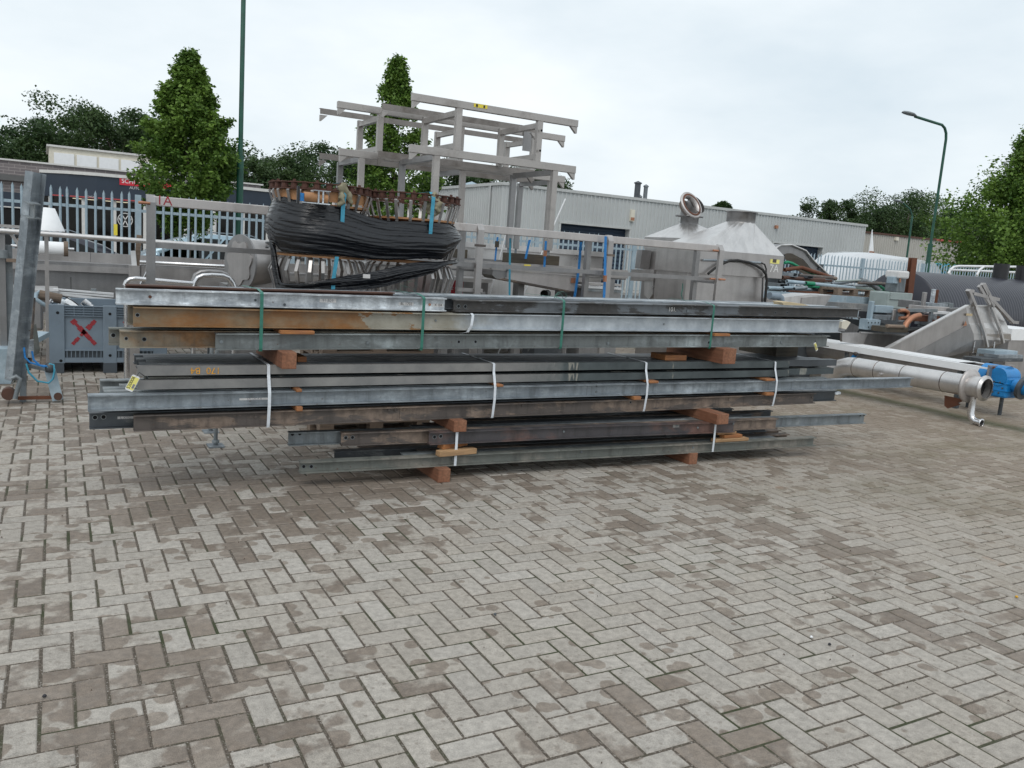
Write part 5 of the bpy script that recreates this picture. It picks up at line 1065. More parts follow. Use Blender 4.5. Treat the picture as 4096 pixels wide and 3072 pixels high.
for (x, y, Y, lab) in ((1200,515,8.55,'copper coloured buckle on the strap beside the rack leg'),(1955,835,7.72,'copper coloured buckle on the strap beside the frame post')):
    p = SY(*MZ(x,y),Y); tag(MB().box(p.x-.015,p.x+.015,Y-.02,Y+.01,p.z-.035,p.z+.035).build('ratchet_buckle','copper'),lab,'buckle')
# thin white poles behind the racks
for a, b_, lab in (((2072,757),(2026,930),'thin white pole leaning behind the stickered rack'),((2262,795),(2190,960),'thin white pole leaning before the roller door')):
    p, q = SY(*a,11.4), SY(*b_,11.4); d = (q-p).normalized(); e = q+d*((q.z)/-d.z) if d.z < 0 else q; tag(MB().tube([p,e],.012,6).build('white_pole','white_paint'),lab,'pole')

# ================================================================== hooded stainless bins
def hood(name, label, X0, X1, Y0, Y1, zs0, zs1, cx, cy, rz0, rz1, rr, bx0, bx1, by0, by1, front=None):
    T = thing(name, label, 'stainless bin', ((X0+X1)/2,(Y0+Y1)/2,0)); n = 32
    sq = []
    for k in range(n):
        t = 4*k/n; s_ = int(t); fr_ = t-s_
        c = [((X0,Y0),(X1,Y0)),((X1,Y0),(X1,Y1)),((X1,Y1),(X0,Y1)),((X0,Y1),(X0,Y0))][s_]; sq.append((c[0][0]+(c[1][0]-c[0][0])*fr_, c[0][1]+(c[1][1]-c[0][1])*fr_))
    ang = [math.atan2(y-(Y0+Y1)/2, x-(X0+X1)/2) for x, y in sq]
    m = MB(); vs = [(x,y,zs1) for x, y in sq]+[(cx+rr*math.cos(a),cy+rr*math.sin(a),rz0) for a in ang]
    m.add(vs,[(k,(k+1) % n,n+(k+1) % n,n+k) for k in range(n)]); m.build('cone_roof','stainless_bright',T)
    m = MB(); m.box(X0,X1,Y0,Y1,zs0,zs1-.002); m.build('skirt','stainless',T)
    m = MB(); m.rev([(rr,rz0-.01),(rr,rz1),(rr+.03,rz1),(rr+.03,rz1+.012),(rr-.008,rz1+.012),(rr-.008,rz0)],(cx,cy,0),28); m.build('duct_collar','stainless_dark',T)
    m = MB(); c_ = .12; m.prism([(bx0+c_,by0,0),(bx1-c_,by0,0),(bx1,by0+c_,0),(bx1,by1,0),(bx0,by1,0),(bx0,by0+c_,0)],(0,0,zs0+.02)); m.build('body','stainless',T)
    return T
Y2 = 9.6
hx1 = SY(3133,1060,Y2).x; hx0 = SY(2783,1010,Y2).x; hzb = SY(3125,1115,Y2).z; hzt = SY(3100,1022,Y2).z
a = SY(3070,1150,Y2+.1).x
cxy = SY(2962,890,Y2+.46); rzb = cxy.z; rzt = SY(2962,850,Y2+.46).z; rr = (SY(3005,870,Y2+.46).x-SY(2920,870,Y2+.46).x)/2
h2 = hood('hooded_bin','large stainless bin with pyramid hood and open duct, chalked 7A',hx0,hx1,Y2,Y2+.92,hzb,hzt,cxy.x,Y2+.46,rzb,rzt,rr,hx0+.02,a,Y2+.05,Y2+.9)
c = SY(*HZ(1925,900),Y2); text('chalk_mark','7A',.17,'chalk_white',(c.x,Y2-.002,c.z),(1,0,0),(0,0,1),h2,.0008)
p, q = SY(*HZ(1878,838),Y2), SY(*HZ(1985,800),Y2); yl = MB().box(p.x,q.x,Y2-.006,Y2-.002,p.z,q.z).build('yellow_sticker','tag_yellow',h2); MB().box(p.x+.05,p.x+.13,Y2-.008,Y2-.006,q.z-.05,q.z+.005).build('sticker_print','rust_brown',h2)
YB = Y2-.03
MB().tube([SY(*HZ(1140,803),YB),SY(*HZ(1290,806),YB),SY(*HZ(1780,832),YB)],.017,8).build('conduit','galv',h2)
hs = [HZ(1195,955),HZ(1260,900),HZ(1330,855),HZ(1430,812),HZ(1520,805),HZ(1650,830),HZ(1730,865),HZ(1800,910),HZ(1835,960),HZ(1845,1030),HZ(1835,1150),HZ(1825,1270)]
MB().tube([SY(*q,YB-.03) for q in hs],.02,8).build('hose','rubber',h2)
MB().tube([SY(*HZ(x,y),YB-.01) for x, y in ((1780,832),(1820,850),(1838,900),(1835,980),(1800,1000),(1790,1280))],.012,8).build('conduit','black_plastic',h2)
YH = 10.62
hx0_ = 9.06; hx1_ = 10.2; zt_ = 2.09; cx_ = SY(2757,890,YH+.56)
h1 = hood('hooded_bin','stainless bin with pyramid hood and a flanged elbow duct facing forward',hx0_,hx1_,YH,YH+1.12,zt_-.2,zt_,cx_.x,YH+.56,SY(2755,896,YH+.56).z,SY(2755,868,YH+.56).z,.15,hx0_+.01,hx1_-.02,YH+.01,YH+1.1)
p = SY(2757,868,YH+.56); m = MB(); cc = Vector((p.x,YH+.56,p.z)); ev = Vector((.15,-1,.55)).normalized()
m.rev([(.15,0),(.235,.0),(.235,.018),(.15,.02)],cc,28); m.tube([cc,cc+Vector((0,0,.07)),cc+Vector((.005,-.05,.14)),cc+Vector((.02,-.13,.2))+ev*.02],.15,24,False,.165); m.build('elbow','stainless_dark',h1)
fc = SY(2762,822,YH+.4); m = MB(); m.rev([(.165,-.03),(.165,0),(.235,0),(.24,.02),(.235,.03),(.165,.03),(.16,-.06)],fc,32,ev); m.build('flange','stainless_stain',h1); MB().rev([(1e-3,-.12),(.16,-.1)],fc,24,ev).build('duct_inside','rust_brown',h1)
m = MB().rev([(.172,.031),(.205,.031),(.205,.034),(.172,.034)],fc,32,ev); m.build('rust_ring','rust_red',h1)
XL = hx0_
MB().prism([SX(*HZ(*q),XL-.22) for q in ((410,690),(468,690),(440,895),(385,895))],(.2,0,0)).build('side_box','stainless_dark',h1)
MB().prism([SX(*HZ(*q),XL-.03) for q in ((672,938),(965,960),(950,1260),(645,1260))],(.02,0,0)).build('hatch','stainless_dark',h1)
MB().bar(SX(*HZ(668,936),XL-.04),SX(*HZ(968,957),XL-.04),.03).build('hatch_edge','dark_void',h1); MB().bar(SX(*HZ(672,940),XL-.04),SX(*HZ(645,1260),XL-.04),.02).build('hatch_edge','dark_void',h1)
MB().prism([SX(*HZ(*q),XL-.3) for q in ((345,905),(600,905),(590,1030),(335,1030))],(.28,0,0)).build('shelf_box','stainless',h1)
MB().prism([SX(*HZ(*q),XL-.28) for q in ((490,1030),(590,1030),(580,1180),(540,1240),(490,1190))],(.26,0,0)).build('spout','stainless_bright',h1)
# ================================================================== things at the left
LZ = zoom(0,650,3.687); LB = zoom(0,1050,2.765)
# grey plastic pallet box
BXW, BYF, BH = 1.2, 10.36, .76
bx = thing('pallet_box','grey plastic pallet box with a red painted cross','pallet box',(.62,BYF+.5,0))
x0, x1 = .03, 1.23
m = MB(); m.box(x0,x1,BYF+.03,BYF+1.0,.13,.16); m.box(x0,x1,BYF+.97,BYF+1.0,.16,BH); m.box(x0,x0+.03,BYF+.03,BYF+.97,.16,BH); m.box(x1-.03,x1,BYF+.03,BYF+.97,.16,BH); m.box(x0+.03,x1-.03,BYF+.03,BYF+.05,.16,BH-.01); m.build('box_body','plastic_grey',bx,.006)
for xx in (x0,x0+.53,x1-.15): MB().box(xx,xx+(.15 if xx != x0+.53 else .14),BYF,BYF+.03,.11,BH).build('front_column','plastic_grey',bx,.006)
for xa, xb in ((x0+.15,x0+.53),(x0+.67,x1-.15)):
    for k in range(5): MB().box(xa,xb,BYF+.004,BYF+.03,BH-.125+.027*k,BH-.117+.027*k).build('rib','plastic_grey',bx)
    for k in range(1,4): MB().box(xa+(xb-xa)*k/4-.004,xa+(xb-xa)*k/4+.004,BYF+.006,BYF+.03,BH-.125,BH-.02).build('rib','plastic_grey',bx)
    for k in range(9): MB().box(xa+(xb-xa)*(k+.5)/9-.004,xa+(xb-xa)*(k+.5)/9+.004,BYF+.006,BYF+.03,.175,.25).build('rib','plastic_grey',bx)
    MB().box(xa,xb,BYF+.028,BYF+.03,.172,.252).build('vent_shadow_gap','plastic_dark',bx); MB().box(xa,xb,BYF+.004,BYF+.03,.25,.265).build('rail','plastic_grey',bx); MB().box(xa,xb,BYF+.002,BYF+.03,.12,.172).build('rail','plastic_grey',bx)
for xx in (x0,x0+.53,x1-.15): MB().box(xx,xx+.14,BYF,BYF+1,0,.11).build('skid','plastic_dark',bx)
for xx, zz in ((x0+.085,BH-.09),(x0+.6,BH-.09),(x0+.6,.5),(x0+.6,.2),(x0+.11,.14)): MB().rev([(1e-3,0),(.016,0),(.016,.002)],(xx,BYF-.001,zz),12,(0,-1,0),False).build('hole','dark_void',bx)
for cx in (x0+.34,x0+.86):
    for sgn in (-1,1):
        m = MB(); rs = random.Random(int(cx*10)+sgn); n = 14
        for k in range(n):
            if sgn > 0 and k in (4,8) : continue
            t0 = -1+2*k/n; t1 = t0+2/n*.98; w = .016+rs.uniform(-.005,.007)
            p = Vector((cx+.115*t0,BYF+.0285-.001,.455+.135*t0*sgn)); q = Vector((cx+.115*t1,BYF+.0285-.001,.455+.135*t1*sgn)); m.bar(p,q,.002,w*2.6,(0,0,1))
        m.build('painted_cross','marker_red',bx)
# scrap in the box
def at_box(px, py, Y): return SY(*LB(px,py),Y)
tag(MB().tube([at_box(430,355,10.6),at_box(680,405,10.6)],.055,14).build('cardboard_tube','wood_pallet'),'brown cardboard tube lying on top of the grey pallet box','tube')
p = [at_box(400,345,10.55),at_box(390,400,10.5),at_box(470,455,10.5),at_box(600,515,10.5)]; tag(MB().tube([at_box(440,325,10.6),at_box(400,350,10.56)]+p,.022,8).build('bent_tube','galv_blue'),'bent galvanised tube hooked over the box edge','tube')
tag(MB().prism([at_box(605,518,10.5),at_box(655,432,10.75),at_box(840,515,10.6)],(.02,.25,.02)).build('sheet_scrap','galv_bright'),'folded pale sheet metal scrap sticking out of the box','sheet metal')
tag(MB().prism([at_box(720,440,10.6),at_box(765,412,10.7),at_box(905,512,10.55),at_box(860,520,10.5)],(.0,.2,.01)).build('sheet_scrap','white_sheet'),'milky plastic sheet scrap beside the valve in the box','plastic sheet')
v = at_box(985,478,10.5); V_ = thing('valve','small chrome valve lying on the box rim','valve',v-Vector((0,0,.06))); MB().tube([v+Vector((-.06,0,.05)),v+Vector((-.0,0,.0))],.042,12).build('cap','chrome',V_); MB().tube([v+Vector((.0,0,0)),v+Vector((.08,0,-.06))],.03,12).build('body','chrome',V_)
for k in range(3): MB().rev([(.03,0),(.036,.008),(.03,.016)],v+Vector((.015+.025*k,0,-.01-.02*k)),12,(.8,0,-.6)).build('ring','chrome',V_)
tag(MB().tube([at_box(615,350,10.7),at_box(700,370,10.6),at_box(800,420,10.55),at_box(905,500,10.5)],.006,6).build('cable','rubber'),'thin black cable trailing over the pallet box','cable')
tag(MB().tube([at_box(575,405,10.5),at_box(540,470,10.5)],.016,8).tube([at_box(545,425,10.5),at_box(585,440,10.5)],.014,8).build('tee_fitting','chrome'),'chrome tee fitting at the corner of the box','fitting')
# bright aluminium frame and grey ledge behind the box
AF = thing('aluminium_frame','bright aluminium frame lying behind the pallet box','frame',(1.1,11.8,0))
for (a, b_) in (((590,298),(1255,350)),((640,320),(1255,372)),((640,345),(1250,415))): MB().bar(SY(*LB(*a),11.7),SY(*LB(*b_),11.7),.05,.03).build('rail','white_paint' ,AF)
MB().bar(SY(*LB(600,300),11.7),SY(*LB(605,370),11.7),.03).build('end_bar','galv_bright',AF)
for x in (.5,1.9): MB().box(x,x+.06,11.7,11.76,0,.85).build('leg','galv_dull',AF)
# leaning steel column on its little stand
e0 = SY(60,1520,8.68); e1 = SY(138,745,8.62)
LC = thing('leaning_section','galvanised steel column leaning on a rusty roller stand','steel section',(-.25,8.65,0))
ax_ = (e1-e0).normalized(); sd2 = ax_.cross(Vector((.75,-.66,0))).normalized(); 
hp = lambda h, b, t=.009, tw=.008: [(-b/2,-h/2),(b/2,-h/2),(b/2,-h/2+t),(tw/2,-h/2+t),(tw/2,h/2-t),(b/2,h/2-t),(b/2,h/2),(-b/2,h/2),(-b/2,h/2-t),(-tw/2,h/2-t),(-tw/2,-h/2+t),(-b/2,-h/2+t)]
MB().prof(e0,e1+ax_*.12,hp(.13,.10),Vector((.8,.6,.1))).build('column','galv',LC)
MB().prof(e1-ax_*.2+Vector((-.02,-.06,0)),e1-ax_*.2+Vector((.02,-.17,-.02)),hp(.13,.1),(0,0,1)).build('end_bracket','galv_dull',LC)
# stand
g0 = SZ(45,1612); g1 = SZ(232,1608)
MB().bar(g0+Vector((.05,0,.045)),g1+Vector((-.02,0,.045)),.03).build('tie_bar','rust_red',LC)
MB().tube([g0+Vector((-.02,-.05,.09)),g0+Vector((-.02,.05,.09))],.055,14).build('roller','rust_dark',LC)
MB().tube([SY(60,1595,8.6),SY(75,1540,8.6),SY(80,1515,8.6),SY(65,1505,8.6),SY(45,1515,8.6)],.02,8).build('hook','galv_dull',LC)
MB().prof(SY(200,1480,8.7),g1+Vector((0,0,.02)),[(-.045,-.03),(.045,-.03),(.045,.03),(.037,.03),(.037,-.022),(-.037,-.022),(-.037,.03),(-.045,.03)],(0,1,0)).build('channel_leg','galv_blue',LC)
MB().tube([g1+Vector((0,-.05,.06)),g1+Vector((0,.05,.06))],.035,12).build('roller','rust_dark',LC)
MB().bar(SY(70,1455,8.75),SY(210,1482,8.72),.04,.03).build('arm','galv_dull',LC)
MB().bar(SY(95,1340,8.9),SY(92,1610,8.75),.05).build('upright','galv_dull',LC); MB().bar(SY(118,1190,9.0),SY(100,1480,8.85),.09,.05).build('upright','rust_brown',LC)
MB().tube([SY(90,1300,8.85),SY(85,1480,8.8)],.02,8).build('piston_rod','rust_dark',LC); MB().box(SY(110,1385,8.85).x-.05,SY(110,1385,8.85).x+.05,8.8,8.9,SY(110,1385,8.85).z-.1,SY(110,1385,8.85).z+.06).build('cylinder_head','galv_bright',LC)
for pts in ([(96,1390),(100,1430),(120,1450),(180,1468)],[(128,1405),(135,1440),(160,1462),(190,1465)],[(190,1470),(200,1455),(215,1460),(218,1485),(212,1515),(195,1532),(150,1525),(115,1490),(105,1455)]): MB().tube([SY(*q,8.62) for q in pts],.009,7).build('air_hose','blue_strap' if len(pts) < 6 else 'lightblue_strap',LC)
v = SY(200,1470,8.65); MB().rev([(1e-3,-.05),(.04,-.04),(.045,.03),(1e-3,.05)],v,10).build('valve','steel_dark',LC)
MB().prism([SY(130,1300,9.1),SY(145,1400,9.0),SY(140,1420,9.0),SY(118,1420,9.0)],(.03,.1,0)).build('brake_shoe','galv_olive',LC)
# light blue channel and parts between column and box
tag(MB().bar(SY(100,1375,9.6),SY(176,1335,9.9),.12,.05).build('steel_offcut','galv_blue'),'pale blue grey channel offcut leaning by the box','steel offcut')
tag(MB().box(-1.4,SY(40,1320,9.7).x,9.7,9.95,.0,.36).build('steel_crate','galv_blue',None,.004),'pale steel crate beside the leaning column','crate')
# big stainless trough / tank row along the fence at left
TR = thing('stainless_conveyor','long grey stainless conveyor trough standing before the fence','conveyor',(1.5,13,0))
a, b_ = SY(0,1040,12.6), SY(1000,1090,12.6); zt = SY(400,1055,12.6).z; zt2 = SY(400,1012,13.0).z
MB().box(-1.2,4.4,12.7,13.3,.45,zt-.12).build('side_panel','stainless_dark',TR); MB().box(-1.2,4.45,12.6,13.0,zt-.12,zt-.04).build('ledge','stainless',TR); MB().box(-1.2,4.45,12.62,13.0,zt-.04,zt).build('ledge','stainless_dark',TR)
for xa, xb in ((-1.2,.55),(.555,2.3),(2.305,4.45)): MB().box(xa,xb,13.0,13.04,zt,zt2).build('guard_panel','stainless',TR)
for x in (-1,1.2,3.2): MB().box(x,x+.07,12.75,12.82,0,.45).build('leg','stainless_dark',TR); MB().box(x,x+.07,13.2,13.27,0,.45).build('leg','stainless_dark',TR)
MB().box(.3,.305,12.695,12.7,.5,zt-.2).build('seam','dark_void',TR); MB().box(2.1,2.7,12.9,12.99,zt,zt+.015).build('rust_streak','copper',TR)
# lower light tub at far left
p, q = SY(-200,1165,11.4), SY(175,1245,11.4); TB = thing('stainless_tub','light stainless tub with rolled edge behind the leaning column','tub',(-.8,11.6,0)); MB().box(-2.2,SY(172,1200,11.4).x,11.4,12.1,.35,SY(100,1172,11.4).z).build('body','stainless',TB,.03); MB().box(-2.2,SY(235,1175,11.35).x,11.35,12.15,SY(100,1172,11.4).z,SY(100,1158,11.4).z).build('rim','stainless_bright',TB)
for x in (-1.6,-.3): MB().box(x,x+.06,11.6,11.66,0,.35).build('leg','stainless_dark',TB)
# round tube rails
RL = thing('tube_rail','long round stainless tube rail on posts before the fence','rail',(0,9.9,0)); p, q = SY(-150,912,9.9), SY(960,992,9.9)
MB().tube([p,q],.028,10).build('tube','stainless_bright',RL); MB().bar(SY(-100,895,9.95),SY(105,910,9.95),.03).build('upper_bar','stainless',RL); MB().bar(SY(28,912,9.95),SY(78,985,9.95),.03).build('brace','stainless',RL)
for px in (8,): e = SY(px,1060,9.95); MB().box(e.x-.03,e.x+.03,9.93,9.99,0,SY(px,920,9.95).z).build('post','stainless_dark',RL)
e = SY(958,990,9.9); MB().box(e.x-.02,e.x+.02,9.88,9.92,0,e.z).build('post','stainless_dark',RL); e = SY(22,1060,9.95); MB().box(e.x,e.x+.06,9.98,10.04,0,e.z+.2).build('post','galv_dull',RL); MB().tube([SY(10,1000,9.9),SY(10,1032,9.9)],.05,12).build('coupling','galv_dull',RL); MB().box(SY(25,1040,9.9).x,SY(78,1040,9.9).x,9.85,9.95,SY(50,1048,9.9).z,SY(50,1035,9.9).z).build('clamp','wood_pallet',RL)
# white cone hood on a pole
cb = SY(185,922,10.4); ct = SY(182,831,10.4); CO = thing('cone_hood','white conical hood on a thin stainless pole','hood',(cb.x,10.4,0)); r0 = (SY(262,924,10.4).x-SY(108,915,10.4).x)/2; hz_ = ct.z-cb.z
MB().rev([(r0,0),(.085,hz_),(1e-3,hz_+.004)],(cb.x,10.4,cb.z),36).rev([(r0-.004,.0),(.08,hz_-.01)],(cb.x,10.4,cb.z),36).build('cone','white_sheet',CO); MB().box(cb.x-.02,cb.x+.02,10.38,10.42,0,cb.z+.1).build('pole','stainless',CO)
# white roller
RO = thing('roller','pale roller with worn end caps lying on the conveyor rim','roller',SY(170,1000,12.5)-Vector((0,0,.1))); a, b_ = SY(88,985,12.5), SY(255,995,12.5); MB().tube([a,b_],.085,18).build('drum','white_sheet',RO); 
for p_, d in ((a,-1),(b_,1)): MB().tube([p_,p_+(b_-a).normalized()*.05*d],.1,14).build('end_cap','wood_pallet',RO); MB().tube([p_,p_+(b_-a).normalized()*.12*d],.02,8).build('axle','chrome',RO)
# stainless bath with handles
BT = thing('stainless_bath','stainless bath with a tube rim behind the frame','bath',(2.3,11.3,0)); zb0 = SY(700,1055,11).z
x0, x1 = SY(556,1060,11).x, SY(935,1080,11).x
MB().box(x0,x1,11,11.7,.4,zb0-.02).build('body','stainless',BT,.03); MB().tube([(x0,11,.95),(x0,10.98,zb0),(x1,10.98,zb0)],.022,8).build('rim_tube','chrome',BT); MB().tube([(x0,10.98,zb0-.3),(x0+.13,10.98,zb0)],.014,8).build('brace','chrome',BT)
for x in (x0+.1,x1-.15): MB().box(x,x+.06,11.1,11.16,0,.4).build('leg','stainless_dark',BT)
H1 = thing('tube_railing','bent round tube railing with two hoops behind the stack','railing',(2,8.8,0)); YT = 8.75
MB().tube([SY(*z3(0,1240),YT),SY(*z3(15,1195),YT),SY(*z3(60,1160),YT),SY(*z3(130,1150),YT),SY(*z3(860,1215),YT)],.022,10).build('tube','chrome',H1)
MB().tube([SY(*z3(*q),YT) for q in ((870,1270),(885,1200),(920,1140),(990,1112),(1100,1108),(1240,1118),(1310,1145),(1360,1210),(1385,1275))],.024,10).build('hoop','chrome',H1)
MB().tube([SY(*z3(*q),YT+.25) for q in ((860,1200),(890,1110),(960,1070),(1060,1062),(1220,1075),(1290,1105),(1325,1160),(1330,1275))],.024,10).build('hoop','stainless_dark',H1)
for q in ((870,1270),(1385,1275),(15,1240)): p = SY(*z3(*q),YT); MB().tube([(p.x,p.y,0),(p.x,p.y,p.z)],.022,8).build('leg','chrome',H1)
# round ended drum machine
RD = thing('drum_machine','stainless machine with a big scalloped round end plate','machine',(2.1,9.4,0)); c = SY(*z3(1450,950),9.3); ev = Vector((-.93,-.36,0)).normalized()
R0_ = .30; n = 48; e1_ = Vector((.36,-.93,0)).normalized()
def circ(off, rf): return [c+ev*off+(e1_*math.cos(2*math.pi*k/n)+Vector((0,0,1))*math.sin(2*math.pi*k/n))*rf(2*math.pi*k/n) for k in range(n)]
MB().prism(circ(0,lambda t: R0_),-ev*.02).build('end_plate','stainless_dark',RD)
MB().prism(circ(.012,lambda t: R0_*(.74+.08*math.sin(t*7))),-ev*.02).build('scalloped_disc','stainless',RD)
MB().prism([SY(*z3(x,y),9.25) for x, y in ((1640,710),(1850,720),(1890,1280),(1640,1290),(1620,1250))],(.3,.5,0)).build('housing','stainless',RD)
MB().rev([(R0_*.85,0),(R0_*.85,.3),(1e-3,.3)],c-ev*.02,36,-ev).build('drum','stainless',RD); MB().box(c.x-.1,c.x+.5,9.5,9.9,0,c.z-.25).build('stand','stainless_dark',RD)
p = SY(*z3(1830,930),9.2); MB().box(p.x-.07,p.x+.05,9.2,9.24,p.z-.08,p.z+.08).build('rating_plate','lamp_green',RD)
p0_, p1_ = SY(*z3(100,800),10), SY(*z3(120,1010),10); ax2 = thing('angle_posts','pair of short leaning angle posts by the conveyor','posts',(p1_.x,10,0))
MB().bar(p0_,p1_,.05,.02).build('angle','white_paint',ax2); MB().bar(SY(*z3(180,600),10.05),SY(*z3(145,1020),10.05),.05).build('angle','wood_pallet',ax2); MB().box(p1_.x-.05,p1_.x+.05,9.98,10.1,0,p1_.z+.02).build('stub','stainless',ax2)

# ================================================================== things at the right
# stainless pipe lying along Y with elbow, flange and drain
XP = 9.8; PR = .13
PI_ = thing('stainless_pipe','thick stainless pipe with welded joints, flange and small drain elbow','pipe',(XP,6.8,0))
ctr = lambda px, py: SX(px,py,XP)
f0 = ctr(3935,1553); f1 = ctr(3425,1468)
f0 = Vector((XP,f0.y,f0.z)); f1 = Vector((XP,f1.y,f1.z)); dp = (f1-f0).normalized()
MB().tube([f0,f1],PR,28,False).build('barrel','stainless_bright',PI_)
MB().tube([f1,f1+dp*.12+Vector((0,0,-.01)),f1+dp*.24+Vector((-.01,0,-.05)),f1+dp*.34+Vector((-.02,0,-.12)),f1+dp*.40+Vector((-.02,0,-.22)),f1+dp*.42+Vector((-.02,0,-.36))],PR,24,False).build('elbow','stainless_bright',PI_)
L_ = (f1-f0).length
for t in (.27,.58,.80,.99): MB().rev([(PR,-.006),(PR+.004,0),(PR,.006)],f0+dp*(L_*t),28,dp).build('weld_bead','rust_brown',PI_)
MB().rev([(PR,.16),(PR+.075,.16),(PR+.075,.19),(PR,.19)],f0,28,dp).build('flange','stainless_stain',PI_)
MB().rev([(PR-.01,-.02),(PR-.012,0),(PR+.025,0),(PR+.025,.02),(PR,.02)],f0-dp*.02,28,dp).build('end_collar','stainless_bright',PI_); MB().rev([(1e-3,.06),(PR-.004,.06)],f0,20,dp).build('bore','dark_void',PI_)
de = SX(3930,1690,XP); ds = SX(3890,1610,XP)
MB().tube([(XP,ds.y,f0.z-PR+.02),(XP,ds.y,.13),(XP,ds.y-.02,.075),(XP,ds.y-.07,.045),(XP,ds.y-.14,.04)],.04,14,False).build('drain_elbow','chrome',PI_); MB().rev([(.04,0),(.055,0),(.055,.015),(.04,.015)],(XP,ds.y-.14,.04),16,(0,-1,0)).build('drain_flange','chrome',PI_)
rp = SX(3785,1600,XP); MB().prism([SX(*q,XP) for q in ((3778,1582),(3868,1600),(3830,1612),(3842,1618),(3790,1634),(3777,1622))],(.01,0,0)).build('rust_bracket','rust_red',PI_)
nz_ = SX(3515,1500,XP-.16); MB().tube([nz_,nz_+Vector((.15,.05,.02))],.025,10).build('nozzle','stainless_bright',PI_)
ef = f1+dp*.42; MB().rev([(PR,0),(PR+.06,0),(PR+.06,.025),(PR,.03)],(XP-.02,ef.y,.0),24).build('foot_flange','galv_bright',PI_); MB().tube([(XP-.02,ef.y,.02),(XP-.02,ef.y,f1.z-.3)],PR*.75,20,False).build('riser','galv_bright',PI_)
# screw conveyor trough with blue gear motor
XC = 10.75
SCV = thing('screw_conveyor','long stainless screw conveyor trough with bright flanged edge','conveyor',(XC,7.5,0))
g0 = SX(3960,1500,XC); g1 = SX(3320,1365,XC); y0, y1 = g0.y, SX(3330,1370,XC).y; zc0, zc1 = SX(3880,1462,XC).z, SX(3330,1372,XC).z
P_ = lambda x, y: Vector((x,y,zc0+(zc1-zc0)*(y-y0)/(y1-y0)))
n_ = 10; W_ = .2
m = MB(); sec = [(-W_,0),(-W_,-.14)]+[(-W_*math.cos(t),-.14-W_*math.sin(t)) for t in [math.pi*k/n_ for k in range(1,n_)]]+[(W_,-.14),(W_,0)]
a, b_ = Vector((XC+W_+.07,y0,zc0)), Vector((XC+W_,y1+1.5,zc1+(zc1-zc0)*1.5/(y1-y0)))
vs = []
for pnt in (a, b_): vs += [pnt+Vector((s_,0,z)) for s_, z in sec]
k = len(sec); m.add(vs,[(i,i+1,k+i+1,k+i) for i in range(k-1)],False); m.add(vs[:k],[tuple(range(k))]); m.build('trough','stainless',SCV)
fl = MB()
for s_ in (-W_-.06, W_): fl.prism([a+Vector((s_,0,0)),a+Vector((s_+.06,0,0)),a+Vector((s_+.06,0,.008)),a+Vector((s_,0,.008))],b_-a)
fl.prism([a+Vector((-W_-.07,0,-.085)),a+Vector((-W_-.06,0,-.085)),a+Vector((-W_-.06,0,.008)),a+Vector((-W_-.07,0,.008))],b_-a); fl.build('flange','white_sheet',SCV); MB().prism([a+Vector((-W_,.5,.01)),a+Vector((W_,.5,.01)),a+Vector((W_,.5,.016)),a+Vector((-W_,.5,.016))],(b_-a)*.8).build('cover','white_paint',SCV)
MB().box(XC-.08,XC+2*W_+.08,y0-.03,y0,zc0-.38,zc0+.05).build('end_plate','stainless',SCV)
for i in range(4):
    for z in (zc0-.02,zc0-.3): MB().rev([(.018,0),(.018,.016),(1e-3,.018)],(XC+.0+i*.13,y0-.03,z+.04),6,(0,-1,0),False).build('bolt','rust_red',SCV)
for y in (y0+.4,y1-.3): MB().box(XC+.02,XC+.08,y,y+.06,0,zc0-.1).build('leg','steel_dark',SCV); MB().box(XC+.32,XC+.38,y,y+.06,0,zc0-.1).build('leg','steel_dark',SCV)
bl = [SX(*q,XC-.07) for q in ((3370,1480),(3425,1415))]; MB().bar(bl[0],bl[1],.03,.05).build('blue_bracket','blue_paint',SCV); MB().rev([(1e-3,0),(.03,0),(.03,.03),(1e-3,.03)],bl[1],12,(-1,0,0)).build('bracket_pin','rust_brown',SCV)
GM = thing('gear_motor','bright blue cast gear motor at the end of the screw conveyor','gear motor',(XC+.2,y0-.5,0)); gc = SX(4000,1530,XC+.05); gy = gc.y; gz = gc.z; X0_ = XC-.08
c = Vector((XC+.14,gy,gz)); GS = .78
MB().box(c.x-.19*GS,c.x+.19*GS,gy-.17*GS,gy+.16*GS,gz-.24*GS,gz+.1*GS).build('gear_case','blue_paint',GM,.025)
MB().tube([(c.x,gy+.2*GS,gz+.08*GS),(c.x,gy-.06*GS,gz+.08*GS)],.2*GS,20).build('upper_case','blue_paint',GM); MB().tube([(c.x-.2*GS,gy,gz+.1*GS),(c.x+.2*GS,gy,gz+.1*GS)],.15*GS,18).build('cross_case','blue_paint',GM)
MB().tube([(c.x,gy+.34*GS,gz+.05*GS),(c.x,gy+.2*GS,gz+.05*GS)],.23*GS,20).build('mount_flange','blue_paint',GM); MB().tube([(c.x,gy-.17*GS,gz-.02),(c.x,gy-.42*GS,gz-.04)],.11*GS,16).build('motor','blue_paint',GM); MB().tube([(c.x,gy-.30*GS,gz-.02),(c.x,gy-.36*GS,gz-.03)],.2*GS,20).build('motor_flange','steel_dark',GM)
for k in range(6): t = k*math.pi/3; MB().rev([(.012,0),(.012,.01),(1e-3,.012)],(c.x-.19*GS-.001,gy+.1*GS*math.cos(t),gz-.06+.1*GS*math.sin(t)),6,(-1,0,0),False).build('bolt','steel_dark',GM)
for z in (-.12,0): MB().box(c.x-.2*GS,c.x+.2*GS,gy-.18*GS,gy+.17*GS,gz+z*GS-.006,gz+z*GS+.006).build('case_rib','blue_paint',GM)
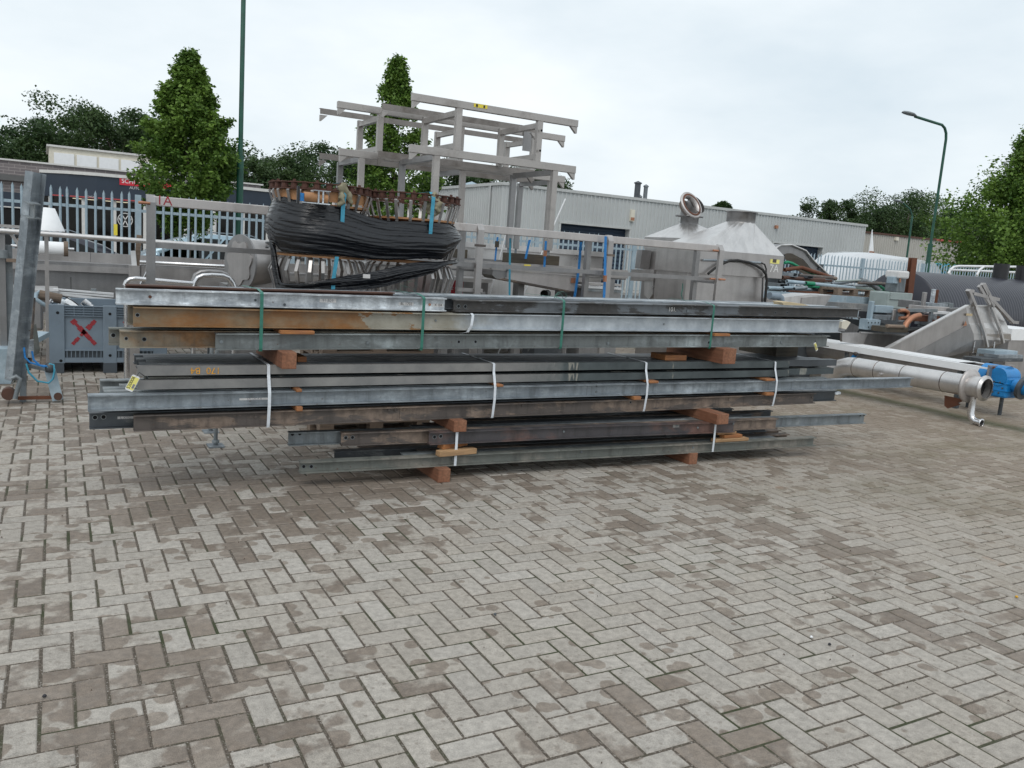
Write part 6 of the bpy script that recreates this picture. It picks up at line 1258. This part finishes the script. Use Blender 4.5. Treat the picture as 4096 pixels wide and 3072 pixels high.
MB().tube([(c.x,gy+.34*GS,gz+.05*GS),(c.x,y0-.03,zc0-.16)],.05,12).build('shaft','steel_dark',GM); MB().tube([(c.x+.1,gy+.05,0),(c.x+.1,gy+.05,gz-.15)],.025,8).build('jack_leg','steel_dark',GM)
# tilted hopper
HP = thing('tilted_hopper','tilted stainless hopper with ribbed outer face','hopper',(13,8.6,0)); K5 = zoom(3500,1000,3.6862)
YHp = 8.3
A = SY(*K5(130,1462),YHp); B_ = SY(*K5(1340,825),YHp); Cc = SY(*K5(1385,1085),YHp); D_ = SY(*K5(1460,1325),YHp); E_ = SY(*K5(930,1600),YHp); F_ = SY(*K5(340,1500),YHp)
dep = Vector((.95,-.15,0.0))
m = MB().prism([A,B_,Cc,D_,E_,F_],(0,.02,0)); m.build('side_sheet','stainless',HP)
px_prism([K5(545,1535),K5(1395,1095),K5(1455,1240),K5(1460,1325),K5(930,1600)],YHp-.012,.012,'stainless_dark','lower_sheet',HP)
B2, C2, D2_ = [SY(*K5(x,y),YHp+.05) for x, y in ((1790,835),(1930,1060),(2010,1325))]
W3 = Vector((.0,.9,0))
m = MB(); m.add([B_,B2,C2,Cc,D_,D2_],[(0,3,2,1)]); m.add([Cc,C2,SY(*K5(2000,1240),YHp+.02),SY(*K5(1455,1235),YHp)],[(0,3,2,1)]); q0_, q1_ = SY(*K5(1455,1235),YHp), SY(*K5(2000,1240),YHp+.02); m.add([q0_,q1_,D2_,D_],[(0,3,2,1)]); o_ = m.build('end_face','stainless_bright',HP); so = o_.modifiers.new('s','SOLIDIFY'); so.thickness = .012
m = MB(); m.prism([D_,D2_,SY(*K5(1200,1620),YHp+.5),E_],(0,0,-.012)); m.build('under_sheet','stainless_dark',HP)
MB().bar(A+Vector((0,-.02,.01)),B_+Vector((0,-.02,.01)),.06,.02).build('rim','stainless_bright',HP); MB().bar(B_+Vector((0,-.02,.01)),B2+Vector((0,-.02,.01)),.06,.02).build('rim','stainless_bright',HP)
for pts in ([(1480,840),(1610,1210),(1655,1430)],[(1720,850),(1850,1190),(1890,1370)]):
    q = [SY(*K5(*p_),YHp-.03) for p_ in pts]; m = MB(); [m.bar(u_,v_,.045,.04) for u_, v_ in zip(q,q[1:])]; m.build('rib','stainless_bright',HP)
MB().bar(SY(*K5(1100,1500),YHp+.2),SY(*K5(1650,1440),YHp+.1),.02).build('hidden_brace','stainless_dark',HP)
for p_ in ((1440,1540),(1735,1530)): v = SY(*K5(*p_),YHp); MB().box(v.x-.05,v.x+.05,v.y-.03,v.y+.03,v.z-.06,v.z+.03).build('foot_clamp','chrome',HP); MB().tube([(v.x,v.y,0),(v.x,v.y,v.z)],.03,8).build('leg','steel_dark',HP); MB().tube([(v.x,v.y,v.z),(v.x,v.y,D_.z-.02)],.015,8).build('stud','chrome',HP)
v = SY(*K5(1330,1090),YHp-.02); MB().prism([v+Vector((-.04,0,-.04)),v+Vector((.05,0,-.02)),v+Vector((0,0,.05))],(0,-.003,0)).build('warning_sticker','copper',HP); px_prism([K5(1350,935),K5(1440,940),K5(1435,975),K5(1345,965)],YHp-.025,.004,'cardboard','tape_patch',HP)
SF = thing('strut_frame','loose frame of stainless struts crossed on top of the hopper','struts',SY(*K5(1470,810),YHp-.05))
for a_, b_, w_ in (((1370,590),(1465,820),.07),((1400,600),(1440,610),.06),((1440,640),(1820,730),.05),((1575,500),(1745,830),.05),((1600,500),(1690,690),.05),((1660,670),(2030,1070),.055),((2000,1060),(2110,1070),.03),((1530,530),(1690,800),.04)):
    MB().bar(SY(*K5(*a_),YHp-.06),SY(*K5(*b_),YHp-.06),w_,.05).build('strut','stainless',SF)
# black ribbed tank
TX0 = SY(3650,1250,10.9).x-.1; TR_ = .93; TYc = 11.2
TK = thing('ribbed_tank','large black ribbed plastic tank lying on its side','tank',(TX0+3.5,TYc,0)); prof = [(1e-3,-.16),(.4,-.14),(.75,-.07),(.88,.02)]; x = .02
while x < 7: prof += [(.9255,x+.01),(TR_,x+.03),(TR_,x+.06),(.9255,x+.08)]; x += .09
prof += [(.85,x),(1e-3,x+.1)]
plain('tank_black', (.022,.023,.034), .38, 0, .15, 3); MB().rev(prof,(TX0,TYc,TR_),56,(1,0,0)).build('barrel','tank_black',TK)
for px in (4000,4090): v = SY(px,1110,TYc); MB().tube([(v.x,TYc,2*TR_-.06),(v.x,TYc,2*TR_+.32)],.16,18).build('manhole','black_plastic',TK)
for x in (1,3.6,6): MB().box(TX0+x-.08,TX0+x+.08,TYc-.8,TYc+.8,0,.16).build('cradle','wood_dark',TK)
# white railing behind the tank
WR = thing('white_railing','white tube guard railing behind the black tank','railing',(TX0+4,13.4,0)); zr = SY(3900,1062,13.4).z
rz2 = [SY(*K5(*q),13.4) for q in ((1080,350),(1115,290),(1160,250),(1230,238),(2190,250))]; MB().tube(rz2,.03,8).build('top_tube','white_paint',WR); MB().tube([SY(*K5(1100,292),13.4),SY(*K5(2190,335),13.4)],.03,8).build('mid_tube','white_paint',WR)
for q in (((1500,370),(1545,290),(1600,250)),((1845,390),(1870,310),(1935,262))): MB().tube([SY(*K5(*p_),13.3) for p_ in q],.03,8).build('stay','white_paint',WR)
for px in (3800,3910,4005,4080): v = SY(px,1090,13.4); MB().tube([(v.x,13.4,0),(v.x,13.4,v.z)],.03,8).build('post','white_paint',WR)
# heap of steel and pipes between hooded bin and tank
K4 = zoom(3050,950,3.403)
def K4p(q, Y): return SY(*K4(*q),Y)
GN = thing('gooseneck_chute','stainless gooseneck chute arching over the pipe heap','chute',(K4p((600,400),12).x,12,0))
o1 = [(165,155),(250,105),(400,100),(590,180),(700,320),(940,545)]; o2 = [(260,245),(330,215),(400,215),(560,300),(660,420),(860,545)]
px_prism([K4(*q) for q in o1]+[K4(*q) for q in reversed(o2)],12,.5,'stainless_dark','body',GN); MB().tube([K4p(q,11.97) for q in o1],.02,6).build('edge_bead','stainless_bright',GN); v = K4p((790,400),11.99); MB().box(v.x-.06,v.x+.06,11.97,11.99,v.z-.06,v.z+.05).build('latch','steel_dark',GN); e = K4p((880,540),12.2); MB().box(e.x-.1,e.x+.1,12.1,12.5,0,e.z+.05).build('support','steel_dark',GN); e = K4p((230,230),12.2); MB().box(e.x-.05,e.x+.05,12.1,12.4,0,e.z).build('support','steel_dark',GN)
def rod(name, label, a, b_, Y, r, mat, cat='pipe', Y2=None, hollow=True):
    p, q = K4p(a,Y), K4p(b_,Y if Y2 is None else Y2); m = MB().tube([p,q],r,12,not hollow)
    if hollow: d = (q-p).normalized()*.004; m.tube([p,q],r*.72,12,False); m.rev([(r*.72,0),(r,0)],p,12,(q-p)); 
    tag(m.build(name,mat),label,cat)
rods = [((330,598),(1250,690),11.0,.045,'galv_blue','thick grey pipe with open end on top of the heap'),((285,682),(600,690),10.9,.035,'galv_blue','short grey pipe with open end in the heap'),((430,700),(600,680),10.85,.04,'galv','stubby galvanised pipe end poking out of the heap'),((580,662),(1690,745),11.0,.035,'green_paint','long green painted pipe in the heap'),((590,625),(700,632),10.95,.05,'green_paint','short dark green pipe stub on the heap'),
 ((490,520),(1000,560),11.5,.05,'rust_brown','brown rusty pipe behind the grey pipes'),((270,545),(850,585),11.4,.05,'rust_dark','dark rusty pipe behind the grey pipes'),((940,635),(1340,580),11.1,.04,'galv','galvanised pipe slanting across the heap'),((300,440),(530,410),11.8,.05,'rust_red','rust red pipe, rising half of a bent pair'),((530,410),(940,545),11.8,.05,'rust_red','rust red pipe, falling half of a bent pair'),((1500,610),(1780,640),11.6,.035,'rust_brown','thin rusty pipe beside the pallet'),((70,690),(1040,730),11.2,.05,'galv_blue','pale blue pipe low in the heap'),((340,755),(1000,780),11.0,.06,'rust_red','rust red pipe low in the heap')]
for a, b_, Y, r, mt, lab in rods: rod('steel_pipe',lab,a,b_,Y,r*.8,mt)
random.seed(5)
for i in range(34):
    x = random.uniform(120,1500); y = 560+.085*x+random.uniform(-60,170); l = random.uniform(180,620); Y = random.uniform(10.7,12.2); s_ = random.uniform(-.05,.2)
    p, q = K4p((x,y),Y), K4p((x+l,y+l*s_),Y+random.uniform(-.2,.2))
    if i % 2: tag(MB().tube([p,q],random.uniform(.014,.028),8).build('steel_pipe',random.choice(['galv_dull','grey_green_paint','rust_brown','galv'])),'thin pipe lying in the tangled heap beyond the stack','pipe','thin pipes in the heap')
    else: tag(MB().prof(p,q,[(-.03,0),(.0,0),(.0,.035),(-.004,.035),(-.004,.004),(-.03,.004)]).build('angle_iron',random.choice(['galv_dull','steel_dark','grey_green_paint','rust_dark'])),'thin angle iron lying in the tangled heap beyond the stack','angle iron','angle irons in the heap')
tag(MB().tube([K4p(q,11.9) for q in ((300,345),(340,335),(400,350),(480,395),(620,460),(740,520))],.03,8).build('green_hose','green_paint'),'green hose arching over the heap','hose')
tag(MB().tube([K4p(q,10.9) for q in ((1340,580),(1480,630),(1570,700),(1600,770),(1570,810))],.05,10).build('grey_hose','galv_dull'),'thick grey hose bending down beside the pallet','hose')
tag(MB().tube([K4p(q,10.95) for q in ((1560,640),(1640,690),(1700,745))],.03,8).build('green_hose','green_paint'),'green hose end beside the grey pump box','hose')
for i, (a, b_, lab) in enumerate((((420,480),(480,540),'square grey tube end on the heap'),((610,520),(690,560),'dark square tube end beside the rusty pipes'),((240,625),(340,680),'square tube end low under the hooded bin'),((890,570),(960,620),'small square tube end at the chute foot'))):
    p, q = K4p(a,11.3), K4p(b_,11.3); m = MB(); w = max(.04,q.x-p.x); m.box(p.x,p.x+w,11.3,12.3,q.z,q.z+.01); m.box(p.x,p.x+w,11.3,12.3,p.z-.01,p.z); m.box(p.x,p.x+.01,11.3,12.3,q.z+.01,p.z-.01); m.box(p.x+w-.01,p.x+w,11.3,12.3,q.z+.01,p.z-.01); tag(m.build('square_tube',('galv','steel_dark','galv_dull','galv')[i]),lab,'square tube')
# bearers carrying the heap
for k, (a, b_, Y, mt, lab) in enumerate((((850,820),(1690,885),10.4,'galv_blue','pale blue grey channel carrying the pallet'),((850,910),(1500,970),10.0,'steel_grey','grey channel under the pale blue one'))):
    p, q = K4p(a,Y), K4p(b_,Y); o = MB().prof(p-Vector((2.0,0,.06)),q-Vector((-.6,0,.06)),usec(.13,.09)).build('channel_section',mt); tag(o,lab,'channel')
for x in (10.9,12.2,13.6): tag(MB().box(x,x+.1,10.45,12.4,0,.86).build('trestle','steel_dark',None,.01),'dark steel trestle under the pipe heap','trestle','trestles under the heap')
pv_ = K4p((1265,800),10.55); pt2 = pallet('weathered pallet lying on the pipe heap',pv_.x,10.95,pv_.z-.01,w=.8,l=K4p((1515,700),10.55).x-K4p((1030,700),10.55).x)
px_p = thing('tapered_sheet','pale stainless trough end lying beside the hooded bin','trough end',K4p((600,900),9.4)); MB().prism([K4p(q,9.4) for q in ((265,820),(645,775),(950,785),(850,930),(225,935))],(0,.35,0)).build('body','stainless_bright',px_p); px_prism([K4(545,820),K4(950,785),K4(850,930),K4(530,900)],9.38,.018,'stainless','front_sheet',px_p); v = K4p((550,930),9.5); MB().box(v.x-.3,v.x+.3,9.45,9.7,0,v.z).build('support','steel_dark',px_p)
tag(MB().tube([K4p(q,9.35) for q in ((95,790),(150,800),(220,800),(250,830),(255,880))],.055,12).build('drain_pipe','plastic_grey'),'grey plastic drain bend with a pale bung','pipe'); v = K4p((100,795),9.3)
tag(MB().prism([K4p(q,5.62) for q in ((270,885),(350,880),(560,905),(655,935),(290,930))],(0,.12,.004)).build('cardboard_scrap','cardboard'),'crumpled cardboard scrap on the end of the stack','cardboard')
tag(MB().prism([K4p(q,5.9) for q in ((1085,1145),(1150,1130),(1200,1155),(1140,1250),(1075,1235))],(.05,.12,0)).build('paper_scrap','cream'),'cream paper scrap tucked at the beam end','paper')
tag(MB().prism([K4p(q,9.6) for q in ((1200,1160),(1330,1220),(1280,1300),(1130,1305),(1110,1280))],(0,.3,0)).build('sheet_scrap','stainless_dark'),'grey folded sheet at the end of the top bundle','sheet metal')
# rust column and pump box
p, q = K5(560,115), K5(490,870); e0, e1 = SY(*q,10.2), SY(*p,10.2); RC = tag(MB().prof(Vector((e0.x,10.2,0)),Vector((e1.x,10.2,e1.z)),hp(.14,.1),(.5,1,0)).build('rusty_section','rust_red'),'rust red steel column standing beside the black tank','steel section')
PB_ = thing('pump_box','grey green pump box on a flanged stand','pump',(K4p((1850,900),9.9).x,10,0))
for (a, b_, Y, d, mt, nm) in (((1690,770),(1980,965),9.9,.4,'grey_green_paint','lower_case'),((1740,762),(2050,845),9.88,.45,'grey_green_paint','flange'),((1820,560),(1960,740),10,.25,'galv_dull','upright'),((1780,540),(1860,625),9.95,.15,'galv_blue','switch_box')):
    p, q = K4p((a[0],b_[1]),Y), K4p((b_[0],a[1]),Y); MB().box(p.x,q.x,Y,Y+d,p.z,q.z).build(nm,mt,PB_,.01)
p, q = K4p((1820,555),9.95), K4p((1980,460),9.95); MB().box(p.x,q.x,9.9,10.2,p.z,q.z).build('motor_head','label_white',PB_,.03); MB().tube([K4p((1870,560),9.92),K4p((1870,610),9.92)],.02,8).build('valve','copper',PB_); p = K4p((1690,960),9.9); MB().box(p.x+.1,p.x+.8,9.95,10.25,0,p.z).build('base','steel_dark',PB_)
# scrap heap of brackets, coils, copper bends
random.seed(11)
base_y = 9.0
def sbox(lab, a, b_, Y, d, mt, name='steel_bracket', cat='bracket'):
    p, q = K4p((a[0],b_[1]),Y), K4p((b_[0],a[1]),Y); tag(MB().box(p.x,q.x,Y,Y+d,p.z,q.z).build(name,mt,None,.006),lab,cat)
sbox('tall pale upright of a galvanised bracket in the scrap',(1465,870),(1530,1130),8.9,.08,'galv_blue'); sbox('upper arm of a galvanised bracket in the scrap',(1535,935),(1790,1020),8.95,.1,'galv_blue'); sbox('lower arm of a galvanised bracket in the scrap',(1520,1060),(1760,1120),8.95,.1,'galv'); 
def pbox():
    T = thing('punched_bracket','galvanised bracket box punched with two rows of holes','bracket',K4p((1510,1255),8.8)); p, q = K4p((1415,1255),8.8), K4p((1610,1120),8.8); MB().box(p.x,q.x,8.8,8.95,p.z,q.z).build('plate','galv_blue',T)
    for i in range(4):
        for j in range(2): v = K4p((1440+i*46,1160+j*60),8.8); MB().rev([(1e-3,0),(.012,0),(.012,.003)],(v.x,8.799,v.z),10,(0,-1,0),False).build('hole','dark_void',T)
pbox()
tag(MB().tube([K4p(q,8.6) for q in ((1930,1240),(1960,1170),(2010,1110),(2070,1075),(2140,1060))],.045,12).build('copper_bend','copper'),'curved copper coloured pipe bend in the scrap','pipe bend')
tag(MB().tube([K4p(q,8.75) for q in ((1870,1100),(1950,1095),(1985,1060),(1980,1010),(1930,990),(1860,995))],.03,10).build('copper_bend','copper'),'hooked copper pipe with a white end','pipe bend')
tag(MB().tube([K4p((1690,1205),8.5),K4p((1920,1215),8.5)],.03,10).build('rusty_pipe','wood_pallet'),'short brown pipe lying on the dark bearer','pipe')
sbox('black bearer under the copper bends',(1660,1225),(1990,1290),8.5,.25,'wood_dark','wooden_bearer','timber'); sbox('stained steel plate behind the copper hook',(1770,980),(1830,1130),8.9,.03,'stainless_stain','steel_plate','plate')
k5b = lambda q, Y: SY(*K5(*q),Y)
def sb5(lab, a, b_, Y, d, mt, name='steel_offcut', cat='steel offcut'):
    p, q = k5b((a[0],b_[1]),Y), k5b((b_[0],a[1]),Y); tag(MB().box(p.x,q.x,Y,Y+d,p.z,q.z).build(name,mt,None,.006),lab,cat)
sb5('upright grey flat bar with a rusty foot',(705,625),(775,845),8.9,.05,'stainless'); sb5('upright pale flat bar beside a rusty one',(838,580),(905,800),9.0,.05,'galv_bright'); sb5('upright rusty bar behind the pale flat bar',(906,590),(948,800),9.05,.05,'rust_red')
sb5('flat grey tray on the scrap',(560,755),(705,855),9.1,.3,'stainless_dark'); sb5('grey steel case on the scrap beside the tank',(1085,785),(1165,880),9.0,.2,'galv_dull'); sb5('long pale plate on the scrap',(775,795),(1080,830),8.95,.3,'galv'); sb5('rusty tray with curled edge on the scrap',(725,845),(1100,890),8.85,.3,'stainless_stain'); sb5('orange rusty channel low in the scrap',(560,975),(960,1050),8.7,.2,'rust_red'); sb5('slanted grey bar in the scrap',(808,920),(865,1100),8.6,.05,'galv'); sb5('small pale bar in the scrap',(885,950),(920,1030),8.6,.05,'galv_bright'); sb5('white rimmed channel low in the scrap',(860,915),(1120,945),8.75,.2,'white_paint')
for i in range(26):
    px, py = random.uniform(40,1050), random.uniform(860,1180); p = k5b((px,py),random.uniform(8.8,9.4)); l = random.uniform(.2,.7); a = random.uniform(-.4,.4)
    tag(MB().bar(p,p+Vector((l*math.cos(a),l*math.sin(a),random.uniform(-.06,.06))),random.uniform(.04,.1),random.uniform(.03,.07)).build('steel_offcut',random.choice(['galv_dull','steel_dark','rust_brown','galv','stainless_dark','rust_dark'])),'bar shaped steel offcut mixed into the scrap before the tank','steel offcut','bar offcuts in the scrap')
tag(MB().box(11.6,14.6,8.92,9.9,0,.5).build('scrap_bin','galv_dull',None,.02),'dark steel bin holding the scrap before the tank','scrap bin')
# stainless channels on the ground between
CB = thing('stainless_gutter','wide stainless gutter lying before the scrap bin','gutter',(12.5,8.8,0)); YG = 8.72
MB().prism([K4p(q,YG) for q in ((1085,1300),(1440,1300),(1370,1460),(1085,1420))],(0,.04,0)).build('end_sheet','stainless',CB); MB().prism([K4p(q,YG+.05) for q in ((1440,1300),(1995,1335),(1990,1460),(1360,1470))],(0,.04,0)).build('side_sheet','stainless_dark',CB); MB().bar(K4p((1330,1290),YG),K4p((1995,1335),YG),.04,.02).build('rim','stainless_bright',CB); e = K4p((1700,1460),YG); MB().box(e.x-.3,e.x+.3,YG+.06,YG+.14,0,e.z+.02).build('foot','stainless_dark',CB)
sb5('pale steel sheet lying right of the hopper foot',(1760,1490),(2110,1560),7.9,.3,'galv_blue'); sb5('grey channel lying right of the hopper foot',(1820,1550),(2190,1600),7.8,.25,'galv'); sb5('dark channel under the grey one, right of the hopper foot',(1560,1600),(2190,1650),7.8,.3,'steel_dark')
WB = thing('white_edged_container','stainless container with white edge behind the hopper','container',(k5b((2120,1300),9).x,9.2,0)); p, q = k5b((2000,1330),9), k5b((2230,1170),9); MB().box(p.x,q.x+.8,9,9.8,p.z,q.z).build('rim','white_sheet',WB); MB().box(p.x,q.x+.8,9.03,9.77,.0,p.z).build('body','stainless',WB)
